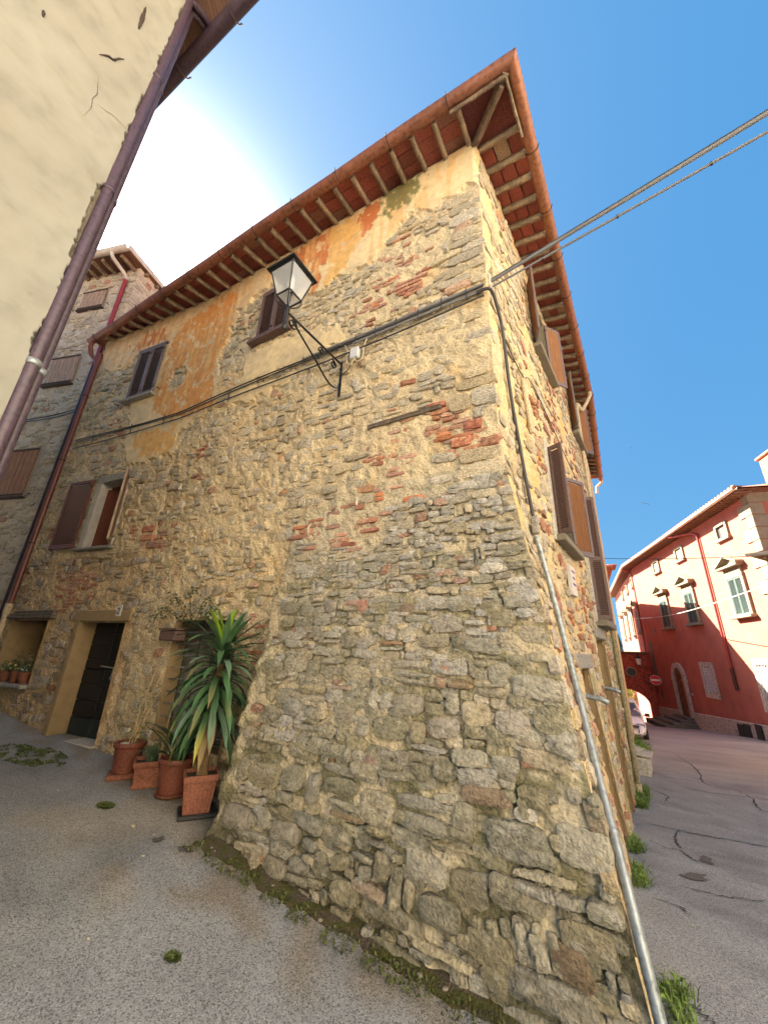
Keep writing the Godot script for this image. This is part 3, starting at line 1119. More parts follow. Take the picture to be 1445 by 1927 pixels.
func reveal(parent: Node, map: Callable, r: Array, depth: float, m: Material, back: Material, called := "window_opening", face := 0.02) -> Node3D:
	var s := Shape.new()
	var a: Vector3 = map.call(r[0], r[1], face)
	var b: Vector3 = map.call(r[2], r[1], face)
	var c: Vector3 = map.call(r[2], r[3], face)
	var d: Vector3 = map.call(r[0], r[3], face)
	var inw: Vector3 = (map.call(r[0], r[3], 0.0) - map.call(r[0], r[3], 1.0)).normalized() * (depth + face)
	var mid := (a + b + c + d) / 4
	for e in [[a, b], [b, c], [c, d], [d, a]]:
		var p: Vector3 = e[0]
		var q: Vector3 = e[1]
		s.face([p, q, q + inw, p + inw], mid - (p + q) / 2)
	var o := part(parent, called, s, m)
	s = Shape.new()
	if back == M.dark_void:
		# a plastered room behind the opening
		var deep := inw.normalized() * 1.9
		var sx := (b - a).normalized() * 0.35
		var q := [a + inw - sx - UPV * 0.3, b + inw + sx - UPV * 0.3, c + inw + sx + UPV * 0.3, d + inw - sx + UPV * 0.3]
		var room := mid + inw + deep / 2
		for k in 4:
			var p0: Vector3 = q[k]
			var p1: Vector3 = q[(k + 1) % 4]
			s.face([p0, p1, p1 + deep, p0 + deep], room - (p0 + p1) / 2 - deep / 2)
		s.face([q[0] + deep, q[1] + deep, q[2] + deep, q[3] + deep], -deep)
		part(o, "room", s, M.render_grey)
	else:
		s.face([a + inw, b + inw, c + inw, d + inw], -inw)
		part(o, "back_wall", s, back)
	return o


func hook(parent: Node, x: Transform3D) -> void:
	var s := Shape.new()
	tube(s, [x * Vector3(0, 0, 0), x * Vector3(0, 0, 0.09), x * Vector3(-0.05, -0.02, 0.1), x * Vector3(-0.09, -0.05, 0.1)], 0.008, 6)
	part(parent, "shutter_hook", s, M.rusty_iron, true)


func build_openings() -> void:
	# upper left window, closed
	var s := Shape.new()
	var x := fframe(7.25, 6.82, 0.05)
	var w1 := part(house, "window_frame", bx(x * Transform3D(Basis(), Vector3(0.45, 1.41, 0.0)), Vector3(0.98, 0.05, 0.07)), M.purple_wood)
	for k in 2:
		leaf(w1, x * Transform3D(Basis(), Vector3(0.012 + k * 0.445, 0.0, 0.02)), 0.432, 1.38, M.purple_wood, M.purple_wood, "shutter", false, true)
	part(w1, "window_sill", bx(x * Transform3D(Basis(), Vector3(0.46, -0.04, 0.02)), Vector3(1.06, 0.065, 0.16), 0.012), M.grey_stone)
	hook(w1, fframe(7.1, 6.9, 0.02))
	hook(w1, fframe(8.42, 6.78, 0.02))
	# upper middle window behind the lantern, closed
	x = fframe(3.5, 7.06, 0.045)
	var w2 := part(house, "window_frame", bx(x * Transform3D(Basis(), Vector3(0.385, 1.15, 0.0)), Vector3(0.82, 0.05, 0.07)), M.painted_wood)
	for k in 2:
		leaf(w2, x * Transform3D(Basis(), Vector3(0.0 + k * 0.385, 0.0, 0.02)), 0.38, 1.13, M.painted_wood, M.painted_wood, "shutter", false, true)
	part(w2, "window_sill", bx(x * Transform3D(Basis(), Vector3(0.42, -0.045, 0.03)), Vector3(1.0, 0.08, 0.14), 0.012), M.painted_wood)
	hook(w2, fframe(4.62, 6.95, 0.02))
	# first-floor window with its leaves swung open
	var o := reveal(house, front, OPEN[0], 0.26, M.render_grey, M.dark_void)
	x = fframe(7.68, 3.36, -0.2)
	s = Shape.new()
	box(s, x * Transform3D(Basis(), Vector3(0.38, 0.7, 0)), Vector3(0.07, 1.4, 0.05))
	box(s, x * Transform3D(Basis(), Vector3(-0.38, 0.7, 0)), Vector3(0.07, 1.4, 0.05))
	box(s, x * Transform3D(Basis(), Vector3(0.0, 1.365, 0)), Vector3(0.69, 0.07, 0.05))
	part(o, "window_frame", s, M.red_wood)
	s = Shape.new()
	box(s, x * Transform3D(Basis(Vector3.UP, 1.1), Vector3(0.3, 0.68, -0.02)), Vector3(0.07, 1.3, 0.36))
	part(o, "casement", s, M.red_wood)
	part(o, "window_sill", bx(fframe(7.7, 3.335, 0.0) * Transform3D(Basis(), Vector3(0, 0, 0.02)), Vector3(1.1, 0.05, 0.2), 0.012), M.grey_stone)
	part(o, "stone_surround", bx(fframe(8.2, 4.07, 0.0), Vector3(0.19, 1.46, 0.06), 0.02), M.render_grey)
	part(o, "stone_lintel", bx(fframe(7.72, 4.87, 0.0), Vector3(1.15, 0.18, 0.07), 0.02), M.grey_stone)
	leaf(o, fframe(8.36, 3.39, 0.06) * Transform3D(Basis(Vector3.UP, -0.05), Vector3.ZERO), 0.74, 1.5, M.red_wood, M.red_wood)
	var lx := (-L2 * cos(0.64) + N2 * sin(0.64)).normalized()
	leaf(o, frame(front(7.24, 3.38, 0.05), lx, UPV, UPV.cross(lx)), 0.5, 1.42, M.pale_wood, M.pale_wood)
	# black plank door
	o = reveal(house, front, OPEN[1], 0.3, M.ochre_plaster, M.dark_void, "door_opening")
	x = fframe(6.26, 0.16, -0.27)
	var door := part(o, "door", bx(x * Transform3D(Basis(), Vector3(0.6, 0.91, -0.02)), Vector3(1.18, 1.82, 0.03)), M.black_door)
	var yy := 0.3
	for hgt in [0.25, 0.27, 0.22, 0.16, 0.24, 0.2, 0.17]:
		for k in 2:
			part(door, "door_board", bx(x * Transform3D(Basis(), Vector3(0.31 + k * 0.585, yy + hgt / 2, 0.008)), Vector3(0.575, hgt - 0.012, 0.03), 0.006), M.black_door)
		yy += hgt
	for k in 2:
		part(door, "kick_plate", bx(x * Transform3D(Basis(), Vector3(0.31 + k * 0.585, 0.155, 0.012)), Vector3(0.57, 0.27, 0.03), 0.004), M.door_metal)
	s = Shape.new()
	bar(s, x * Vector3(0.35, 1.08, 0.045), x * Vector3(0.72, 1.1, 0.045), 0.022, 0.022)
	tube(s, [x * Vector3(0.36, 1.07, 0.05), x * Vector3(0.36, 1.0, 0.06), x * Vector3(0.38, 0.9, 0.06)], 0.008, 6)
	part(door, "door_bolt", s, M.zinc, false)
	part(o, "door_sill", bx(fframe(6.86, 0.13, -0.1), Vector3(1.24, 0.09, 0.36), 0.015), M.pale_stone)
	# ochre jamb and head that stand a little proud of the stones
	part(o, "plaster_lintel", bx(fframe(6.9, 2.08, 0.02), Vector3(1.5, 0.19, 0.05), 0.02), M.ochre_plaster)
	part(o, "plaster_jamb", bx(fframe(7.53, 1.06, 0.015), Vector3(0.13, 1.9, 0.05), 0.02), M.ochre_plaster)
	# niche with flower pots, old timber over it
	o = reveal(house, front, OPEN[2], 0.55, M.ochre_plaster, M.ochre_plaster, "niche")
	s = Shape.new()
	for k in 3:
		bar(s, fframe(8.3, 2.06 + k * 0.055, 0.0) * Vector3(0, 0, 0.03 - k * 0.01), fframe(9.85 - k * 0.12, 2.05 + k * 0.05, 0.0) * Vector3(0, 0, 0.03), 0.12, 0.05, UPV, 0.01, Color(0.26, 0.21, 0.16))
	part(o, "timber_lintel", s, M.old_wood)
	part(o, "niche_sill", bx(fframe(9.08, 0.85, -0.1), Vector3(1.3, 0.07, 0.5), 0.02), M.grey_stone)
	# barred window behind the big plant
	o = reveal(house, front, OPEN[3], 0.22, M.ochre_plaster, M.dark_void)
	for k in 9:
		s = Shape.new()
		tube(s, [fframe(3.56, 0.55 + k * 0.16, -0.05).origin, fframe(4.92, 0.55 + k * 0.16, -0.05).origin], 0.008, 6)
		part(o, "window_bar", s, M.zinc, true)
	for k in 4:
		s = Shape.new()
		tube(s, [fframe(3.8 + k * 0.3, 0.42, -0.06).origin, fframe(3.8 + k * 0.3, 2.0, -0.06).origin], 0.008, 6)
		part(o, "window_bar", s, M.black_iron, true)
	s = Shape.new()
	for k in 66:
		bar(s, fframe(3.56 + k * 0.0206, 1.6, -0.09).origin, fframe(3.56 + k * 0.0206, 2.0, -0.09).origin, 0.003, 0.003)
	for k in 19:
		bar(s, fframe(3.56, 1.61 + k * 0.0206, -0.09).origin, fframe(4.92, 1.61 + k * 0.0206, -0.09).origin, 0.003, 0.003)
	stuff(part(o, "wire_mesh", s, M.rusty_iron))
	# old lintel over the bricked-up window
	s = Shape.new()
	for k in 3:
		bar(s, front(0.64, 4.45 + k * 0.02, 0.03), front(1.68, 4.44 + k * 0.019, 0.026), 0.04, 0.018, UPV, 0.005, Color(0.30, 0.24, 0.18) * (1.0 - 0.15 * k))
	part(house, "timber_lintel", s, M.old_wood)
	# house number
	x = fframe(6.46, 2.16, 0.05)
	var pl := part(house, "number_plate", bx(x, Vector3(0.13, 0.18, 0.015), 0.003), M.plate)
	var tm := TextMesh.new()
	tm.text = "2"
	tm.font_size = 24
	tm.pixel_size = 0.006
	tm.depth = 0.004
	tm.material = M.ink
	var tn := MeshInstance3D.new()
	tn.name = "digit"
	tn.mesh = tm
	tn.transform = world_of(pl).affine_inverse() * frame(x.origin + N2 * 0.01, -L2, UPV, N2)
	pl.add_child(tn, true)


func bx(x: Transform3D, size: Vector3, bev := 0.005, col := Color.WHITE) -> Shape:
	var s := Shape.new()
	box(s, x, size, bev, col)
	return s


# ---------------------------------------------------------------- eaves, gutters and roof
func eave_f(s: float, o: float, y: float) -> Vector3:
	return C0 + L1 * s + N1 * o + UPV * y


func eave_s(t: float, o: float, y: float) -> Vector3:
	return C0 + R2 * t + NR * o + UPV * y


func wall_f(s: float) -> float:
	return maxf(0.0, (s - BEND) * 0.1045)


func wall_s(t: float) -> float:
	return 0.0 if t < 7.6 else -(t - 7.6) * 0.078


func gut_s(t: float) -> float:
	return 0.72 - 0.04 * t if t < 7.6 else 0.416 - (t - 7.6) * 0.09


func sof(o: float, w: float, g: float) -> float:
	return lerpf(9.11, 8.95, clampf((o - w) / (g - w), -0.3, 1.1))


func trough(s: Shape, path: Array, outs: Array, r: float, tint: Callable) -> void:
	var n := 9
	for k in path.size():
		for j in n:
			var w := PI * j / (n - 1)
			s.add(path[k] + outs[k] * cos(w) * r - UPV * sin(w) * r, tint.call(k, j))
		for j in n:
			var w := PI * (n - 1 - j) / (n - 1)
			s.add(path[k] + outs[k] * cos(w) * (r - 0.006) - UPV * sin(w) * (r - 0.006), tint.call(k, j))
	var m := 2 * n
	for k in path.size() - 1:
		for j in m:
			var j2 := (j + 1) % m
			var mid: Vector3 = (path[k] + path[k + 1]) / 2
			var o := (s.v[k * m + j] + s.v[(k + 1) * m + j2]) / 2 - mid
			s.quad(k * m + j, k * m + j2, (k + 1) * m + j2, (k + 1) * m + j, o if j < n else -o)


func build_eaves() -> void:
	var roof := Node3D.new()
	roof.name = "roof"
	house.add_child(roof)
	var G := 0.70
	var corner := eave_f(-0.64, 0.70, 0)
	# rafters along the front
	var fs := []
	var s0 := 0.1
	while s0 < 9.75:
		fs.append(s0)
		s0 += 0.362
	for a in fs:
		var w := wall_f(a)
		var j := rng.randf_range(-0.02, 0.02)
		var k := rng.randf_range(0.75, 1.2)
		part(roof, "rafter", rafter(eave_f(a + j, w - 0.1, 9.175), eave_f(a, G - 0.10, sof(G - 0.1, w, G) + 0.04), 0.075, 0.09, Color(0.44, 0.31, 0.2) * k), M.old_wood, true)
	for q in fs.size() - 1:
		var a: float = fs[q]
		var w := wall_f(a + 0.18)
		var tiles := 3
		for r in tiles:
			var o0 := lerpf(w - 0.02, G - 0.05, float(r) / tiles)
			var o1 := lerpf(w - 0.02, G - 0.05, float(r + 1) / tiles) - 0.008
			var c := Color(0.28, 0.078, 0.056) * rng.randf_range(0.75, 1.3)
			if rng.randf() < 0.12:
				c = c.lerp(Color(0.3, 0.17, 0.12), 0.6)
			part(roof, "soffit_tile", slab(eave_f(a + 0.02, o0, sof(o0, w, G) + 0.1), eave_f(a + 0.342, o0, sof(o0, w, G) + 0.1), eave_f(a + 0.342, o1, sof(o1, w, G) + 0.1), eave_f(a + 0.02, o1, sof(o1, w, G) + 0.1), 0.03, c), M.soffit_tile)
	# rafters along the side street
	var ts := []
	s0 = 0.12
	while s0 < 13.7:
		ts.append(s0)
		s0 += 0.36
	for a in ts:
		var w := wall_s(a)
		var g := gut_s(a)
		var k := rng.randf_range(0.85, 1.25)
		part(roof, "rafter", rafter(eave_s(a, w - 0.1, 9.175), eave_s(a, g - 0.1, sof(g - 0.1, w, g) + 0.04), 0.08, 0.09, Color(0.46, 0.34, 0.22) * k), M.old_wood, true)
	for q in ts.size() - 1:
		var a: float = ts[q]
		var w := wall_s(a + 0.18)
		var g := gut_s(a + 0.18)
		var tiles := 3 if a < 5.0 else 2
		for r in tiles:
			var o0 := lerpf(w - 0.02, g - 0.05, float(r) / tiles)
			var o1 := lerpf(w - 0.02, g - 0.05, float(r + 1) / tiles) - 0.018
			var c := Color(0.36, 0.09, 0.06) * rng.randf_range(0.8, 1.3)
			if rng.randf() < 0.07:
				c = Color(0.42, 0.28, 0.18)
			part(roof, "soffit_tile", slab(eave_s(a + 0.03, o0, sof(o0, w, g) + 0.1), eave_s(a + 0.33, o0, sof(o0, w, g) + 0.1), eave_s(a + 0.33, o1, sof(o1, w, g) + 0.1), eave_s(a + 0.03, o1, sof(o1, w, g) + 0.1), 0.03, c), M.soffit_tile)
	# hip rafter and the corner panels
	var hip := (corner - C0)
	part(roof, "hip_rafter", rafter(C0 - hip * 0.15 + UPV * 9.17, C0 + hip * 0.93 + UPV * 8.97, 0.1, 0.12, Color(0.30, 0.2, 0.13)), M.old_wood, true)
	part(roof, "hip_strut", rafter(C0 + hip * 0.1 + UPV * 9.06, C0 + hip * 0.8 + UPV * 8.9, 0.07, 0.06, Color(0.34, 0.23, 0.15)), M.old_wood, true)
	part(roof, "corner_board", rafter(eave_f(-0.58, 0.63, 8.93), eave_s(0.2, 0.63, 8.93), 0.04, 0.09, Color(0.4, 0.3, 0.2)), M.old_wood, true)
	part(roof, "corner_board", rafter(eave_f(-0.58, 0.63, 8.93), eave_f(0.2, 0.62, 8.93), 0.04, 0.09, Color(0.33, 0.22, 0.15)), M.old_wood, true)
	var y1 := 9.2
	var y2 := 9.06
	part(roof, "soffit_tile", slab(C0 + UPV * y1, eave_f(0.09, 0, y1), eave_f(0.09, 0.64, y2), corner + UPV * y2, 0.03, Color(0.17, 0.042, 0.036)), M.soffit_tile)
	part(roof, "soffit_tile", slab(C0 + UPV * y1, eave_s(0.11, 0, y1), eave_s(0.11, 0.64, y2), corner + UPV * y2, 0.03, Color(0.2, 0.048, 0.038)), M.soffit_tile)
	# roof covering above, a hipped slab
	var s := Shape.new()
	var ap := C0 + L1 * 4.0 - N1 * 5.0 + UPV * 11.2
	var bp := C0 + L1 * 8.5 - N1 * 5.5 + UPV * 11.2
	var e_l := eave_f(10.05, 0.68, 9.1)
	var e_c := corner + UPV * 9.1
	var e_r := eave_s(14.1, gut_s(14.1), 9.1)
	var e_b := front(9.9, 0, 0) - N2 * 9.5 + UPV * 9.1
	for f in [[e_l, e_c, ap, bp], [e_c, e_r, ap], [e_r, e_b, bp, ap], [e_b, e_l, bp]]:
		s.face(f, UPV)
	for f in [[e_l, e_c, e_r, e_b]]:
		var d := []
		for p in f:
			d.append(p + UPV * 0.10)
		s.face([eave_f(10.05, 0.66, 9.17), eave_f(-0.6, 0.66, 9.17), C0 + UPV * 9.3, eave_f(10.05, 0.0, 9.32)], -UPV)
		s.face([eave_f(-0.6, 0.66, 9.17), eave_s(7.6, gut_s(7.6) - 0.03, 9.17), eave_s(7.6, 0, 9.3), C0 + UPV * 9.3], -UPV)
		s.face([eave_s(7.6, gut_s(7.6) - 0.03, 9.17), eave_s(14.1, gut_s(14.1) - 0.03, 9.17), eave_s(14.1, wall_s(14.1), 9.3), eave_s(7.6, 0, 9.3)], -UPV)
	part(roof, "roof_covering", s, M.roof_tile)
	# gutters
	s = Shape.new()
	var path := []
	var outs := []
	var n := 60
	for k in n + 1:
		var u := lerpf(10.03, -0.68, float(k) / n)
		path.append(eave_f(u, 0.70, 9.02 + 0.012 * sin(u * 2.0) * smoothstep(-0.6, 0.5, u)))
		outs.append(N1)
	path[n] = eave_f(-0.672, 0.70, 9.02)
	outs[n] = (N1 + NR) / 1.11
	trough(s, path, outs, 0.09, func(k, _j): return Color(1, 1, 1) * (0.85 + 0.3 * fine.get_noise_2d(k * 0.37, 3.0)))
	var g1 := part(house, "gutter", s, M.copper, true)
	var hoops := 0.2
	while hoops < 9.9:
		part(g1, "gutter_bracket", hoop(eave_f(hoops, 0.70, 9.02), N1), M.rusty_iron, true)
		hoops += 0.95
	s = Shape.new()
	path = []
	outs = []
	for k in n + 1:
		var u := lerpf(-0.62, 14.0, float(k) / n)
		path.append(eave_s(u, gut_s(u) - 0.0, 9.02))
		outs.append(NR)
	path[0] = eave_f(-0.672, 0.70, 9.02)
	outs[0] = (N1 + NR) / 1.11
	trough(s, path, outs, 0.09, func(k, j): return Color(1.15, 1.25, 0.95).lerp(Color(1.5, 2.3, 0.55), 0.75 if fine.get_noise_2d(k * 0.16, j * 0.12 + 21.0) > 0.12 and k > 8 and j > 3 else 0.0) * (0.9 + 0.25 * fine.get_noise_2d(k * 0.5, 9.0)))
	var g2 := part(house, "gutter", s, M.copper, true)
	hoops = 0.5
	while hoops < 13.9:
		part(g2, "gutter_bracket", hoop(eave_s(hoops, gut_s(hoops), 9.02), NR), M.rusty_iron, true)
		hoops += 1.0
	s = Shape.new()
	tube(s, smooth_path([eave_s(14.0, gut_s(14.0), 8.99), eave_s(14.2, gut_s(14.0), 8.95), eave_s(14.25, gut_s(14) - 0.2, 8.8), eave_s(14.25, wall_s(14) + 0.1, 8.5)]), 0.06, 8)
	part(g2, "gutter_outlet", s, M.cream_pipe, true)
	# brown downpipe at the far left end, cream below
	s = Shape.new()
	var w9 := front(9.84, 0, 0.09)
	tube(s, smooth_path([eave_f(9.88, 0.70, 8.97), eave_f(9.9, 0.70, 8.8), eave_f(9.95, 0.6, 8.62), w9 + UPV * 8.45, w9 + UPV * 8.2, w9 + UPV * 2.25]), 0.052, 12)
	var dp := part(house, "downpipe", s, M.brown_pipe, true)
	s = Shape.new()
	tube(s, [w9 + UPV * 2.2, w9 + UPV * 0.2], 0.055, 12)
	part(dp, "lower_pipe", s, M.cream_pipe, true)
	s = Shape.new()
	tube(s, [w9 + UPV * 2.32, w9 + UPV * 2.12], 0.068, 12)
	part(dp, "pipe_collar", s, M.cream_pipe, true)
	for yy in [3.6, 5.6, 7.4]:
		s = Shape.new()
		tube(s, [w9 + UPV * (yy - 0.015), w9 + UPV * (yy + 0.015)], 0.06, 12)
		part(dp, "pipe_clip", s, M.rusty_iron, true)
	# downpipe on the side street
	s = Shape.new()
	tube(s, smooth_path([eave_s(7.2, gut_s(7.2), 8.97), eave_s(7.2, gut_s(7.2), 8.8), eave_s(7.1, 0.2, 8.35), eave_s(7.0, 0.07, 8.1), eave_s(7.0, 0.065, 2.6)]), 0.05, 10)
	dp = part(house, "downpipe", s, M.cream_pipe, true)
	s = Shape.new()
	tube(s, [eave_s(7.0, 0.065, 2.6), eave_s(7.0, 0.07, -0.75)], 0.055, 10)
	part(dp, "lower_pipe", s, M.mossy_pipe, true)
	s = Shape.new()
	tube(s, [eave_s(7.0, 0.07, -0.7), eave_s(7.0, 0.07, -1.05)], 0.062, 10)
	part(dp, "pipe_shoe", s, M.cream_pipe, true)


func hoop(at: Vector3, out: Vector3) -> Shape:
	var s := Shape.new()
	var p := []
	for k in 11:
		var w := PI * k / 10.0 - 0.1
		p.append(at + out * cos(w) * 0.096 - UPV * sin(w) * 0.096)
	p.push_front(at + out * 0.11 + UPV * 0.03)
	tube(s, p, 0.008, 5)
	return s


func slab(a: Vector3, b: Vector3, c: Vector3, d: Vector3, th: float, col: Color) -> Shape:
	var s := Shape.new()
	var u := UPV * th
	s.face([a, b, c, d], -UPV, col)
	s.face([a + u, b + u, c + u, d + u], UPV, col)
	var m := (a + b + c + d) / 4
	for e in [[a, b], [b, c], [c, d], [d, a]]:
		var p: Vector3 = e[0]
		var q: Vector3 = e[1]
		s.face([p, q, q + u, p + u], (p + q) / 2 - m, col)
	return s


# weathered timber: a bar whose faces wander
func rafter(a: Vector3, b: Vector3, w: float, h: float, col: Color) -> Shape:
	var s := Shape.new()
	var z := (b - a).normalized()
	var x := UPV.cross(z).normalized()
	var y := z.cross(x)
	var n := 7
	for k in n + 1:
		var p := a.lerp(b, float(k) / n)
		for c in [[-1, -1], [0, -1.05], [1, -1], [1, 1], [-1, 1]]:
			var dx: float = c[0] * w / 2 * rng.randf_range(0.82, 1.05)
			var dy: float = c[1] * h / 2 * (rng.randf_range(0.8, 1.08) if c[1] < 0 else 1.0)
			s.add(p + x * dx + y * dy, (col if rng.randf() < 0.7 else col.lerp(Color(0.6, 0.46, 0.3), 0.5)) * rng.randf_range(0.7, 1.15))
	for k in n:
		for j in 5:
			var j2 := (j + 1) % 5
			var mid := a.lerp(b, (k + 0.5) / n)
			s.quad(k * 5 + j, k * 5 + j2, (k + 1) * 5 + j2, (k + 1) * 5 + j, (s.v[k * 5 + j] + s.v[(k + 1) * 5 + j2]) / 2 - mid)
	for e in [0, n]:
		s.face([s.v[e * 5], s.v[e * 5 + 1], s.v[e * 5 + 2], s.v[e * 5 + 3], s.v[e * 5 + 4]], z * (1 if e else -1), col)
	return s


# ---------------------------------------------------------------- things on the side wall
func build_side_details() -> void:
	var o: Node3D
	# leaves: [opening, hinge t, swing of the leaf away from the wall in degrees, near or far jamb]
	for k in 2:
		var r: Array = SIDE_OPEN[k]
		o = reveal(house, side, r, 0.24, M.trim, M.dark_void)
		leaf(o, sleaf(r[0], r[1], 158.0), 0.46, r[3] - r[1], M.purple_wood, M.orange_wood)  # slats carry the orange of bounced light in their own colour
		leaf(o, sleaf(r[2], r[1], 29.0), 0.46, r[3] - r[1], M.purple_wood, M.orange_wood)
		part(o, "window_sill", bx(sframe((r[0] + r[2]) / 2, r[1] - 0.05, 0.05), Vector3(r[2] - r[0] + 0.24, 0.09, 0.2), 0.012), M.trim)
		hook(o, sframe(r[2] + 0.25, r[1] - 0.1, 0.0))
	var q: Array = SIDE_OPEN[2]
	o = reveal(house, side, q, 0.24, M.trim, M.dark_void)
	leaf(o, sleaf(q[0], q[1], 110.0), 0.24, q[3] - q[1], M.painted_wood, M.painted_wood)
	leaf(o, sleaf(q[2], q[1], 27.0), 0.5, q[3] - q[1], M.purple_wood, M.orange_wood)  # far leaf: bounced light again put into the orange slats
	part(o, "window_sill", bx(sframe((q[0] + q[2]) / 2 - 0.05, q[1] - 0.06, 0.05), Vector3(q[2] - q[0] + 0.2, 0.1, 0.22), 0.012), M.trim)
	part(o, "window_jamb", bx(sframe(q[0] - 0.12, (q[1] + q[3]) / 2, 0.012), Vector3(0.2, 1.7, 0.05), 0.01), M.pale_stone)
	q = SIDE_OPEN[3]
	o = reveal(house, side, q, 0.24, M.trim, M.dark_void)
	leaf(o, sleaf(q[0], q[1], 75.0), 0.26, q[3] - q[1], M.painted_wood, M.painted_wood, "shutter", true)
	leaf(o, sleaf(q[2], q[1], 14.0), 0.42, q[3] - q[1], M.purple_wood, M.painted_wood, "shutter", true)
	part(o, "window_sill", bx(sframe((q[0] + q[2]) / 2, q[1] - 0.07, 0.08), Vector3(1.4, 0.12, 0.26), 0.015), M.trim)
	part(o, "window_jamb", bx(sframe(q[0] - 0.11, (q[1] + q[3]) / 2, 0.012), Vector3(0.18, 2.7, 0.05), 0.01), M.pale_stone)
	for k in [4, 5]:
		q = SIDE_OPEN[k]
		o = reveal(house, side, q, 0.3, M.ochre_plaster, M.dark_void, "door_opening")
		part(o, "door", bx(frame(side((q[0] + q[2]) / 2, 0.3, -0.24), R2, UPV, NR), Vector3(q[2] - q[0] + 0.05, 3.4, 0.05)), M.walnut)
		part(o, "door_lintel", bx(frame(side((q[0] + q[2]) / 2, q[3] + 0.1, 0.02), R2, UPV, NR), Vector3(q[2] - q[0] + 0.3, 0.2, 0.06), 0.015), M.grey_stone)
	# ceramic plaque
	var s := Shape.new()
	box(s, sframe(2.85, 2.78, 0.05), Vector3(0.34, 0.46, 0.06), 0.006)
	var pl := part(house, "street_plaque", s, M.plate)
	for k in 3:
		part(pl, "blue_mark", bx(sframe(2.85, 2.92 - k * 0.1, 0.082), Vector3(0.22 - 0.05 * (k % 2), 0.035, 0.003), 0.001), M.blue_ink)
	# iron spouts
	for e in [[2.12, 1.24], [4.6, 1.2]]:
		s = Shape.new()
		var a := side(e[0], e[1], -0.05)
		tube(s, [a, a + NR * 0.22 - UPV * 0.02, a + NR * 0.3 - UPV * 0.06], [0.03, 0.03, 0.035], 8)
		part(house, "spout", s, M.zinc, true)
	# zinc conduit that follows the batter
	s = Shape.new()
	var path := []
	for e in [[0.74, 2.9], [0.82, 2.26], [0.66, 1.5], [0.32, 0.88], [0.06, 0.5], [-0.06, 0.1], [-0.1, -0.25]]:
		path.append(side(maxf(e[0], 0.02), e[1], 0.055) + R2 * minf(e[0], 0.0))
	tube(s, smooth_path(path, 4), 0.029, 12)
	var cd := part(house, "conduit", s, M.zinc, true)
	for e in [0.3, 0.62]:
		s = Shape.new()
		var sp := smooth_path(path, 4)
		var at := int(e * (sp.size() - 1))
		tube(s, [sp[at], sp[at].lerp(sp[at + 1], 0.25)], 0.035, 12)
		part(cd, "conduit_joint", s, M.zinc, true)
	s = Shape.new()
	box(s, frame(side(0.8, 3.05, 0.07), R2, UPV, NR), Vector3(0.09, 0.2, 0.07), 0.012)
	part(house, "conduit_box", s, M.grey_stone)
	s = Shape.new()
	tube(s, [side(1.3, 4.6, 0.05), side(1.12, 5.4, 0.05)], 0.035, 8)
	part(house, "short_pipe", s, M.cream_pipe, true)


# frame of a leaf hinged on the side wall at t, opened so far (0 = flat on the wall going away, 180 = flat coming nearer)
func sleaf(t: float, y: float, deg: float) -> Transform3D:
	var a := deg_to_rad(deg)
	var x := R2 * cos(a) + NR * sin(a)
	return frame(C0 + R2 * t + NR * 0.03 + UPV * y, x, UPV, x.cross(UPV))


# ================================================================ tall stone house beyond the left end
const CT := Vector3(-7.62, 0, -8.42)
const TL := Vector3(-0.97437, 0, -0.22495)
const TN := Vector3(-0.22495, 0, 0.97437)


func tall(p: float, y: float, d: float) -> Vector3:
	return CT + TL * p + TN * d + Vector3(0, y, 0)


func tall_side(q: float, y: float, d: float) -> Vector3:
	return CT - TN * q - TL * d + Vector3(0, y, 0)


func tall_tone(_p: float, y: float) -> Color:
	var c := pick(STONES).lerp(Color(0.78, 0.69, 0.52), 0.5)
	if rng.randf() < 0.05:
		c = pick(BRICKS).lerp(Color(0.6, 0.4, 0.3), 0.5)
	if y < 7.0:
		c = c.lerp(Color(0.6, 0.46, 0.33), 0.2)
	return c


func skip_tall(p: float, y: float, hw: float, hh: float) -> bool:
	for r in [[0.86, 10.85, 1.74, 11.62], [0.92, 8.15, 1.9, 9.16], [1.08, 4.86, 2.1, 6.22]]:
		if p + hw > r[0] and p - hw < r[2] and y + hh > r[1] and y - hh < r[3]:
			return true
	return false


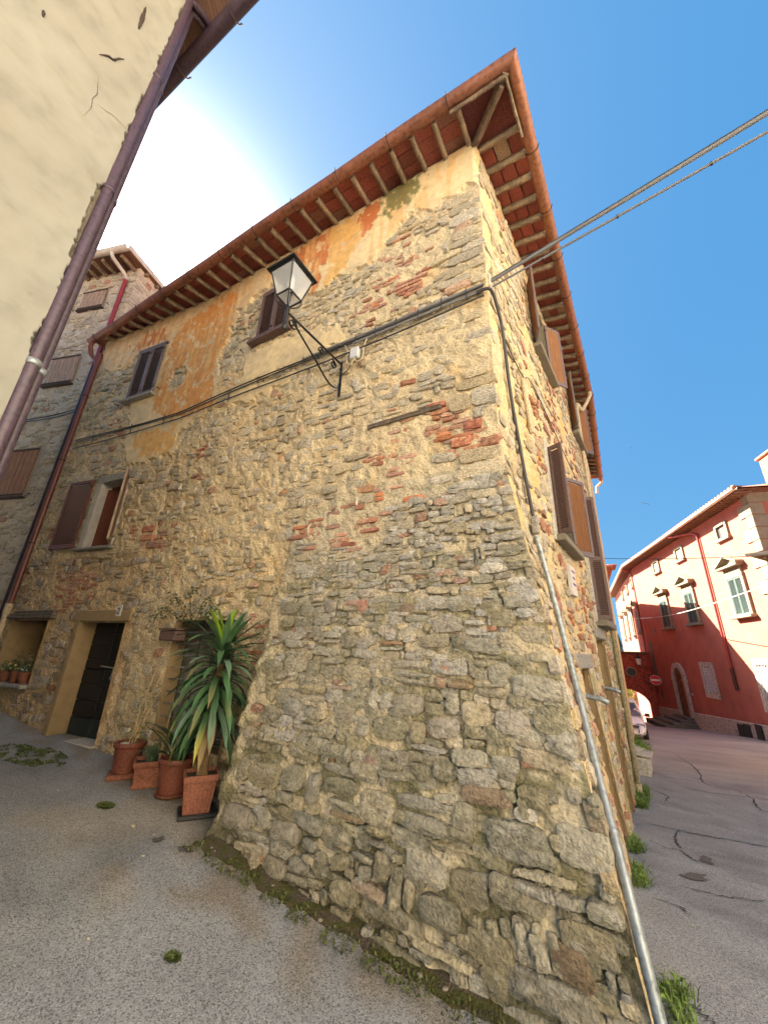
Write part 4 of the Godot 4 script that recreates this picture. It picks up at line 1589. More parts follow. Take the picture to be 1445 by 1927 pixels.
func build_tall_house() -> void:
	var t := thing("tall_stone_house", "tall grey rubble house with plank shutters rising behind the corner house", "house", tall(2.0, 0.3, 0))
	var s := Shape.new()
	for side_i in 2:
		var map: Callable = tall if side_i == 0 else tall_side
		var g := 0.06
		var wdt := 3.4 if side_i == 0 else 6.0
		var y0 := 1.0 if side_i == 0 else 8.4
		var nu := int(wdt / g)
		var nv := int((12.35 - y0) / g)
		var b0 := s.v.size()
		for j in nv + 1:
			for i in nu + 1:
				var u := i * g
				var y := y0 + j * g
				var n := fine.get_noise_2d(u * 3.0 + 700.0 + side_i * 50, y * 3.0)
				var c := Color(0.68, 0.6, 0.48).lerp(Color(0.76, 0.66, 0.5), clampf(0.5 + n, 0, 1)) * (1.0 + 0.2 * fine.get_noise_2d(u * 9.0, y * 9.0 + 55.0))
				s.add(map.call(u, y, 0.03 * n * smoothstep(0.0, 0.1, u)), c)
		for j in nv:
			for i in nu:
				var b := b0 + j * (nu + 1) + i
				if side_i == 0:
					s.i.append_array([b, b + 1, b + nu + 2, b, b + nu + 2, b + nu + 1])
				else:
					s.i.append_array([b, b + nu + 2, b + 1, b, b + nu + 1, b + nu + 2])
	s.face([tall(3.4, -0.5, 0), tall(9.0, -0.5, 0), tall(9.0, 12.3, 0), tall(3.4, 12.3, 0)], TN, Color(0.5, 0.42, 0.32))
	s.face([tall(0, -0.5, 0), tall(3.4, -0.5, 0), tall(3.4, 1.02, 0), tall(0, 1.02, 0)], TN, Color(0.5, 0.42, 0.32))
	s.face([tall(9.0, -0.5, 0), tall(9.0, -0.5, -8), tall(9.0, 12.3, -8), tall(9.0, 12.3, 0)], TL, Color(0.5, 0.42, 0.32))
	s.face([tall(9.0, -0.5, -8), tall(0, -0.5, -8), tall(0, 12.3, -8), tall(9.0, 12.3, -8)], -TN, Color(0.5, 0.42, 0.32))
	var wall := part(t, "wall", s, M.mortar, true)
	var list := []
	lay({"u0": 0.0, "u1": 3.2, "v0": 2.0, "v1": 12.1, "h0": 0.09, "h1": 0.19, "w0": 0.12, "w1": 0.36, "cover": 0.8, "prot": 0.035, "wave": 0.12, "turn": 0.1}, tall, skip_tall, tall_tone, list, wall)
	lay({"u0": 0.0, "u1": 5.5, "v0": 9.2, "v1": 12.1, "h0": 0.1, "h1": 0.2, "w0": 0.16, "w1": 0.42, "cover": 0.8, "prot": 0.035, "wave": 0.1, "turn": 0.08}, tall_side, func(_a, _b, _c, _d): return false, tall_tone, list, wall, 0.7)
	list.sort_custom(func(a, b): return a.size > b.size)
	var rest := Shape.new()
	for k in list.size():
		if k < 150:
			part(wall, "stone", list[k].shape, M.stone, true)
		else:
			rest.join(list[k].shape)
	stuff(part(wall, "small_stones", rest, M.stone, true))
	# plank shutters, closed
	var cols := ["pale_wood", "pale_wood", "orange_wood"]
	var i3 := 0
	for r in [[0.88, 10.88, 1.72, 11.6], [0.94, 8.18, 1.88, 9.13], [1.1, 4.88, 2.06, 6.2]]:
		var sh := Node3D.new()
		sh.name = "plank_shutter"
		t.add_child(sh, true)
		var n := 6
		for k in n:
			var w: float = (r[2] - r[0]) / n
			part(sh, "plank", bx(frame(tall(r[0] + (k + 0.5) * w, (r[1] + r[3]) / 2 + rng.randf_range(-0.01, 0.01), 0.06), TL, UPV, TN), Vector3(w - 0.012, r[3] - r[1], 0.03), 0.005), M[cols[i3]])
		for yy in [r[1] + 0.04, r[3] - 0.05]:
			part(sh, "strap", bx(frame(tall((r[0] + r[2]) / 2, yy, 0.085), TL, UPV, TN), Vector3(r[2] - r[0] + 0.06, 0.04, 0.02), 0.003), M.rusty_iron)
		part(sh, "ledge", bx(frame(tall((r[0] + r[2]) / 2, r[1] - 0.03, 0.06), TL, UPV, TN), Vector3(r[2] - r[0] + 0.1, 0.04, 0.1), 0.006), M.rusty_iron)
		for e in [r[0] - 0.22, r[2] + 0.22]:
			hook(sh, frame(tall(e, r[1] + 0.05, 0.02), TL, UPV, TN))
		i3 += 1
	# eaves
	var roof := Node3D.new()
	roof.name = "roof"
	t.add_child(roof)
	s = Shape.new()
	var c1 := tall(-0.12, 12.36, 0.58)
	var c2 := tall(9.2, 12.36, 0.58)
	var c3 := tall(-0.12, 12.36, -8.2)
	var c4 := tall(9.2, 12.36, -8.2)
	var ap := tall(4.5, 14.2, -3.8)
	for f in [[c1, c2, ap], [c2, c4, ap], [c4, c3, ap], [c3, c1, ap]]:
		s.face(f, UPV)
	s.face([c1 - UPV * 0.05, c2 - UPV * 0.05, c4 - UPV * 0.05, c3 - UPV * 0.05], -UPV)
	part(roof, "roof_covering", s, M.soffit_wood)
	for k in 14:
		var a := 0.15 + k * 0.34
		part(roof, "rafter", rafter(tall(a, 12.22, -0.1), tall(a, 12.2, 0.5), 0.08, 0.1, Color(0.34, 0.24, 0.16)), M.old_wood, true)
	for k in 12:
		var q := 0.2 + k * 0.4
		part(roof, "rafter", rafter(tall(0.3, 12.24, -q), tall(-0.12, 12.24, -q), 0.08, 0.1, Color(0.34, 0.24, 0.16)), M.old_wood, true)
	part(roof, "verge_board", bx(frame(tall(-0.15, 12.38, -3.8), TL, UPV, TN), Vector3(0.05, 0.16, 8.8), 0.01), M.fascia)
	s = Shape.new()
	trough(s, [tall(-0.2, 12.32, 0.62), tall(9.2, 12.32, 0.62)], [TN, TN], 0.1, func(_k, _j): return Color.WHITE)
	part(roof, "gutter", s, M.fascia, true)
	# red downpipe, turning darker lower down where it runs beside the brown one
	s = Shape.new()
	tube(s, smooth_path([tall(0.35, 12.28, 0.6), tall(0.34, 12.1, 0.58), tall(0.28, 11.9, 0.14), tall(0.26, 11.7, 0.09)]), 0.05, 10)
	var dp := part(t, "downpipe", s, M.fascia, true)
	s = Shape.new()
	tube(s, [tall(0.26, 11.75, 0.09), tall(0.26, 8.6, 0.1)], 0.055, 10)
	part(dp, "red_section", s, M.red_pipe, true)
	s = Shape.new()
	tube(s, [tall(0.26, 8.6, 0.1), tall(0.3, 0.6, 0.12)], 0.055, 10)
	part(dp, "dark_section", s, M.dark_pipe, true)


# ================================================================ cream rendered house at the left of the alley
const K3 := Vector3(-2.263, 0, -1.969)


func gable(u: float, y: float, d: float) -> Vector3:
	return K3 + N1 * u - L1 * d + Vector3(0, y, 0)


func build_plaster_house() -> void:
	var t := thing("plaster_house", "cream rendered house with crumbling plaster edge and twin violet downpipes", "house", K3 + L1 * 4.0 + N1 * 3.0)
	var us := PackedFloat32Array()
	var q := 0.0
	while q < 3.3:
		us.append(q)
		q += 0.008 if q < 0.2 else 0.08
	var s := Shape.new()
	var n := us.size()
	var nv := 640
	for j in nv + 1:
		var y := -0.6 + j * 0.0143
		for u in us:
			var edge := 0.014 + 0.03 * fine.get_noise_2d(y * 2.2, 3.0) + 0.016 * fine.get_noise_2d(y * 13.0, 9.0 + u * 20.0) + (0.02 if y > 4.2 and y < 5.0 else 0.0)
			var d := 0.0015 * fine.get_noise_2d(u * 2.0 + 60.0, y * 2.0)
			var k := fine.get_noise_2d(u * 0.8 + 31.0, y * 0.8)
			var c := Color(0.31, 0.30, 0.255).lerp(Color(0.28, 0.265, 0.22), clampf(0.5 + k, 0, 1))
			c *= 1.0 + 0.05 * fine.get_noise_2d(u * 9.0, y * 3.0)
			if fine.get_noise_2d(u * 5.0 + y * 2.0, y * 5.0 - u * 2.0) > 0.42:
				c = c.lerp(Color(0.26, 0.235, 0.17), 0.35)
			if u < edge:
				d -= 0.035
				c = Color(0.22, 0.185, 0.14) * (1.0 + 0.5 * fine.get_noise_2d(u * 40.0, y * 40.0))
			s.add(gable(u, y, d), c)
	for j in nv:
		for i in n - 1:
			var b := j * n + i
			s.i.append_array([b, b + n + 1, b + 1, b, b + n, b + n + 1])
	part(t, "gable_wall", s, M.broken_render, true)
	# the wall along the alley and the rest of the block
	s = Shape.new()
	var cr := Color(0.55, 0.49, 0.37)  # paler than the gable so these faces bounce light onto the front
	s.face([gable(0, -0.6, -0.02), gable(0, -0.6, -11), gable(0, 8.5, -11), gable(0, 8.5, -0.02)], -N1, cr)
	s.face([gable(0, -0.6, -11), gable(3.3, -0.6, -11), gable(3.3, 8.5, -11), gable(0, 8.5, -11)], L1, cr)
	s.face([gable(3.3, -0.6, 0), gable(3.3, -0.6, -11), gable(3.3, 8.5, -11), gable(3.3, 8.5, 0)], N1, cr)
	part(t, "alley_wall", s, M.broken_render)
	# rust stain and cracks seen in the render
	var marks := [[[[0.245, 7.2], [0.235, 7.05], [0.23, 6.96], [0.225, 6.86]], 0.013, "rust_stain", "rusty_iron"], [[[0.35, 6.11], [0.32, 6.17], [0.30, 6.2], [0.27, 6.22], [0.25, 6.29], [0.22, 6.35]], 0.007, "crack", "rusty_iron"], [[[0.30, 5.89], [0.28, 5.8], [0.265, 5.72], [0.275, 5.64], [0.26, 5.55], [0.275, 5.41]], 0.0016, "crack", "earth"], [[[0.24, 5.64], [0.18, 5.66], [0.13, 5.69], [0.02, 5.7]], 0.0014, "crack", "earth"], [[[0.67, 5.93], [0.665, 5.9], [0.66, 5.87]], 0.008, "chip", "rusty_iron"], [[[0.9, 4.6], [0.84, 4.5], [0.86, 4.3], [0.78, 4.1]], 0.0014, "crack", "earth"]]
	for m in marks:
		s = Shape.new()
		var pts := []
		for p in m[0]:
			pts.append(gable(p[0], p[1], 0.006))
		var rr := []
		var sp := smooth_path(pts, 5)
		for k in sp.size():
			rr.append(m[1] * (0.35 + sin(PI * (k + 0.5) / sp.size())) * rng.randf_range(0.7, 1.1))
		tube(s, sp, rr, 5)
		part(t, m[2], s, M[m[3]], true)
	# eaves over the alley
	var y0 := 8.28
	s = Shape.new()
	var a0 := C0 + UPV * y0
	var ga := func(ss: float, o: float, y: float) -> Vector3: return C0 + L1 * ss + N1 * o + UPV * y
	s.face([ga.call(0.8, 2.84, y0), ga.call(14.0, 2.84, y0), ga.call(14.0, 6.8, y0 + 1.3), ga.call(0.8, 6.8, y0 + 1.3)], UPV)
	s.face([ga.call(0.8, 2.84, y0 - 0.1), ga.call(14.0, 2.84, y0 - 0.1), ga.call(14.0, 6.8, y0 + 1.2), ga.call(0.8, 6.8, y0 + 1.2)], -UPV)
	s.face([ga.call(0.8, 2.84, y0 - 0.1), ga.call(0.8, 6.8, y0 + 1.2), ga.call(0.8, 6.8, y0 + 1.3), ga.call(0.8, 2.84, y0)], -L1)
	s.face([ga.call(0.8, 2.84, y0 - 0.1), ga.call(14.0, 2.84, y0 - 0.1), ga.call(14.0, 2.84, y0), ga.call(0.8, 2.84, y0)], -N1)
	var roof := part(t, "roof", s, M.soffit_wood)
	s = Shape.new()
	s.face([gable(-0.0, 8.4, -0.01), gable(3.3, 8.4, -0.01), gable(3.3, 9.5, -0.01)], -L1, cr)
	part(t, "gable_peak", s, M.broken_render)
	s = Shape.new()
	var path := []
	var outs := []
	for k in 24:
		path.append(ga.call(0.75 + k * 0.55, 2.84, 8.2))
		outs.append(-N1)
	trough(s, path, outs, 0.075, func(_k, _j): return Color.WHITE)
	var gt := part(roof, "gutter", s, M.violet_pipe, true)
	for k in 9:
		part(gt, "gutter_bracket", hoop(ga.call(1.0 + k * 0.9, 2.84, 8.2), -N1), M.rusty_iron, true)
	# two downpipes at the corner
	for e in [[2.215, 3.128, 0.036, 8.1], [2.285, 3.07, 0.03, 8.1]]:
		s = Shape.new()
		tube(s, smooth_path([ga.call(e[0] + 0.05, 2.86, 8.22), ga.call(e[0], 2.95, 8.2), ga.call(e[0], e[1], 8.1), ga.call(e[0], e[1], 7.8), ga.call(e[0], e[1], 3.0), ga.call(e[0], e[1], -0.3)], 4), e[2], 14)
		var dp := part(t, "downpipe", s, M.violet_pipe, true)
		for yy in [3.3, 5.0, 6.6]:
			s = Shape.new()
			tube(s, [ga.call(e[0], e[1], yy - 0.02), ga.call(e[0], e[1], yy + 0.02)], e[2] + 0.006, 14)
			part(dp, "pipe_joint", s, M.zinc if yy == 3.3 else M.violet_pipe, true)
	# thin pale strip beside the pipes where the render has fallen
	part(t, "pale_strip", bx(frame(ga.call(2.2, 3.14, 4.6), L1, UPV, N1), Vector3(0.03, 1.1, 0.012), 0.002), M.cream_pipe)


# ================================================================ salmon palazzo down the side street
const PZ := Vector3(20.597, 0, -28.5)
const PD := Vector3(-0.27309, 0, 0.96199)     # along its front, coming nearer
const PN := Vector3(-0.96199, 0, -0.27309)
const WD := Vector3(0.43837, 0, -0.89879)     # the wing beyond the bend
const WN := Vector3(-0.89879, 0, -0.43837)


func pal(a: float, y: float, o: float) -> Vector3:
	return PZ + PD * a + PN * o + Vector3(0, y, 0)


func wing(b: float, y: float, o: float) -> Vector3:
	return pal(-4.3, 0, 0) + WD * b + WN * o + Vector3(0, y, 0)


func pf(map: Callable, a: float, y: float, o: float) -> Transform3D:
	var x: Vector3 = (map.call(1.0, 0.0, 0.0) - map.call(0.0, 0.0, 0.0)).normalized()
	var z: Vector3 = (map.call(0.0, 0.0, 1.0) - map.call(0.0, 0.0, 0.0)).normalized()
	return frame(map.call(a, y, o), x, UPV, z)


func prism(s: Shape, pts: Array, map: Callable, o0: float, o1: float) -> void:
	var n := pts.size()
	var f := []
	var b := []
	var mid := Vector3.ZERO
	for p in pts:
		f.append(map.call(p.x, p.y, o1))
		b.append(map.call(p.x, p.y, o0))
		mid += map.call(p.x, p.y, o1) / n
	var z: Vector3 = f[0] - b[0]
	s.face(f, z)
	for k in n:
		var k2 := (k + 1) % n
		var e: Vector3 = (f[k2] - f[k]).cross(z)
		if e.dot((f[k] + f[k2]) / 2 - mid) < 0:
			e = -e
		s.face([f[k], f[k2], b[k2], b[k]], e)


func palazzo_window(t: Node, map: Callable, a: float, w: float, y0: float, y1: float, ped := true) -> void:
	var o := part(t, "window", bx(pf(map, a, (y0 + y1) / 2, 0.02), Vector3(w, y1 - y0, 0.05)), M.teal_shutter)
	for sgn in [-1, 1]:
		part(o, "surround", bx(pf(map, a + sgn * (w / 2 + 0.1), (y0 + y1) / 2 + 0.05, 0.05), Vector3(0.2, y1 - y0 + 0.1, 0.14), 0.01), M.trim)
		leaf(o, pf(map, a + sgn * w * 0.5, y0, 0.08) * Transform3D(Basis.from_scale(Vector3(-sgn, 1, 1)), Vector3.ZERO), w / 2 - 0.01, y1 - y0, M.teal_shutter, M.teal_shutter)
	part(o, "head", bx(pf(map, a, y1 + 0.1, 0.05), Vector3(w + 0.4, 0.2, 0.14), 0.01), M.trim)
	part(o, "window_sill", bx(pf(map, a, y0 - 0.08, 0.12), Vector3(w + 0.6, 0.14, 0.3), 0.02), M.trim)
	if not ped:
		return
	part(o, "frieze", bx(pf(map, a, y1 + 0.36, 0.06), Vector3(w + 0.3, 0.3, 0.12), 0.01), M.trim)
	part(o, "cornice", bx(pf(map, a, y1 + 0.56, 0.16), Vector3(w + 0.75, 0.12, 0.36), 0.02), M.trim)
	var s := Shape.new()
	prism(s, [Vector2(a - w / 2 - 0.3, y1 + 0.62), Vector2(a + w / 2 + 0.3, y1 + 0.62), Vector2(a, y1 + 1.02)], map, 0.0, 0.12)
	part(o, "tympanum", s, M.trim)
	for sgn in [-1, 1]:
		s = Shape.new()
		var p0 := Vector2(a + sgn * (w / 2 + 0.42), y1 + 0.62)
		var p1 := Vector2(a, y1 + 1.06)
		prism(s, [p0, p1, p1 + Vector2(0, 0.14), p0 + Vector2(0, 0.12)], map, 0.0, 0.36)
		part(o, "raking_cornice", s, M.trim)


func build_palazzo() -> void:
	var t := thing("pink_palazzo", "salmon pink palazzo with pedimented windows, arched door and stone quoins", "house", pal(2.0, -2.2, 0))
	var s := Shape.new()
	var top := 9.35
	for k in 17:
		var a0 := lerpf(-4.3, 12.3, k / 17.0)
		var a1 := lerpf(-4.3, 12.3, (k + 1) / 17.0)
		s.face([pal(a0, -3.6, 0), pal(a1, -3.6, 0), pal(a1, top, 0), pal(a0, top, 0)], PN)
	part(t, "wall", s, M.pink_plaster)
	s = Shape.new()
	s.face([wing(0, -4.5, 0), wing(19, -4.5, 0), wing(19, top, 0), wing(0, top, 0)], WN)
	s.face([pal(12.3, -3.6, 0), pal(12.3, -3.6, -12), pal(12.3, top, -12), pal(12.3, top, 0)], PD)
	s.face([wing(19, -4.5, 0), wing(19, -4.5, -8), wing(19, top, -8), wing(19, top, 0)], WD)
	s.face([pal(12.3, -3.6, -12), wing(19, -4.5, -8), wing(19, top, -8), pal(12.3, top, -12)], -PN)
	part(t, "wing_wall", s, M.pink_plaster)
	# plinth
	s = Shape.new()
	for k in 14:
		var a0 := lerpf(-4.35, -0.45, k / 4.0) if k < 4 else lerpf(1.5, 12.35, (k - 4) / 10.0)
		var a1 := lerpf(-4.35, -0.45, (k + 1) / 4.0) if k < 4 else lerpf(1.5, 12.35, (k - 3) / 10.0)
		if k == 4:
			part(t, "plinth", s, M.plinth)
			s = Shape.new()
			a0 = 1.5
		var ya := -1.38 + 0.045 * a0
		var yb := -1.38 + 0.045 * a1
		s.face([pal(a0, -3.6, 0.06), pal(a1, -3.6, 0.06), pal(a1, yb, 0.06), pal(a0, ya, 0.06)], PN)
		s.face([pal(a0, ya, 0.06), pal(a1, yb, 0.06), pal(a1, yb + 0.04, 0.0), pal(a0, ya + 0.04, 0.0)], UPV)
	part(t, "plinth", s, M.plinth)
	for e in [[6.0, 0.28, 0.36, "render_grey"], [6.75, 0.5, 0.62, "door_metal"], [7.35, 0.55, 0.66, "door_metal"], [8.35, 0.55, 0.72, "door_metal"]]:
		part(t, "meter_door", bx(pf(pal, e[0], -1.75 + 0.06 * (e[0] - 6.0) + e[2] / 2 - 0.1, 0.08), Vector3(e[1], e[2], 0.04), 0.01), M[e[3]])
	# storeys of windows
	for e in [[0.6, 1.1], [4.55, 1.1], [9.7, 1.15]]:
		palazzo_window(t, pal, e[0], e[1], 3.98, 5.8)
	for b in [1.9, 6.0, 10.3, 14.4]:
		palazzo_window(t, wing, b, 1.1, 3.98, 5.8)
	for a in [0.6, 4.55]:
		var o := part(t, "attic_window", bx(pf(pal, a, 8.3, 0.0), Vector3(0.86, 0.68, 0.06)), M.trim)
		ring_frame(o, pal, a, 8.3, 0.9, 0.72)
	var oo := part(t, "attic_window", bx(pf(pal, 9.7, 8.24, 0.0), Vector3(0.8, 0.6, 0.02)), M.dark_void)  # panel coloured dark in place of an unlit interior
	ring_frame(oo, pal, 9.7, 8.24, 0.86, 0.66)
	part(oo, "casement", bx(pf(pal, 9.78, 8.22, 0.02), Vector3(0.46, 0.5, 0.03)), M.painted_wood)
	for b in [1.9, 6.0, 10.3]:
		var o := part(t, "attic_window", bx(pf(wing, b, 8.3, 0.0), Vector3(0.86, 0.68, 0.06)), M.trim)
		ring_frame(o, wing, b, 8.3, 0.9, 0.72)
	# ground-floor windows with lattices
	for e in [[4.6, 0.95, 0.05, 1.5], [10.3, 1.6, -0.1, 1.7]]:
		var o := part(t, "lattice_window", bx(pf(pal, e[0], (e[2] + e[3]) / 2, 0.0), Vector3(e[1], e[3] - e[2], 0.03)), M.dark_void)  # dark sheet behind the lattice, the room's shade put into its colour
		for sgn in [-1, 1]:
			part(o, "surround", bx(pf(pal, e[0] + sgn * (e[1] / 2 + 0.13), (e[2] + e[3]) / 2, 0.04), Vector3(0.28, e[3] - e[2] + 0.5, 0.1), 0.01), M.plinth)
			part(o, "surround", bx(pf(pal, e[0], (e[2] + e[3]) / 2 + sgn * ((e[3] - e[2]) / 2 + 0.12), 0.035), Vector3(e[1], 0.26, 0.1), 0.01), M.plinth)
		s = Shape.new()
		var d := -4.0
		while d < 4.0:
			for sgn in [-1, 1]:
				var p := []
				for k in 20:
					var x := lerpf(-e[1] / 2, e[1] / 2, k / 19.0)
					var yy: float = (e[2] + e[3]) / 2 + d + sgn * x * 1.5
					if yy > e[2] and yy < e[3]:
						p.append(pal(e[0] + x, yy, 0.05))
				if p.size() > 1:
					bar(s, p[0], p[-1], 0.018, 0.018)
			d += 0.2
		stuff(part(o, "lattice", s, M.sign_white))
	# arched door with steps
	var door := Node3D.new()
	door.name = "entrance"
	t.add_child(door)
	s = Shape.new()
	var inner := []
	var outer := []
	for k in 13:
		var w := PI * k / 12.0
		inner.append(Vector2(0.55 + 0.68 * cos(w), 0.62 + 0.7 * sin(w)))
		outer.append(Vector2(0.55 + 1.02 * cos(w), 0.62 + 1.05 * sin(w)))
	for k in 12:
		prism(s, [inner[k], inner[k + 1], outer[k + 1], outer[k]], pal, 0.0, 0.14)
	for sgn in [-1, 1]:
		box(s, pf(pal, 0.55 + sgn * 0.85, -0.5, 0.07), Vector3(0.34, 2.24, 0.14), 0.01)
	box(s, pf(pal, 0.55 - 0.85, 0.6, 0.08), Vector3(0.42, 0.1, 0.2), 0.01)
	box(s, pf(pal, 0.55 + 0.85, 0.6, 0.08), Vector3(0.42, 0.1, 0.2), 0.01)
	part(door, "stone_arch", s, M.plinth)
	s = Shape.new()
	var lunette := inner.duplicate()
	lunette.append(Vector2(-0.13, -1.6))
	lunette.append(Vector2(1.23, -1.6))
	prism(s, lunette, pal, 0.0, 0.02)
	var dl := part(door, "door_leaf", s, M.walnut)
	for k in 2:
		for j in 5:
			part(dl, "door_panel", bx(pf(pal, 0.22 + k * 0.66, -1.33 + j * 0.52, 0.03), Vector3(0.46, 0.36, 0.05), 0.018), M.walnut)
	part(dl, "transom", bx(pf(pal, 0.55, 0.98, 0.04), Vector3(1.3, 0.09, 0.05), 0.01), M.walnut)
	for k in 4:
		part(door, "step", bx(pf(pal, 0.5 - 0.05 * (4 - k), -2.22 + k * 0.15, 0.95 - k * 0.24), Vector3(3.7 - k * 0.5, 0.3, 1.9 - k * 0.48), 0.02), M.dark_step)
	# slits and niches in the shadowed end
	part(t, "slit_window", bx(pf(pal, -2.3, 3.9, 0.0), Vector3(0.26, 0.5, 0.03)), M.dark_void)  # slits are flat panels with the shade inside put into their colour
	var nt := part(t, "tall_niche", bx(pf(pal, -3.6, 1.7, 0.0), Vector3(0.5, 2.9, 0.03)), M.teal_shutter)
	part(nt, "niche_frame", bx(pf(pal, -3.6, 0.18, 0.05), Vector3(0.62, 0.12, 0.14)), M.trim)
	part(t, "slit_window", bx(pf(pal, -3.2, -0.75, 0.01), Vector3(0.24, 0.8, 0.03)), M.dark_void)
	part(t, "slit_window", bx(pf(pal, -4.0, 0.0, 0.01), Vector3(0.26, 1.4, 0.03)), M.dark_void)
	part(t, "door_bell", bx(pf(pal, 1.9, -0.2, 0.02), Vector3(0.1, 0.14, 0.04)), M.plate)
	# quoins at the near corner
	var yq := -1.3
	var kq := 0
	while yq < 9.2:
		var w := 0.95 if kq % 2 == 0 else 0.5
		part(t, "quoin", bx(pf(pal, 12.36 - w / 2, yq + 0.3, 0.0), Vector3(w, 0.58, 0.1), 0.015), M.trim)
		part(t, "quoin", bx(frame(pal(12.3, yq + 0.3, -(1.45 - w) / 2), PN, UPV, PD), Vector3(1.45 - w, 0.57, 0.1), 0.015), M.trim)
		yq += 0.6
		kq += 1
	# roof: soffit, close-set rafters, gutter
	var roof := Node3D.new()
	roof.name = "roof"
	t.add_child(roof)
	s = Shape.new()
	var ov := 0.75
	var e0 := pal(13.0, 9.45, ov)
	var e1 := pal(-4.3, 9.45, 0) + (PN + WN).normalized() * ov
	e1.y = 9.45
	var e2 := wing(19.6, 9.45, ov)
	var r0 := pal(7.0, 12.0, -6.0)
	var r1 := wing(10.0, 12.0, -5.0)
	var r2 := pal(13.0, 9.45, -12.5)
	s.face([e0, e1, r1, r0], UPV)
	s.face([e1, e2, r1], UPV)
	s.face([e0, r0, r2], UPV)
	s.face([e2, wing(19.6, 9.45, -8), r1], UPV)
	s.face([r0, r1, wing(19.6, 9.45, -8), r2], UPV)
	part(roof, "roof_covering", s, M.roof_tile)
	s = Shape.new()
	s.face([pal(13.0, 9.36, ov), pal(-4.3, 9.36, ov), pal(-4.3, 9.4, -0.1), pal(13.0, 9.4, -0.1)], -UPV)
	s.face([pal(-4.3, 9.36, ov), wing(0, 9.36, ov), wing(0, 9.4, -0.1)], -UPV)
	s.face([wing(0, 9.36, ov), wing(19.6, 9.36, ov), wing(19.6, 9.4, -0.1), wing(0, 9.4, -0.1)], -UPV)
	s.face([pal(12.3, 9.38, 0), pal(13.0, 9.38, ov), pal(13.0, 9.38, -12), pal(12.3, 9.38, -12)], -UPV)
	part(roof, "soffit", s, M.soffit_wood)
	s = Shape.new()
	var a := -4.1
	while a < 12.9:
		bar(s, pal(a, 9.31, 0.0), pal(a, 9.29, ov - 0.06), 0.07, 0.09)
		a += 0.3
	a = 0.2
	while a < 19.0:
		bar(s, wing(a, 9.31, 0.0), wing(a, 9.29, ov - 0.06), 0.07, 0.09)
		a += 0.3
	stuff(part(roof, "rafter_ends", s, M.soffit_wood))
	s = Shape.new()
	trough(s, [pal(13.05, 9.42, ov + 0.05), pal(-4.2, 9.42, ov + 0.05)], [PN, PN], 0.11, func(_k, _j): return Color.WHITE)
	part(roof, "gutter", s, M.fascia, true)
	s = Shape.new()
	trough(s, [pal(-4.2, 9.42, ov + 0.05), wing(0.1, 9.42, ov + 0.05), wing(19.6, 9.42, ov + 0.05)], [PN, WN, WN], 0.11, func(_k, _j): return Color.WHITE)
	part(roof, "gutter", s, M.fascia, true)
	# rows of tiles show along the near slope
	s = Shape.new()
	for k in 58:
		var u := -4.2 + k * 0.3
		tube(s, [pal(u, 9.52, ov + 0.02), pal(lerpf(u, 5.0, 0.3), 10.3, ov - 2.2)], 0.09, 6)
	for k in 60:
		var u := k * 0.32
		tube(s, [wing(u, 9.52, ov + 0.02), wing(lerpf(u, 9.0, 0.3), 10.3, ov - 2.2)], 0.09, 6)
	stuff(part(roof, "tile_rows", s, M.roof_tile, true))
	var ch := part(roof, "chimney", bx(pf(pal, 12.2, 10.6, -1.6), Vector3(0.9, 1.3, 0.7), 0.03), M.roof_tile)
	part(ch, "chimney_cap", bx(pf(pal, 12.2, 11.35, -1.6), Vector3(1.1, 0.14, 0.9), 0.03), M.roof_tile)
	part(roof, "chimney", bx(pf(pal, 6.6, 10.3, -1.8), Vector3(0.5, 0.7, 0.5), 0.03), M.grey_stone)
	# downpipes
	s = Shape.new()
	tube(s, smooth_path([pal(5.2, 9.35, ov), pal(5.5, 9.2, ov - 0.1), pal(6.9, 9.0, 0.2), pal(7.3, 8.7, 0.1), pal(7.3, 8.2, 0.09), pal(7.3, 1.5, 0.09)], 5), 0.06, 8)
	var dp := part(t, "downpipe", s, M.red_pipe, true)
	s = Shape.new()
	tube(s, [pal(7.3, 1.5, 0.09), pal(7.3, 0.7, 0.09), pal(7.42, 0.45, 0.12)], 0.075, 8)
	part(dp, "iron_foot", s, M.dark_pipe, true)
	s = Shape.new()
	tube(s, smooth_path([pal(-4.9, 9.3, ov), wing(0.9, 9.1, 0.4), wing(0.9, 8.8, 0.1), wing(0.9, 2.0, 0.09)], 5), 0.05, 8)
	part(t, "downpipe", s, M.red_pipe, true)
	# lantern of the far corner and the round sign: things of their own
	var lt := thing("wall_lantern", "small grey lantern on an iron arm at the shaded end of the pink palazzo", "lantern", pal(-4.1, 2.0, 0.1))
	s = Shape.new()
	tube(s, [pal(-3.9, 1.2, 0.05), pal(-3.9, 1.25, 1.0)], 0.025, 6)
	tube(s, [pal(-3.9, 0.8, 0.05), pal(-3.9, 1.2, 0.6)], 0.02, 6)
	part(lt, "arm", s, M.black_iron, true)
	s = Shape.new()
	lathe(s, frame(pal(-3.9, 1.3, 1.0), PD, UPV, PN), [Vector2(0.0, 0.0), Vector2(0.1, 0.05), Vector2(0.14, 0.12)], 6)
	lathe(s, frame(pal(-3.9, 1.3, 1.0), PD, UPV, PN), [Vector2(0.26, 0.58), Vector2(0.2, 0.68), Vector2(0.08, 0.8), Vector2(0.03, 0.95), Vector2(0.0, 1.0)], 6)
	part(lt, "cap", s, M.black_iron)
	s = Shape.new()
	lathe(s, frame(pal(-3.9, 1.3, 1.0), PD, UPV, PN), [Vector2(0.14, 0.12), Vector2(0.22, 0.58)], 6)
	part(lt, "glass", s, M.milk_glass)
	var sg := thing("no_entry_sign", "round red no entry sign with a white bar on the pink wall", "sign", pal(-2.75, 0.05, 0.1))
	var sz := Vector3(-0.62, 0, 0.785).normalized()
	var sc := pal(-2.75, 0.38, 0.42)
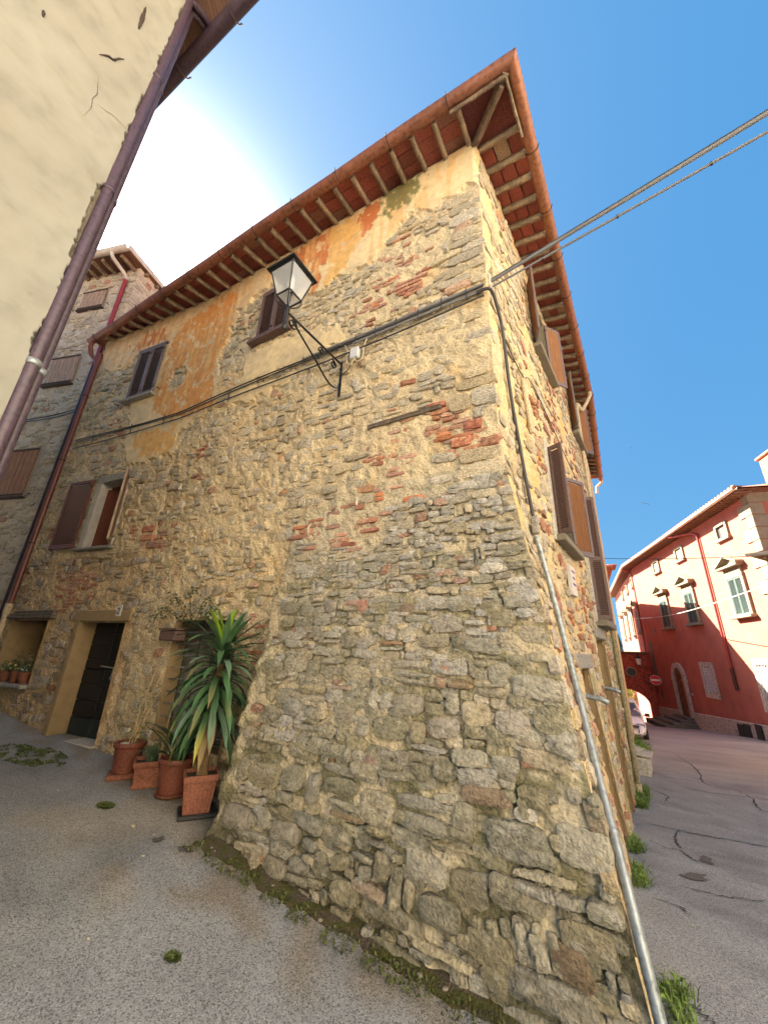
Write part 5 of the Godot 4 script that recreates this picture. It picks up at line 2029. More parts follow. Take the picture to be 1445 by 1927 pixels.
	s = Shape.new()
	disc(s, sc, sz, 0.35, 0.02)
	part(sg, "rim", s, M.sign_white)
	s = Shape.new()
	disc(s, sc + sz * 0.008, sz, 0.325, 0.02)
	part(sg, "disc", s, M.sign_red)
	part(sg, "bar", bx(frame(sc + sz * 0.012, UPV.cross(sz), UPV, sz), Vector3(0.52, 0.12, 0.012), 0.002), M.sign_white)
	part(sg, "bracket", bx(pf(pal, -2.75, 0.38, 0.2), Vector3(0.05, 0.3, 0.4), 0.002), M.zinc)


func disc(s: Shape, at: Vector3, z: Vector3, r: float, th: float) -> void:
	var x := UPV.cross(z).normalized()
	var p := []
	var q := []
	for k in 28:
		var w := TAU * k / 28
		p.append(at + (x * cos(w) + UPV * sin(w)) * r)
		q.append(at - z * th + (x * cos(w) + UPV * sin(w)) * r)
	s.face(p, z)
	for k in 28:
		var k2 := (k + 1) % 28
		s.face([p[k], p[k2], q[k2], q[k]], p[k] - at)


func ring_frame(o: Node, map: Callable, a: float, y: float, w: float, h: float) -> void:
	for sgn in [-1, 1]:
		part(o, "surround", bx(pf(map, a + sgn * (w / 2 + 0.06), y, 0.04), Vector3(0.16, h + 0.26, 0.12), 0.01), M.trim)
		part(o, "surround", bx(pf(map, a, y + sgn * (h / 2 + 0.06), 0.05), Vector3(w - 0.04 if sgn > 0 else w + 0.4, 0.15, 0.14 if sgn > 0 else 0.22), 0.01), M.trim)


# ================================================================ what closes the side street
func build_far_street() -> void:
	# neighbour whose eaves shade the palazzo
	var q := Vector3(16.168, 7.95, -26.319)
	var d1 := Vector3(3.98, 0, -7.81).normalized()
	var d2 := Vector3(-3.51, 0, -0.11).normalized()
	var t := thing("peach_house", "peach coloured house whose tiled eave corner shows past the dark shutters", "house", Vector3(13, -2.0, -30))
	var w0 := q + d1 * 0.35 + d2 * 0.5
	var cs := [w0, w0 + d1 * 14.0, w0 + d1 * 14.0 + d2 * 8.0, w0 + d2 * 8.0]
	var s := Shape.new()
	var mid: Vector3 = (cs[0] + cs[2]) / 2
	for k in 4:
		var a: Vector3 = cs[k]
		var b: Vector3 = cs[(k + 1) % 4]
		s.face([Vector3(a.x, -5, a.z), Vector3(b.x, -5, b.z), Vector3(b.x, 7.75, b.z), Vector3(a.x, 7.75, a.z)], (a + b) / 2 - mid)
	part(t, "wall", s, M.peach_plaster)
	s = Shape.new()
	var es := [q, q + d1 * 14.7, q + d1 * 14.7 + d2 * 9.0, q + d2 * 9.0]
	var apex: Vector3 = (es[0] + es[2]) / 2 + UPV * 2.0
	for k in 4:
		s.face([es[k], es[(k + 1) % 4], apex], UPV)
		var dn := UPV * 0.16
		s.face([es[k], es[(k + 1) % 4], es[(k + 1) % 4] - dn, es[k] - dn], (es[k] + es[(k + 1) % 4]) / 2 - apex)
	s.face([es[0] - UPV * 0.16, es[1] - UPV * 0.16, es[2] - UPV * 0.16, es[3] - UPV * 0.16], -UPV)
	part(t, "roof", s, M.roof_tile)
	for k in 6:
		part(t, "eave_tile", bx(frame(q + d1 * (0.2 + k * 0.3) + UPV * 0.03, d1, UPV, d1.cross(UPV)), Vector3(0.24, 0.1, 0.5), 0.03), M.roof_tile)
	t = thing("added_shade_house", "unseen low house added behind the stone house to shade the far street", "house", Vector3(7, -1.5, -21))  # hidden block added to keep direct sun off the street ground
	s = Shape.new()
	var rc := [Vector3(8.5, 0, -15.7), Vector3(11.6, 0, -25.6), Vector3(2.5, 0, -28.0), Vector3(0.0, 0, -18.0)]
	var rm := Vector3(5.6, 0, -21.8)
	for k in 4:
		var a: Vector3 = rc[k]
		var b: Vector3 = rc[(k + 1) % 4]
		s.face([a - UPV * 3.5, b - UPV * 3.5, b + UPV * 6.2, a + UPV * 6.2], (a + b) / 2 - rm)
	part(t, "wall", s, M.peach_plaster)
	s = Shape.new()
	for k in 4:
		var a: Vector3 = rc[k] + (rc[k] - rm).normalized() * 0.4 + UPV * 6.1
		var b: Vector3 = rc[(k + 1) % 4] + (rc[(k + 1) % 4] - rm).normalized() * 0.4 + UPV * 6.1
		s.face([a, b, rm + UPV * 7.4], UPV)
	part(t, "roof", s, M.roof_tile)
	# red wall with an arch over the lane
	var kx := pal(-4.3, 0, 0)
	var am := func(x: float, y: float, o: float) -> Vector3: return kx + PN * (x + 0.05) + PD * o + WD * 0.6 + UPV * y
	t = thing("arched_wall", "red rendered wall bridging the lane with a low arch beside the palazzo", "wall", am.call(2.0, -3.0, 0.0))
	s = Shape.new()
	var n := 16
	var last := Vector2(0.35, -1.9)
	for k in n + 1:
		var w := PI * k / n
		var p := Vector2(2.35 - 2.0 * cos(w), -1.75 + 1.35 * sin(w))
		if k > 0:
			for o in [0.25, -0.25]:
				s.face([am.call(last.x, last.y, o), am.call(p.x, p.y, o), am.call(p.x, 2.2, o), am.call(last.x, 2.2, o)], PD * o)
			s.face([am.call(last.x, last.y, 0.25), am.call(p.x, p.y, 0.25), am.call(p.x, p.y, -0.25), am.call(last.x, last.y, -0.25)], -UPV)
		last = p
	for x in [[0.0, 0.36], [4.34, 6.0]]:
		for o in [0.25, -0.25]:
			s.face([am.call(x[0], -4.0, o), am.call(x[1], -4.0, o), am.call(x[1], 2.2, o), am.call(x[0], 2.2, o)], PD * o)
	s.face([am.call(0.36, -4, 0.25), am.call(0.36, -4, -0.25), am.call(0.36, -1.7, -0.25), am.call(0.36, -1.7, 0.25)], PN)
	s.face([am.call(4.34, -4, 0.25), am.call(4.34, -4, -0.25), am.call(4.34, -1.7, -0.25), am.call(4.34, -1.7, 0.25)], -PN)
	part(t, "wall", s, M.red_plaster)
	part(t, "coping", bx(frame(am.call(3.0, 2.3, 0.0), PN, UPV, PD), Vector3(6.1, 0.2, 0.8), 0.03), M.soffit_wood)
	s = Shape.new()
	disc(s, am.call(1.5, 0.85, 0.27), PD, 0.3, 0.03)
	var oc := part(t, "oval_opening", s, M.dark_void)  # solid disc, darkened to stand for the unlit hole
	s = Shape.new()
	for k in 20:
		var w0a := TAU * k / 20
		var w1a := TAU * (k + 1) / 20
		bar(s, am.call(1.5 + 0.36 * cos(w0a), 0.85 + 0.33 * sin(w0a), 0.28), am.call(1.5 + 0.36 * cos(w1a), 0.85 + 0.33 * sin(w1a), 0.28), 0.1, 0.08)
	part(oc, "oval_frame", s, M.grey_stone)
	# a low pavilion roof that pokes in at the right edge
	var tip := Vector3(10.40, 4.62, -10.48)
	var f1 := Vector3(0.64, 0, 0.768)
	var f2 := Vector3(0.9, 0, -0.436)
	t = thing("eave_house", "low house whose timber eave corner pokes in opposite the pink palazzo", "house", Vector3(13, -0.8, -9))
	s = Shape.new()
	var c0 := tip
	var c1 := tip + f1 * 9.0
	var c2 := tip + f1 * 9.0 + f2 * 8.0
	var c3 := tip + f2 * 8.0
	var ap := (c0 + c2) / 2 + UPV * 2.2
	for e in [[c0, c1], [c1, c2], [c2, c3], [c3, c0]]:
		s.face([e[0], e[1], ap], UPV)
	part(t, "roof", s, M.roof_tile)
	s = Shape.new()
	s.face([c0 - UPV * 0.08, c1 - UPV * 0.08, c2 - UPV * 0.08, c3 - UPV * 0.08], -UPV)
	part(t, "soffit", s, M.orange_wood)
	for k in 8:
		part(t, "rafter", rafter(c0 + f1 * (0.25 + k * 0.4) + f2 * 0.9 - UPV * 0.12, c0 + f1 * (0.25 + k * 0.4) - UPV * 0.14, 0.08, 0.1, Color(0.4, 0.24, 0.12)), M.old_wood, true)
	s = Shape.new()
	trough(s, [c0 - f1 * 0.05 - f2 * 0.06, c1 - f2 * 0.06], [-f2, -f2], 0.09, func(_k, _j): return Color.WHITE)
	part(t, "gutter", s, M.fascia, true)
	s = Shape.new()
	var v0 := tip + f1 * 0.9 + f2 * 0.9
	var v1 := v0 + f1 * 7.0
	var v2 := v0 + f2 * 6.0
	s.face([Vector3(v0.x, -3, v0.z), Vector3(v1.x, -3, v1.z), Vector3(v1.x, 4.5, v1.z), Vector3(v0.x, 4.5, v0.z)], -f2)
	s.face([Vector3(v0.x, -3, v0.z), Vector3(v2.x, -3, v2.z), Vector3(v2.x, 4.5, v2.z), Vector3(v0.x, 4.5, v0.z)], -f1)
	part(t, "wall", s, M.peach_plaster)
	build_car()
	# stone bench and loose slabs against the wall
	var bp := Vector3(7.1, 0, -11.45)
	bp.y = ground_y(bp.x, bp.z)
	t = thing("stone_planter", "rough stone block with loose slabs on top by the mossy downpipe", "planter", bp)
	part(t, "block", bx(frame(bp + Vector3(-0.15, 0.2, -0.2), R2, UPV, NR), Vector3(0.9, 0.42, 0.5), 0.03), M.pale_stone)
	part(t, "slab", bx(frame(bp + Vector3(-0.12, 0.47, -0.15), R2, (UPV + NR * 0.15).normalized(), (NR - UPV * 0.15).normalized()), Vector3(0.85, 0.06, 0.55), 0.015), M.pale_stone)
	part(t, "slab", bx(frame(bp + Vector3(-0.22, 0.56, -0.25), (R2 + NR * 0.2).normalized(), (UPV + NR * 0.3).normalized(), (NR - UPV * 0.3).normalized()), Vector3(0.7, 0.05, 0.42), 0.015), M.pale_stone)
	shrub("low_shrub", "bright green low shrub growing over the stone planter slabs", bp + Vector3(0.1, 0.42, -0.6), Vector3(0.5, 0.5, 0.55), 1500, Color(0.14, 0.25, 0.02), 0.05)
	# greenery beyond the arch and past the palazzo wing
	tree("cypress_tree", "dark slim cypress between the peach house and the palazzo wing", Vector3(36.2, -4.0, -60.8), 9.6, 1.1, 1.0, 2600, Color(0.035, 0.07, 0.03), true)
	tree("olive_tree", "pale green leafy tree below the cypress behind the arched wall", Vector3(27.5, -4.0, -46.2), 6.0, 1.9, 1.1, 2200, Color(0.2, 0.27, 0.07), false)
	shrub("garden_shrub", "sunlit pale shrub seen through the low arch", Vector3(20.3, -2.9, -36.6), Vector3(2.6, 2.3, 1.0), 3200, Color(0.085, 0.1, 0.04), 0.16)


func build_car() -> void:
	var at := Vector3(12.0, 0, -20.75)
	at.y = ground_y(at.x, at.z)
	var fw := Vector3(-0.5, 0, 0.866)           # heading towards the corner house
	var rt := Vector3(0.866, 0, 0.5)
	var t := thing("parked_car", "white small car parked nose out behind the corner house", "car", at)
	var P := func(x: float, y: float, z: float) -> Vector3: return at + rt * x + UPV * y + fw * z
	var s := Shape.new()
	# body: sections along its length, nose first
	var sec := [[1.95, 0.35, 0.42, 0.62], [1.85, 0.28, 0.70, 0.74], [1.5, 0.25, 0.86, 0.80], [0.95, 0.24, 0.95, 0.83], [0.2, 0.24, 0.98, 0.84], [-1.0, 0.24, 1.0, 0.84], [-1.7, 0.28, 0.98, 0.80], [-1.9, 0.36, 0.8, 0.7]]
	var m := 12
	for e in sec:
		for k in m:
			var w := TAU * k / m
			var cx := signf(cos(w)) * pow(absf(cos(w)), 0.45)
			var cy := signf(sin(w)) * pow(absf(sin(w)), 0.5)
			s.add(P.call(cx * e[3], (e[1] + e[2]) / 2 + cy * (e[2] - e[1]) / 2, e[0]))
	for r in sec.size() - 1:
		for k in m:
			var k2 := (k + 1) % m
			var mid: Vector3 = P.call(0, 0.6, (sec[r][0] + sec[r + 1][0]) / 2)
			s.quad(r * m + k, r * m + k2, (r + 1) * m + k2, (r + 1) * m + k, s.v[r * m + k] - mid)
	for r in [0, sec.size() - 1]:
		var f := []
		for k in m:
			f.append(s.v[r * m + k])
		s.face(f, fw if r == 0 else -fw)
	var body := part(t, "body", s, M.car_paint, true)
	s = Shape.new()
	var lo := [[-0.74, 0.96, 0.95], [0.74, 0.96, 0.95], [0.74, 0.96, -1.7], [-0.74, 0.96, -1.7]]
	var hi := [[-0.56, 1.48, 0.1], [0.56, 1.48, 0.1], [0.56, 1.46, -1.3], [-0.56, 1.46, -1.3]]
	var gl := Shape.new()
	for k in 4:
		var k2 := (k + 1) % 4
		var f := []
		for p in [lo[k], lo[k2], hi[k2], hi[k]]:
			f.append(P.call(p[0], p[1], p[2]))
		gl.face(f, (f[0] + f[1]) / 2 - P.call(0, 0.9, -0.4))
		bar(s, f[0], f[3], 0.07, 0.07)
		bar(s, f[3], f[2], 0.07, 0.07)
	part(t, "windows", gl, M.window_glass)
	box(s, frame(P.call(0, 1.5, -0.6), rt, UPV, fw), Vector3(1.16, 0.06, 1.45), 0.02)
	part(t, "roof", s, M.car_paint)
	for sg in [-1, 1]:
		part(t, "headlight", bx(frame(P.call(sg * 0.58, 0.68, 1.76), (rt + fw * 0.35 * -sg).normalized(), UPV, (fw + rt * 0.35 * sg).normalized()), Vector3(0.34, 0.16, 0.1), 0.04), M.chrome)
		part(t, "fog_light", bx(frame(P.call(sg * 0.56, 0.42, 1.88), rt, UPV, fw), Vector3(0.24, 0.09, 0.06), 0.02), M.tyre)
		var mr := part(t, "mirror", bx(frame(P.call(sg * 0.95, 1.02, 0.72), rt, UPV, fw), Vector3(0.2, 0.14, 0.12), 0.04), M.tyre)
		part(mr, "mirror_arm", bx(frame(P.call(sg * 0.83, 0.99, 0.74), rt, UPV, fw), Vector3(0.1, 0.04, 0.06), 0.01), M.tyre)
		for z in [1.2, -1.2]:
			var wheel := part(t, "wheel", wheel_shape(P.call(sg * 0.74, 0.3, z), rt), M.tyre, true)
			s = Shape.new()
			disc(s, P.call(sg * 0.85, 0.3, z), rt * sg, 0.19, 0.03)
			part(wheel, "rim", s, M.chrome)
	part(body, "grille", bx(frame(P.call(0, 0.5, 1.94), rt, UPV, fw), Vector3(0.6, 0.12, 0.05), 0.02), M.tyre)
	part(body, "number_plate", bx(frame(P.call(0, 0.4, 1.98), rt, UPV, fw), Vector3(0.46, 0.1, 0.02), 0.004), M.sign_white)


func wheel_shape(at: Vector3, ax: Vector3) -> Shape:
	var s := Shape.new()
	var z := ax.cross(UPV)
	lathe(s, frame(at, z, ax, UPV), [Vector2(0.0, -0.1), Vector2(0.26, -0.1), Vector2(0.3, -0.07), Vector2(0.3, 0.07), Vector2(0.26, 0.1), Vector2(0.0, 0.1)], 20)
	return s


# ---------------------------------------------------------------- foliage
func leaf_card(s: Shape, p: Vector3, n: Vector3, size: float, col: Color) -> void:
	var a := n.cross(Vector3(rng.randf_range(-1, 1), rng.randf_range(-1, 1), rng.randf_range(-1, 1))).normalized()
	var b := n.cross(a).normalized()
	var l := size * rng.randf_range(0.7, 1.3)
	var k := s.add(p - a * l * 0.5, col)
	s.add(p + b * l * 0.24 + n * l * 0.06, col)
	s.add(p + a * l * 0.5 - n * l * 0.08, col * 1.1)
	s.add(p - b * l * 0.24 + n * l * 0.06, col)
	s.i.append_array([k, k + 1, k + 2, k, k + 2, k + 3])


func shrub(called: String, label: String, at: Vector3, r: Vector3, n: int, col: Color, size: float) -> void:
	var t := thing(called, label, "shrub", at)
	var s := Shape.new()
	for k in 5:
		var e := at + Vector3(rng.randf_range(-0.6, 0.6) * r.x, r.y * rng.randf_range(0.4, 0.8), rng.randf_range(-0.6, 0.6) * r.z)
		tube(s, [at - UPV * 0.2, at.lerp(e, 0.5) + Vector3(0, 0.03, 0), e], [0.014, 0.01, 0.004], 5)
	part(t, "stem", s, M.bark, true)
	s = Shape.new()
	for k in n:
		var d := Vector3(rng.randfn(), rng.randfn(), rng.randfn()).normalized()
		var lump := 0.75 + 0.35 * fine.get_noise_3d(d.x * 1.6 + at.x, d.y * 1.6, d.z * 1.6)
		var p := at + Vector3(d.x * r.x, absf(d.y) * r.y, d.z * r.z) * lump * pow(rng.randf(), 0.4)
		leaf_card(s, p, (d + Vector3(rng.randf_range(-0.6, 0.6), 0.4, rng.randf_range(-0.6, 0.6))).normalized(), size, col * rng.randf_range(0.6, 1.35))
	stuff(part(t, "leaves", s, M.leaf))


func tree(called: String, label: String, at: Vector3, h: float, r: float, trunk: float, n: int, col: Color, slim: bool) -> void:
	var t := thing(called, label, "tree", at)
	var s := Shape.new()
	tube(s, [at - UPV * 0.3, at + UPV * trunk, at + UPV * h * 0.6, at + UPV * h * 0.95], [0.2, 0.16, 0.09, 0.02], 8)
	for k in 7:
		var y := lerpf(trunk, h * 0.8, k / 7.0)
		var w := k * 2.4
		tube(s, [at + UPV * y, at + UPV * (y + r * 0.5) + Vector3(cos(w), 0, sin(w)) * r * 0.7], [0.06, 0.015], 5)
	part(t, "trunk", s, M.bark, true)
	s = Shape.new()
	for k in n:
		var v := rng.randf()
		var rad := r * (sin(PI * pow(v, 0.75)) if not slim else minf(1.0, v * 6.0) * pow(1.0 - v, 0.6) * 1.2)
		var w := rng.randf() * TAU
		var lump := 0.8 + 0.4 * fine.get_noise_3d(cos(w) * 1.5, v * 5.0, sin(w) * 1.5 + at.x)
		var p := at + UPV * lerpf(trunk * 0.6, h, v) + Vector3(cos(w), 0, sin(w)) * rad * lump * pow(rng.randf(), 0.35)
		leaf_card(s, p, Vector3(cos(w), 0.5, sin(w)).normalized(), 0.3, col * rng.randf_range(0.6, 1.4))
	stuff(part(t, "crown", s, M.leaf))


# ================================================================ unseen house added behind the viewer to bounce sun onto the front
func build_bounce_house() -> void:
	var t := thing("added_bounce_house", "unseen pale house added behind the viewer to bounce sunlight onto the stone front", "house", C0 - L1 * 7.5 + N1 * 9.0)
	var sq := func(o: float, y: float, d: float) -> Vector3: return C0 - L1 * (7.5 - d) + N1 * o + UPV * y
	var w := Shape.new()
	w.face([sq.call(-2.0, -1.5, 0), sq.call(19.0, -1.5, 0), sq.call(19.0, 12.4, 0), sq.call(-2.0, 12.4, 0)], L1)
	w.face([sq.call(-2.0, -1.5, 0), sq.call(-2.0, -1.5, -8), sq.call(-2.0, 12.4, -8), sq.call(-2.0, 12.4, 0)], -N1)
	w.face([sq.call(19.0, -1.5, 0), sq.call(19.0, -1.5, -8), sq.call(19.0, 12.4, -8), sq.call(19.0, 12.4, 0)], N1)
	w.face([sq.call(-2.0, -1.5, -8), sq.call(19.0, -1.5, -8), sq.call(19.0, 12.4, -8), sq.call(-2.0, 12.4, -8)], -L1)
	part(t, "wall", w, M.cream_plaster)
	w = Shape.new()
	w.face([sq.call(-2.4, 12.3, 0.5), sq.call(19.4, 12.3, 0.5), sq.call(19.4, 14.0, -4), sq.call(-2.4, 14.0, -4)], UPV)
	w.face([sq.call(-2.4, 12.3, -8.5), sq.call(19.4, 12.3, -8.5), sq.call(19.4, 14.0, -4), sq.call(-2.4, 14.0, -4)], UPV)
	part(t, "roof", w, M.roof_tile)
	for k in 5:
		for y in [1.4, 4.8, 8.4]:
			palazzo_window(t, sq, 0.6 + k * 3.9, 0.95, y, y + 1.6, false)


# ================================================================ wall lantern on its scrolled bracket
func lm(o: float, y: float, ds := 0.0) -> Vector3:
	return C0 + L1 * (2.2 + ds) + N1 * o + UPV * y


func scroll(c: Vector2, r: float, a0: float, turns: float, dirn: float) -> Array:
	var p := []
	for k in 22:
		var f := k / 21.0
		var w := a0 + dirn * TAU * turns * f
		var rr := r * (1.0 - 0.78 * f)
		p.append(lm(c.x + cos(w) * rr, c.y + sin(w) * rr))
	return p


func ribbon(s: Shape, p: Array, w: float, th: float) -> void:
	for k in p.size() - 1:
		var d: Vector3 = (p[k + 1] - p[k]).normalized()
		bar(s, p[k] - d * th * 0.3, p[k + 1] + d * th * 0.3, w, th, L1.cross(d), 0.001)


func build_lamp() -> void:
	var t := thing("street_lamp", "black iron wall lantern on a scrolled bracket under the middle top window", "lamp", lm(0.03, 5.2))
	var s := Shape.new()
	bar(s, lm(0.045, 5.12), lm(0.045, 5.74), 0.045, 0.014, N1)
	var br := part(t, "bracket", s, M.black_iron)
	s = Shape.new()
	tube(s, [lm(0.05, 5.69), lm(0.3, 5.67), lm(1.2, 5.6)], 0.016, 8)
	part(br, "arm", s, M.black_iron, true)
	s = Shape.new()
	ribbon(s, smooth_path([lm(1.1, 5.56), lm(1.0, 5.5), lm(0.62, 5.33), lm(0.38, 5.21), lm(0.22, 5.18), lm(0.1, 5.24), lm(0.055, 5.36)], 5), 0.024, 0.009)
	part(br, "brace", s, M.black_iron)
	for e in [[Vector2(1.1, 5.51), 0.085, 1.6, 1.5, 1.0], [Vector2(0.52, 5.56), 0.06, -0.6, 1.4, 1.0], [Vector2(0.24, 5.55), 0.075, 0.9, 1.5, 1.0]]:
		s = Shape.new()
		ribbon(s, scroll(e[0], e[1], e[2], e[3], e[4]), 0.024, 0.009)
		part(br, "scroll", s, M.black_iron)
	s = Shape.new()
	var x := frame(lm(1.22, 0), L1, UPV, N1)
	lathe(s, x, [Vector2(0.0, 5.3), Vector2(0.03, 5.32), Vector2(0.038, 5.36), Vector2(0.03, 5.39), Vector2(0.022, 5.4), Vector2(0.022, 5.62), Vector2(0.032, 5.63), Vector2(0.028, 5.68), Vector2(0.0, 5.69)], 12)
	part(t, "post", s, M.black_iron, true)
	var y0 := 5.82
	var y1 := 6.19
	var a := 0.108
	var b := 0.185
	for c in [[-1, -1], [1, -1], [1, 1], [-1, 1]]:
		s = Shape.new()
		tube(s, smooth_path([x * Vector3(0.01 * c[0], 5.66, 0.01 * c[1]), x * Vector3(0.075 * c[0], 5.69, 0.075 * c[1]), x * Vector3(0.112 * c[0], 5.76, 0.112 * c[1]), x * Vector3(a * c[0], y0, a * c[1])], 4), 0.008, 6)
		part(t, "prong", s, M.black_iron, true)
	var fr := Shape.new()
	var cs := [Vector2(-1, -1), Vector2(1, -1), Vector2(1, 1), Vector2(-1, 1)]
	for k in 4:
		var c: Vector2 = cs[k]
		var d: Vector2 = cs[(k + 1) % 4]
		bar(fr, x * Vector3(a * c.x, y0, a * c.y), x * Vector3(b * c.x, y1, b * c.y), 0.016, 0.016)
		bar(fr, x * Vector3(a * c.x, y0, a * c.y), x * Vector3(a * d.x, y0, a * d.y), 0.018, 0.02)
		bar(fr, x * Vector3(b * c.x, y1, b * c.y), x * Vector3(b * d.x, y1, b * d.y), 0.018, 0.02)
	part(t, "cage", fr, M.black_iron)
	for k in 4:
		var c: Vector2 = cs[k] * 0.985
		var d: Vector2 = cs[(k + 1) % 4] * 0.985
		s = Shape.new()
		s.face([x * Vector3(a * c.x, y0, a * c.y), x * Vector3(a * d.x, y0, a * d.y), x * Vector3(b * d.x, y1, b * d.y), x * Vector3(b * c.x, y1, b * c.y)], x.basis * Vector3(c.x + d.x, 0, c.y + d.y))
		part(t, "pane", s, M.lamp_glass)
	s = Shape.new()
	lathe(s, x * Transform3D(Basis(UPV, PI / 4), Vector3.ZERO), [Vector2(0.0, y1 + 0.012), Vector2(0.325, y1 + 0.012), Vector2(0.33, y1 + 0.028), Vector2(0.3, y1 + 0.05), Vector2(0.14, y1 + 0.14), Vector2(0.0, y1 + 0.15)], 4)
	part(t, "roof", s, M.black_iron)
	s = Shape.new()
	lathe(s, x, [Vector2(0.08, y1 + 0.13), Vector2(0.08, y1 + 0.2), Vector2(0.1, y1 + 0.21), Vector2(0.06, y1 + 0.26), Vector2(0.0, y1 + 0.28)], 14)
	part(t, "chimney", s, M.black_iron, true)
	s = Shape.new()
	lathe(s, x, [Vector2(0.0, 5.95), Vector2(0.035, 5.97), Vector2(0.045, 6.04), Vector2(0.03, 6.12), Vector2(0.03, 6.19)], 12)
	part(t, "bulb", s, M.milk_glass, true)


# ================================================================ cables
func along_front(s0: float, s1: float, y: Callable, d := 0.07) -> Array:
	var p := []
	var n := int(absf(s1 - s0) / 0.25) + 2
	for k in n:
		var s := lerpf(s0, s1, k / (n - 1.0))
		p.append(front(s, y.call(s), d))
	return p


func build_cables() -> void:
	var t := thing("wall_cables", "bundle of dark cables strung across the stone front below the top windows", "cable", front(5, 6.0, 0.05))
	var runs := [
		[9.6, 0.03, func(s): return 6.06 - 0.03 * sin(s * 1.1), 0.013, "dark_cable", 0.075],
		[9.6, 0.03, func(s): return 6.03 - 0.02 * sin(s * 1.1 + 0.3), 0.011, "dark_cable", 0.06],
		[9.6, 0.03, func(s): return 5.9 - 0.035 * sin(s * 0.9) - 0.03 * sin(s * 0.33), 0.012, "dark_cable", 0.07],
		[3.0, 0.02, func(s): return 6.10 + 0.004 * sin(s * 3.0), 0.02, "grey_cable", 0.06],
		[2.0, 0.02, func(_s): return 6.0, 0.018, "grey_cable", 0.06],
	]
	for r in runs:
		var s := Shape.new()
		tube(s, along_front(r[0], r[1], r[2], r[5]), r[3], 7)
		part(t, "cable", s, M[r[4]], true)
	for k in 9:
		var s := Shape.new()
		var u := 0.25 + k * 0.34
		bar(s, front(u, 5.94, 0.085), front(u, 6.13, 0.085), 0.012, 0.012)
		part(t, "cable_clip", s, M.black_plastic)
	for u in [4.7, 6.6, 7.6, 8.9]:
		var s := Shape.new()
		bar(s, front(u, 5.85, 0.08), front(u, 6.09, 0.085), 0.014, 0.014)
		part(t, "cable_clip", s, M.black_plastic)
	# down the side wall to the conduit
	var t2 := thing("corner_cable", "thick dark cable dropping round the house corner to the zinc conduit", "cable", side(0.4, 4.5, 0.05))
	for e in [[0.02, 0.0], [0.012, 0.035]]:
		var s := Shape.new()
		tube(s, smooth_path([front(0.12, 5.98, 0.07), C0 + UPV * 5.97 + (N1 + NR) * 0.05, side(0.2, 5.82 - e[1], 0.06), side(0.34 + e[1], 5.6, 0.05), side(0.44 + e[1], 4.7, 0.05), side(0.7 + e[1], 3.8, 0.05), side(0.8, 3.1, 0.07)], 5), e[0], 8)
		part(t2, "cable", s, M.dark_cable, true)
	var s3 := Shape.new()
	tube(s3, smooth_path([side(0.36, 5.55, 0.05), side(1.2, 5.5, 0.04), side(1.8, 5.75, 0.04), side(3.95, 5.5, 0.04), side(6.4, 5.2, 0.04)], 4), 0.008, 6)
	part(t2, "thin_cable", s3, M.dark_cable, true)
	# across the street
	var t3 := thing("street_cable", "pair of clipped overhead cables leaving the house corner across the street", "cable", Vector3(1.3, 6.0, -3.5))
	for e in [[Vector3(1.24, 6.07, -3.5), Vector3(9.08, 6.9, 2.80), 0.02, "grey_cable"], [Vector3(1.24, 6.09, -3.49), Vector3(9.08, 6.94, 2.80), 0.012, "dark_cable"], [Vector3(1.25, 5.98, -3.5), Vector3(9.1, 6.35, 2.83), 0.013, "grey_cable"]]:
		var s := Shape.new()
		var p := []
		for k in 25:
			var f := k / 24.0
			p.append(e[0].lerp(e[1], f) - UPV * 0.12 * sin(PI * f))
		tube(s, p, e[2], 7)
		part(t3, "cable", s, M[e[3]], true)
	for k in 7:
		var f := 0.06 + k * 0.075
		var p := Vector3(1.25, 5.98, -3.5).lerp(Vector3(9.1, 6.35, 2.83), f) - UPV * 0.12 * sin(PI * f)
		part(t3, "cable_clip", bx(frame(p, R2, UPV, NR), Vector3(0.02, 0.045, 0.02), 0.004), M.black_plastic)
	# junction box with its two loops
	var jb := thing("junction_box", "white plastic junction box with looping flex beside the lamp bracket", "box", front(1.95, 5.68, 0.05))
	var bxs := Shape.new()
	box(bxs, frame(front(1.95, 5.78, 0.07), L1, UPV, N1), Vector3(0.15, 0.19, 0.08), 0.015)
	part(jb, "case", bxs, M.white_plastic)
	for sg in [-1, 1]:
		var s := Shape.new()
		tube(s, smooth_path([front(1.95, 5.68, 0.08), front(1.95 + sg * 0.06, 5.6, 0.08), front(1.95 + sg * 0.14, 5.66, 0.07), front(1.95 + sg * 0.14, 5.85, 0.06), front(1.95 + sg * 0.2, 6.02, 0.06)], 5), 0.012, 8)
		part(jb, "flex", s, M.cream_pipe, true)
	var sb := Shape.new()
	tube(sb, smooth_path([front(1.98, 5.67, 0.07), front(2.06, 5.52, 0.07), front(2.18, 5.5, 0.06), front(2.24, 5.56, 0.05)], 5), 0.006, 6)
	part(jb, "lead", sb, M.black_plastic, true)
	# wires over the lower street
	var w := thing("overhead_wire", "thin black wire crossing the sky from the shutters to the timber eave", "wire", Vector3(9, 5.5, -16))
	var sw := Shape.new()
	var pw := []
	for k in 15:
		pw.append(Vector3(8.6, 5.45, -14.8).lerp(Vector3(10.42, 4.55, -10.45), k / 14.0) - UPV * 0.05 * sin(PI * k / 14.0))
	tube(sw, pw, 0.011, 5)
	part(w, "wire", sw, M.dark_cable, true)
	w = thing("overhead_wire", "pale sleeved wire slung in front of the pink palazzo windows", "wire", Vector3(18, 4, -27))
	sw = Shape.new()
	pw = []
	var p0 := wing(3.0, 5.3, 0.3)
	var p1 := Vector3(12.91, 4.21, -12.68)
	for k in 25:
		pw.append(p0.lerp(p1, k / 24.0) - UPV * 0.35 * sin(PI * k / 24.0))
	tube(sw, pw, 0.018, 5)
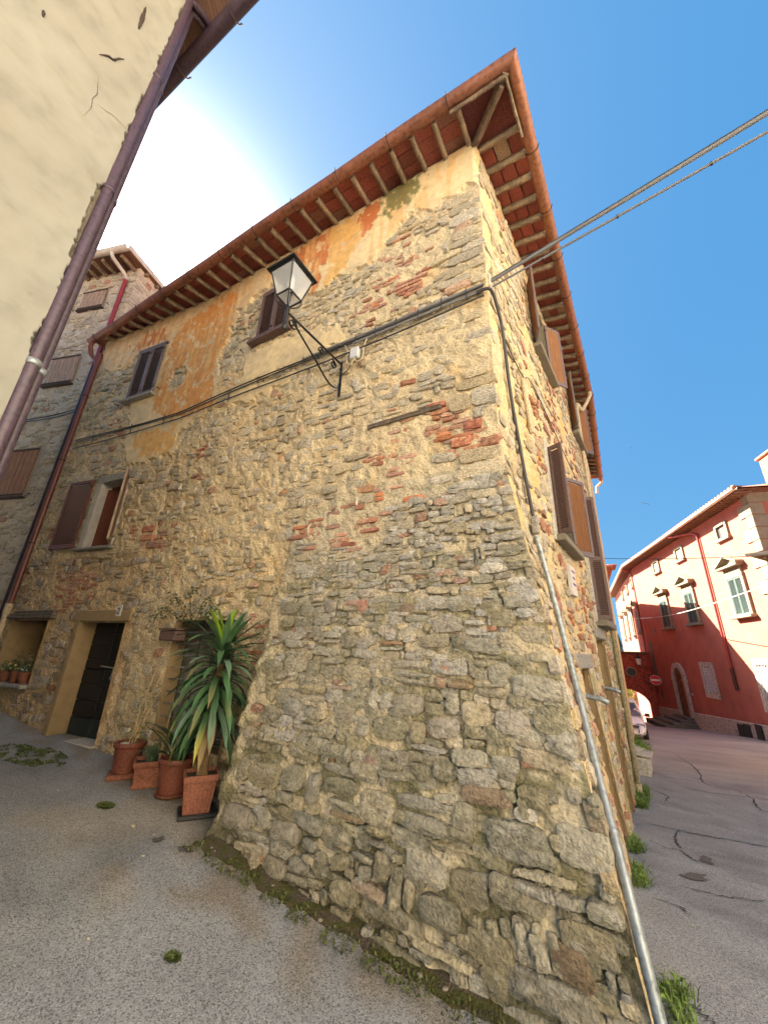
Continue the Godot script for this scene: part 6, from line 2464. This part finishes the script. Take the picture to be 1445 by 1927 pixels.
	part(w, "wire", sw, M.fascia, true)
	sw = Shape.new()
	tube(sw, pw.slice(3, 8), 0.04, 7)
	part(w, "sleeve", sw, M.white_plastic, true)
	# cable that goes on over the tall house
	w = thing("wall_cable", "sagging black cable pair across the tall stone house", "cable", tall(1.2, 7.2, 0.1))
	for e in [0.0, 0.06]:
		sw = Shape.new()
		tube(sw, smooth_path([tall(0.2, 7.25 - e, 0.1), tall(0.9, 7.16 - e * 1.5, 0.08), tall(1.8, 7.1 - e, 0.08), tall(3.2, 7.15 - e, 0.08)], 5), 0.014, 6)
		part(w, "cable", sw, M.dark_cable, true)
	for e in [[Vector3(31.9, 27.8, -43.6), 0.5], [Vector3(25.3, 16.06, -34.3), -0.4]]:
		var bd := thing("swift", "dark swift gliding in the clear sky above the palazzo", "bird", e[0], "swifts in the sky")
		var s := Shape.new()
		var f := Basis(UPV, e[1]) * Basis(Vector3(0, 0, 1), e[1])
		tube(s, [f * Vector3(0, 0, 0.12), f * Vector3(0, 0, 0.06), f * Vector3(0, 0.01, 0), f * Vector3(0, 0, -0.1), f * Vector3(0, 0, -0.17)], [0.008, 0.028, 0.034, 0.02, 0.004], 8)
		own(bd, "body", s, M.bird, true)
		for sg in [-1, 1]:
			s = Shape.new()
			s.face([f * Vector3(0.02 * sg, 0.012, 0.06), f * Vector3(0.2 * sg, 0.05, 0.05), f * Vector3(0.42 * sg, 0.03, -0.1), f * Vector3(0.16 * sg, 0.04, -0.02), f * Vector3(0.02 * sg, 0.012, -0.05)], UPV)
			own(bd, "wing", s, M.bird)


# ================================================================ pots
func square_ring(w: float, y: float, flute: float) -> Array:
	var p := []
	var h := w / 2
	var n := 16
	for e in [[Vector2(-1, -1), Vector2(1, -1)], [Vector2(1, -1), Vector2(1, 1)], [Vector2(1, 1), Vector2(-1, 1)], [Vector2(-1, 1), Vector2(-1, -1)]]:
		for k in n:
			var q: Vector2 = e[0].lerp(e[1], (k + 0.5) / n) * h
			var o: Vector2 = (e[0] + e[1]).normalized()
			q += o * (flute if k % 2 == 0 else -flute)
			p.append(Vector3(q.x, y, q.y))
	return p


func loft(rings: Array) -> Shape:
	var s := Shape.new()
	var n: int = rings[0].size()
	for r in rings:
		for p in r:
			s.add(p)
	for k in rings.size() - 1:
		for j in n:
			var j2 := (j + 1) % n
			var a: Vector3 = rings[k][j]
			var up: float = rings[k + 1][j].y - a.y
			var inw: float = Vector2(rings[k + 1][j].x, rings[k + 1][j].z).length() - Vector2(a.x, a.z).length()
			var o := Vector3(a.x, 0, a.z).normalized() * up - UPV * inw
			s.quad(k * n + j, k * n + j2, (k + 1) * n + j2, (k + 1) * n + j, o)
	return s


func build_pots() -> void:
	var round_prof := [Vector2(0.0, 0.0), Vector2(0.135, 0.0), Vector2(0.14, 0.01), Vector2(0.165, 0.27), Vector2(0.178, 0.28), Vector2(0.186, 0.29), Vector2(0.19, 0.31), Vector2(0.186, 0.33), Vector2(0.175, 0.337), Vector2(0.16, 0.33), Vector2(0.155, 0.28), Vector2(0.14, 0.26)]
	# round pot standing on a brick
	var at := on_ground(-3.14, -5.68)
	var t := thing("flower_pot", "round glazed terracotta pot raised on a brick, with canes and a thin climber", "pot", at + UPV * 0.06)
	var s := Shape.new()
	lathe(s, Transform3D(), round_prof, 28)
	own(t, "pot", s, M.terracotta, true)
	soil(t, 0.15, 0.285)
	var bk := thing("paving_brick", "old brick under the pot with canes", "brick", at)
	own(bk, "brick", bx(Transform3D(Basis(UPV, 0.5), Vector3(0, 0.03, 0)), Vector3(0.36, 0.06, 0.28), 0.012), M.old_terracotta)
	for k in 3:
		s = Shape.new()
		var b := Vector3(-0.03 + k * 0.03, 0.25, 0.0)
		tube(s, [b, b + Vector3(0.02 + 0.03 * k, 0.5, -0.08), b + Vector3(0.05 + 0.05 * k, 1.0 - 0.12 * k, -0.2)], 0.006, 6)
		own(t, "cane", s, M.cane, true)
	s = Shape.new()
	for k in 70:
		var y := rng.randf_range(0.3, 1.0)
		leaf_card(s, Vector3(0.06 * y + rng.randf_range(-0.12, 0.12), y, -0.16 * y + rng.randf_range(-0.06, 0.1)), Vector3(rng.randf_range(-1, 1), 0.6, rng.randf_range(0, 1)).normalized(), 0.045, Color(0.07, 0.12, 0.03) * rng.randf_range(0.6, 1.4))
	stuff(own(t, "climber_leaves", s, M.leaf))
	s = Shape.new()
	box(s, Transform3D(Basis(), Vector3(-0.03, 0.31, 0.08)), Vector3(0.09, 0.05, 0.07), 0.02)
	own(t, "white_stone", s, M.pale_stone)
	# square pot with relief
	at = on_ground(-2.76, -5.50)
	t = thing("flower_pot", "square old terracotta pot with a garland relief and small succulents", "pot", at)
	t.rotation.y = 0.5
	s = loft([square_ring(0.0, 0.0, 0.0), square_ring(0.29, 0.0, 0.0), square_ring(0.3, 0.02, 0.0), square_ring(0.27, 0.045, 0.0), square_ring(0.29, 0.2, 0.0), square_ring(0.335, 0.225, 0.0), square_ring(0.345, 0.25, 0.0), square_ring(0.335, 0.275, 0.0), square_ring(0.29, 0.275, 0.0), square_ring(0.28, 0.22, 0.0)])
	own(t, "pot", s, M.old_terracotta)
	soil(t, 0.19, 0.235, 4)
	s = Shape.new()
	for k in 9:
		var f := k / 8.0
		lathe(s, Transform3D(Basis(), Vector3(lerpf(-0.09, 0.09, f), 0.15 - 0.05 * sin(PI * f), 0.142)), [Vector2(0, -0.016), Vector2(0.016, -0.006), Vector2(0.016, 0.008), Vector2(0.0, 0.018)], 7)
	own(t, "garland", s, M.old_terracotta, true)
	s = Shape.new()
	for k in 5:
		var b := Vector3(rng.randf_range(-0.1, 0.1), 0.22, rng.randf_range(-0.08, 0.1))
		for j in 60:
			var y := j / 60.0 * 0.2
			var w := j * 2.4
			leaf_card(s, b + Vector3(cos(w) * 0.025, y, sin(w) * 0.025), Vector3(cos(w), 0.6, sin(w)).normalized(), 0.035, Color(0.05, 0.09, 0.04) * rng.randf_range(0.7, 1.3))
	stuff(own(t, "succulents", s, M.leaf))
	s = Shape.new()
	tube(s, [Vector3(0.1, 0.2, -0.06), Vector3(0.13, 0.75, -0.12)], 0.008, 6)
	own(t, "stake", s, M.cane, true)
	# round pot on a saucer
	at = on_ground(-2.33, -5.29)
	t = thing("flower_pot", "round terracotta pot on a saucer with a tuft of long dark leaves", "pot", at)
	s = Shape.new()
	lathe(s, Transform3D(Basis().scaled(Vector3(1.06, 1.06, 1.06)), Vector3(0, 0.025, 0)), round_prof, 30)
	own(t, "pot", s, M.terracotta, true)
	s = Shape.new()
	lathe(s, Transform3D(), [Vector2(0.0, 0.0), Vector2(0.17, 0.0), Vector2(0.19, 0.035), Vector2(0.183, 0.04), Vector2(0.165, 0.015), Vector2(0.0, 0.015)], 30)
	own(t, "saucer", s, M.old_terracotta, true)
	soil(t, 0.155, 0.32)
	for k in 26:
		var w := rng.randf() * TAU
		var b := Vector3(cos(w), 0, sin(w)) * rng.randf() * 0.06 + UPV * 0.3
		own(t, "leaf", sword(b, w, rng.randf_range(0.9, 1.45), rng.randf_range(0.45, 0.8), 0.018, rng.randf_range(0.5, 1.5), Color(0.03, 0.065, 0.025) * rng.randf_range(0.7, 1.4)), M.leaf, true)
	# window box and small pot in the barred window
	t = thing("window_box", "brown plastic window box on the barred window ledge", "planter", front(4.8, 1.66, 0.1))
	part(t, "box", bx(frame(front(4.82, 1.77, 0.1), L1, UPV, N1), Vector3(0.38, 0.14, 0.18), 0.015), M.painted_wood)
	part(t, "rim", bx(frame(front(4.82, 1.86, 0.1), L1, UPV, N1), Vector3(0.42, 0.025, 0.21), 0.008), M.painted_wood)
	t = thing("flower_pot", "small orange terracotta pot hung in the barred window", "pot", front(3.76, 1.5, 0.08))
	s = Shape.new()
	lathe(s, frame(front(3.76, 1.52, 0.1), L1, UPV, N1), [Vector2(0.0, 0.0), Vector2(0.07, 0.0), Vector2(0.1, 0.16), Vector2(0.11, 0.165), Vector2(0.11, 0.2), Vector2(0.095, 0.2), Vector2(0.09, 0.15)], 18)
	part(t, "pot", s, M.old_terracotta, true)
	# pots in the niche
	for e in [[8.72, "small terracotta pot of grey leaves in the niche, next to the door pier", 0.1], [9.02, "small dark pot of yellow flowers in the niche beside the pale pot", 0.085], [9.36, "small pot of trailing leaves in the niche near the cream pipe", 0.09]]:
		var p := fframe(e[0], 0.89, -0.02).origin
		t = thing("niche_pot", e[1], "pot", p)
		s = Shape.new()
		lathe(s, Transform3D(), [Vector2(0.0, 0.0), Vector2(e[2] * 0.75, 0.0), Vector2(e[2], 0.16), Vector2(e[2] * 1.1, 0.165), Vector2(e[2] * 1.1, 0.19), Vector2(e[2] * 0.9, 0.19)], 16)
		own(t, "pot", s, M.old_terracotta, true)
		s = Shape.new()
		for k in 130:
			var d := Vector3(rng.randfn(), absf(rng.randfn()), rng.randfn()).normalized()
			var hgt := 0.2 if e[0] > 9.1 else 0.36
			var col := Color(0.06, 0.1, 0.05) * rng.randf_range(0.6, 1.6)
			if rng.randf() < 0.1:
				col = Color(0.6, 0.5, 0.12) if e[0] > 8.9 else Color(0.5, 0.55, 0.5)
			leaf_card(s, UPV * 0.2 + Vector3(d.x * 0.16, d.y * hgt, d.z * 0.14) * pow(rng.randf(), 0.5), d, 0.05, col)
		stuff(own(t, "leaves", s, M.leaf))


func soil(t: Node, r: float, y: float, segs := 20) -> void:
	var s := Shape.new()
	var b := []
	for k in segs:
		var w := TAU * (k + 0.5) / segs
		b.append(Vector3(cos(w) * r, y + rng.randf_range(-0.006, 0.006), sin(w) * r))
	var c := s.add(Vector3(0, y + 0.012, 0))
	for p in b:
		s.add(p)
	for k in segs:
		s.tri(c, c + 1 + k, c + 1 + (k + 1) % segs, UPV)
	own(t, "soil", s, M.soil)


# one sword-shaped leaf: starts at b towards azimuth w, rising e radians, bending down by bend over its length
func sword(b: Vector3, w: float, e: float, length: float, width: float, bend: float, col: Color, tip := Color(-1, 0, 0)) -> Shape:
	var s := Shape.new()
	var n := 8
	var p := b
	var side_v := Vector3(-sin(w), 0, cos(w))
	for k in n + 1:
		var f := float(k) / n
		var ang := e - bend * f
		var d := Vector3(cos(w) * cos(ang), sin(ang), sin(w) * cos(ang))
		var up := Vector3(-cos(w) * sin(ang), cos(ang), -sin(w) * sin(ang))
		var hw := width * (0.55 + 0.75 * sin(PI * minf(f * 0.8 + 0.12, 1.0))) * (1.0 if f < 0.72 else (1.0 - f) / 0.28)
		var c := col * (0.9 + 0.15 * sin(f * 3.0))
		if tip.r >= 0.0 and f > 0.45:
			c = col.lerp(tip, (f - 0.45) / 0.55)
		s.add(p - side_v * hw + up * hw * 0.35, c)
		s.add(p, c * 0.92)
		s.add(p + side_v * hw + up * hw * 0.35, c)
		p += d * length / n
	for k in n:
		var q := k * 3
		for j in 2:
			s.i.append_array([q + j, q + j + 1, q + j + 4, q + j, q + j + 4, q + j + 3])
	return s


func build_yucca() -> void:
	var at := on_ground(-1.86, -4.87)
	var t := thing("yucca_pot", "tall fluted square terracotta pot on a black tray against the buttress", "pot", at)
	t.rotation.y = 0.45
	var s := loft([square_ring(0.0, 0.03, 0.0), square_ring(0.25, 0.03, 0.002), square_ring(0.255, 0.05, 0.003), square_ring(0.315, 0.315, 0.003), square_ring(0.34, 0.32, 0.0), square_ring(0.35, 0.335, 0.0), square_ring(0.35, 0.37, 0.0), square_ring(0.335, 0.38, 0.0), square_ring(0.3, 0.38, 0.0), square_ring(0.29, 0.32, 0.0)])
	own(t, "pot", s, M.old_terracotta)
	soil(t, 0.2, 0.345, 4)
	own(t, "tray", bx(Transform3D(Basis(), Vector3(0.02, 0.02, 0.0)), Vector3(0.38, 0.04, 0.34), 0.012), M.black_plastic)
	var y := thing("yucca_plant", "tall yucca with drooping sword leaves in the fluted pot", "plant", at + UPV * 0.34)
	s = Shape.new()
	var pth := [Vector3(0, 0, 0), Vector3(0.005, 0.2, 0.01), Vector3(-0.01, 0.5, 0.02), Vector3(0.0, 0.9, 0.0), Vector3(0.0, 1.3, 0.0)]
	var sp := smooth_path(pth, 5)
	var rr := []
	for k in sp.size():
		rr.append(lerpf(0.062, 0.035, float(k) / sp.size()) * rng.randf_range(0.94, 1.06))
	tube(s, sp, rr, 12)
	own(y, "trunk", s, M.bark, true)
	# leaves: young ones stand up, older ones arch out, the oldest hang
	var n := 124
	for k in n:
		var f := float(k) / n
		var w := k * 2.39996 + rng.randf_range(-0.2, 0.2)
		var h := lerpf(1.33, 0.58, pow(f, 1.25))
		var e := lerpf(1.5, -0.7, pow(f, 0.6)) + rng.randf_range(-0.12, 0.12)
		var ln := rng.randf_range(0.5, 0.72) * (0.78 if f < 0.1 else 1.0)
		var bend := rng.randf_range(0.15, 0.5) if f < 0.14 else rng.randf_range(0.8, 1.6)
		bend = minf(bend, e + 1.52)
		var col := Color(0.055, 0.125, 0.05) * rng.randf_range(0.75, 1.3)
		var tip := Color(-1, 0, 0)
		if f < 0.06:
			col = Color(0.2, 0.33, 0.03)
		elif f > 0.72 and k % 6 == 0:
			tip = Color(0.5, 0.42, 0.05)
		elif f > 0.85 and k % 4 == 1:
			col = Color(0.22, 0.15, 0.06)
		elif k % 5 == 0:
			col = Color(0.11, 0.19, 0.12)
		elif k % 3 == 0:
			tip = Color(0.2, 0.16, 0.06)
		own(y, "leaf", sword(Vector3(cos(w) * 0.03, h, sin(w) * 0.03), w, e, ln, 0.026, bend, col, tip), M.leaf, true)


# ================================================================ small growth and litter
func tuft(s: Shape, at: Vector3, n: int, h: float, col: Color) -> void:
	for k in n:
		var w := rng.randf() * TAU
		var b := at + Vector3(rng.randf_range(-0.05, 0.05), 0, rng.randf_range(-0.05, 0.05))
		s.join(blade(b, w, rng.randf_range(0.6, 1.4), h * rng.randf_range(0.5, 1.2), 0.004, col * rng.randf_range(0.6, 1.5)))


func blade(b: Vector3, w: float, e: float, ln: float, hw: float, col: Color) -> Shape:
	var s := Shape.new()
	var sv := Vector3(-sin(w), 0, cos(w))
	var d := Vector3(cos(w) * cos(e), sin(e), sin(w) * cos(e))
	var m := b + d * ln * 0.55
	var e2 := m + Vector3(d.x * 1.2, d.y * 0.4, d.z * 1.2) * ln * 0.5
	for p in [b - sv * hw, b + sv * hw, m + sv * hw, m - sv * hw, e2]:
		s.add(p, col)
	s.i.append_array([0, 1, 2, 0, 2, 3, 3, 2, 4])
	return s


func build_small_plants() -> void:
	# climber over the barred window
	var t := thing("rose_climber", "sparse dark leaved climber over the top of the barred window", "plant", front(4.5, 1.95, 0.1))
	var s := Shape.new()
	var lv := Shape.new()
	for e in [[4.55, 1.9, 4.95, 2.12, 5.05, 2.02], [4.5, 1.9, 4.45, 2.3, 4.3, 2.38], [4.45, 1.9, 4.1, 2.25, 3.7, 2.1], [4.5, 1.9, 4.7, 2.25, 4.75, 2.3], [4.4, 1.9, 3.95, 2.1, 3.75, 1.95]]:
		var pts := smooth_path([front(e[0], e[1], 0.05), front(e[2], e[3], 0.2), front(e[4], e[5], 0.28)], 8)
		tube(s, pts, 0.005, 5)
		for p in pts:
			for k in 6:
				leaf_card(lv, p + Vector3(rng.randf_range(-0.07, 0.07), rng.randf_range(-0.05, 0.06), rng.randf_range(-0.07, 0.07)), Vector3(rng.randf_range(-1, 1), 0.8, rng.randf_range(-0.2, 1)).normalized(), 0.05, Color(0.025, 0.05, 0.02) * rng.randf_range(0.7, 1.8))
	part(t, "branch", s, M.bark, true)
	stuff(part(t, "leaves", lv, M.leaf))
	# earth and moss at the foot of the buttress
	s = Shape.new()
	var n := 60
	for k in n + 1:
		var u := lerpf(-0.0, 2.95, float(k) / n)
		var wd := 0.1 + 0.1 * fine.get_noise_2d(u * 2.0, 77.0) + 0.05 * fine.get_noise_2d(u * 9.0, 7.0)
		for j in 7:
			var f := j / 6.0
			var p0 := front(u, -0.1, -0.06)
			var p := p0 + N1 * (0.02 + (wd + 0.06) * f)
			p.y = ground_y(p.x, p.z) + (0.045 * (1.0 - f) + 0.008) * (1.0 - f * f * 0.9) + 0.012 * fine.get_noise_2d(u * 14.0, f * 5.0) * (1.0 - f)
			if j == 6:
				p.y = ground_y(p.x, p.z) - 0.006
			var g := fine.get_noise_2d(u * 5.0 + 3.0, f * 2.0)
			var c := Color(1.6, 1.35, 1.1).lerp(Color(0.75, 1.0, 0.28), smoothstep(-0.1, 0.25, g + 0.25 * f))
			s.add(p, c * (1.0 + 0.4 * fine.get_noise_2d(u * 30.0, f * 11.0)))
	for k in n:
		for j in 6:
			s.quad(k * 7 + j, k * 7 + j + 1, (k + 1) * 7 + j + 1, (k + 1) * 7 + j, UPV)
	var v := part(self, "verge", s, M.earth, true)
	structure(v)
	var ms := Shape.new()
	for k in 1500:
		var u := rng.randf_range(0.0, 2.9)
		var p := front(u, -0.1, 0.0) + N1 * rng.randf_range(0.05, 0.24)
		p.y = ground_y(p.x, p.z) + 0.012
		if fine.get_noise_2d(u * 5.0 + 3.0, 1.0) > -0.1:
			ms.join(blade(p, rng.randf() * TAU, rng.randf_range(0.5, 1.4), rng.randf_range(0.012, 0.035), 0.006, Color(0.07, 0.085, 0.015) * rng.randf_range(0.5, 1.6)))
	var mo := part(self, "moss", ms, M.leaf)
	stuff(mo)
	tag(mo, "low moss along the earthy foot of the battered corner", "moss")
	# pebbles fallen from the wall
	for k in 30:
		var u := rng.randf_range(0.1, 2.9)
		var p := front(u, -0.1, 0.0) + N1 * pow(rng.randf(), 2.0) * 0.2
		p.y = ground_y(p.x, p.z) + 0.016
		var sz := rng.randf_range(0.006, 0.02)
		var ps := Shape.new()
		lathe(ps, Transform3D(Basis(Vector3(rng.randf(), 1, rng.randf()).normalized(), rng.randf() * 6.0).scaled(Vector3(1.3, 0.8, 1.0) * sz), p), [Vector2(0, -0.9), Vector2(0.7, -0.6), Vector2(1.0, 0.05), Vector2(0.62, 0.7), Vector2(0, 0.9)], 7, Color(0.36, 0.31, 0.23) * rng.randf_range(0.6, 1.2))
		part(v, "pebble", ps, M.stone, true)
	# weeds along the side wall and at the planter
	var spots := [["weed_patch", "long grassy weeds at the foot of the zinc conduit", 0.0, 0.7, 26, 0.13, 0.13], ["weed_patch", "small leafy weeds by the side door step", 2.0, 2.5, 18, 0.14, 0.1], ["weed_patch", "bright weeds at the brick patch of the side wall", 3.0, 3.7, 24, 0.17, 0.12], ["weed_patch", "weeds and moss below the mossy downpipe", 6.0, 7.6, 46, 0.22, 0.18]]
	for e in spots:
		var c := side((e[2] + e[3]) / 2, -0.4, 0.08)
		c.y = ground_y(c.x, c.z)
		var w := thing(e[0], e[1], "weeds", c)
		var ws := Shape.new()
		for k in e[4]:
			var p := side(rng.randf_range(e[2], e[3]), -0.45, rng.randf_range(0.03, 0.03 + e[6]))
			p.y = ground_y(p.x, p.z) - 0.01
			tuft(ws, p, 16, e[5], Color(0.13, 0.2, 0.035))
			for j in 5:
				leaf_card(ws, p + Vector3(rng.randf_range(-0.05, 0.05), rng.randf_range(0.03, 0.1), rng.randf_range(-0.05, 0.05)), Vector3(rng.randf_range(-0.5, 0.5), 1, rng.randf_range(-0.5, 0.5)).normalized(), 0.04, Color(0.12, 0.19, 0.03) * rng.randf_range(0.6, 1.4))
		stuff(part(w, "blades", ws, M.leaf))
	# plants creeping up the pipe and growing from the gutter end
	var cp := thing("wall_moss", "yellow green moss and creeper on the far end of the side wall", "moss", eave_s(6.9, 0.1, -0.9))
	var cs := Shape.new()
	for k in 900:
		var y := rng.randf_range(-0.9, 2.2)
		var u := rng.randf_range(5.85, 7.35)
		if fine.get_noise_2d(u * 2.5, y * 1.6) < -0.05:
			continue
		leaf_card(cs, eave_s(u, rng.randf_range(0.02, 0.08), y), (NR + Vector3(rng.randf_range(-0.6, 0.6), rng.randf_range(-0.2, 0.8), 0)).normalized(), 0.045, (Color(0.22, 0.2, 0.03) if rng.randf() < 0.6 else Color(0.1, 0.16, 0.03)) * rng.randf_range(0.6, 1.4))
	stuff(part(cp, "growth", cs, M.leaf))
	var gp := thing("gutter_grass", "tuft of grass sprouting from the end of the side gutter", "grass", eave_s(13.9, gut_s(13.9), 9.0))
	var gs := Shape.new()
	tuft(gs, eave_s(13.9, gut_s(13.9) + 0.04, 9.0), 26, 0.5, Color(0.16, 0.2, 0.07))
	stuff(part(gp, "blades", gs, M.leaf))
	# moss patches on the alley
	for e in [[-4.75, -6.15, 0.75, 0.3, "flat moss patch spreading in front of the black door"], [-2.8, -4.86, 0.1, 0.06, "small round moss patch on the asphalt by the pots"], [-1.15, -3.05, 0.035, 0.02, "tiny moss clump alone on the open asphalt"]]:
		var mp := Shape.new()
		var c := on_ground(e[0], e[1])
		for k in int(2600 * minf(1.0, e[2] + 0.12)):
			var a := rng.randf() * TAU
			var r := sqrt(rng.randf())
			var q := Vector3(cos(a) * e[2] * r, 0, sin(a) * e[3] * r)
			q = Basis(UPV, -0.45) * q + c
			if fine.get_noise_2d(q.x * 4.0, q.z * 4.0) < -0.02 and e[2] > 0.2:
				continue
			q.y = ground_y(q.x, q.z) + 0.005
			mp.join(blade(q, rng.randf() * TAU, rng.randf_range(0.2, 1.2), rng.randf_range(0.012, 0.035), 0.009, Color(0.075, 0.1, 0.02) * rng.randf_range(0.5, 1.6)))
		var m := part(self, "moss", mp, M.leaf)
		stuff(m)
		tag(m, e[4], "moss")
	# dry leaves and crumbs on the asphalt
	var places := [[-2.27, -4.47, 0.035], [-1.9, -4.0, 0.02], [-2.6, -4.5, 0.018], [-1.4, -3.6, 0.014], [-3.0, -4.9, 0.02], [-2.0, -4.35, 0.016], [-1.2, -3.3, 0.012], [-0.7, -2.9, 0.012], [-2.45, -4.1, 0.02], [-1.7, -3.1, 0.014], [-1.05, -2.5, 0.012], [-3.5, -5.1, 0.02], [-0.4, -2.3, 0.01], [2.2, -3.2, 0.016], [2.6, -4.0, 0.012], [2.4, -2.9, 0.012], [3.3, -4.9, 0.016]]
	for e in places:
		var p := on_ground(e[0], e[1], 0.014)
		var lf := thing("fallen_leaf", "dry pale leaf lying on the open asphalt", "leaf", p, "dry leaves on the road")
		var ls := Shape.new()
		var a := rng.randf() * TAU
		var d: Vector3 = Vector3(cos(a), 0, sin(a)) * e[2]
		var q: Vector3 = Vector3(-sin(a), 0, cos(a)) * e[2] * 0.45
		ls.face([-d, -d * 0.3 + q + UPV * 0.004, d * 0.4 + q * 0.8 + UPV * 0.006, d + UPV * 0.003], UPV, Color(0.62, 0.52, 0.3))
		ls.face([-d, d + UPV * 0.003, d * 0.4 - q * 0.8 + UPV * 0.005, -d * 0.3 - q], UPV, Color(0.55, 0.46, 0.27))
		own(lf, "blade", ls, M.leaf)


# ================================================================ cracks and stains in the asphalt
func build_road_marks() -> void:
	var g := get_node("ground")
	var cracks := [[[4.41, -7.59], [4.72, -7.38], [5.11, -7.14], [5.79, -6.87], [7.2, -6.3]], [[4.8, -7.32], [4.38, -6.78], [4.2, -6.46], [4.14, -6.23]], [[3.87, -6.55], [3.9, -6.25], [4.04, -6.2], [3.97, -5.82], [4.15, -5.72]], [[1.84, -3.11], [1.86, -3.02], [1.9, -2.91], [1.93, -2.7]], [[10.37, -15.2], [9.55, -13.37], [8.89, -12.21], [8.13, -11.14], [7.93, -10.58]], [[8.32, -10.47], [8.12, -9.79], [7.5, -8.92], [7.42, -8.61]], [[7.05, -10.81], [7.21, -9.94], [7.98, -9.76], [9.0, -9.4]], [[6.0, -9.9], [6.0, -9.3], [5.7, -8.9]], [[9.0, -16.0], [10.0, -15.9], [11.5, -15.0], [13.0, -14.6]], [[3.1, -4.9], [3.5, -4.75], [3.9, -4.8]], [[2.6, -4.5], [2.75, -4.35], [2.72, -4.2]]]
	for c in cracks:
		var pts := []
		for p in c:
			pts.append(Vector3(p[0], 0, p[1]))
		var sp := smooth_path(pts, 9)
		var s := Shape.new()
		var far: float = 1.0 + sp[0].length() / 9.0
		for k in sp.size():
			var d: Vector3 = (sp[mini(k + 1, sp.size() - 1)] - sp[maxi(k - 1, 0)]).normalized()
			var q := Vector3(-d.z, 0, d.x)
			var w: float = (0.0035 + 0.005 * rng.randf()) * far * (0.3 + 0.7 * sin(PI * (k + 0.4) / sp.size()))
			var m: Vector3 = sp[k] + q * rng.randf_range(-0.025, 0.025)
			for sg in [-1, 1]:
				var e: Vector3 = m + q * w * sg
				e.y = ground_y(e.x, e.z) + 0.009
				s.add(e)
		for k in sp.size() - 1:
			s.quad(k * 2, k * 2 + 1, k * 2 + 3, k * 2 + 2, UPV)
		part(g, "crack", s, M.tar)
	var patches := [[[5.3, -7.83], [6.1, -8.64], [6.83, -9.17], [6.67, -8.91], [6.02, -8.35], [5.71, -7.89], [5.19, -7.45]], [[3.35, -5.21], [3.58, -5.37], [3.75, -5.33], [3.57, -5.13], [3.39, -5.11]], [[2.65, -4.22], [2.91, -4.45], [3.07, -4.59], [2.96, -4.36], [3.08, -4.33], [2.81, -4.19], [2.64, -4.11]], [[3.82, -6.16], [4.28, -6.53], [4.14, -6.23], [3.91, -6.1]], [[4.27, -6.13], [4.3, -6.0], [4.14, -5.77], [4.04, -5.84]], [[-2.0, -4.3], [-1.92, -4.36], [-1.86, -4.3], [-1.94, -4.24]], [[-1.72, -4.2], [-1.6, -4.24], [-1.56, -4.16], [-1.66, -4.13]], [[8.4, -12.6], [9.3, -13.4], [9.6, -13.0], [8.9, -12.3]]]
	for pz in patches:
		var poly := PackedVector2Array()
		var n: int = pz.size()
		for k in n:
			var a := Vector2(pz[k][0], pz[k][1])
			var b := Vector2(pz[(k + 1) % n][0], pz[(k + 1) % n][1])
			for j in 6:
				var q := a.lerp(b, j / 6.0)
				var r := a.distance_to(b) * 0.13
				poly.append(q + Vector2(rng.randf_range(-r, r), rng.randf_range(-r, r)))
		var tri := Geometry2D.triangulate_polygon(poly)
		if tri.is_empty():
			continue
		var s := Shape.new()
		for q in poly:
			s.add(Vector3(q.x, ground_y(q.x, q.y) + 0.0085, q.y), Color(0.17, 0.155, 0.145))
		for k in range(0, tri.size(), 3):
			s.tri(tri[k], tri[k + 1], tri[k + 2], UPV)
		part(g, "stain", s, M.asphalt)
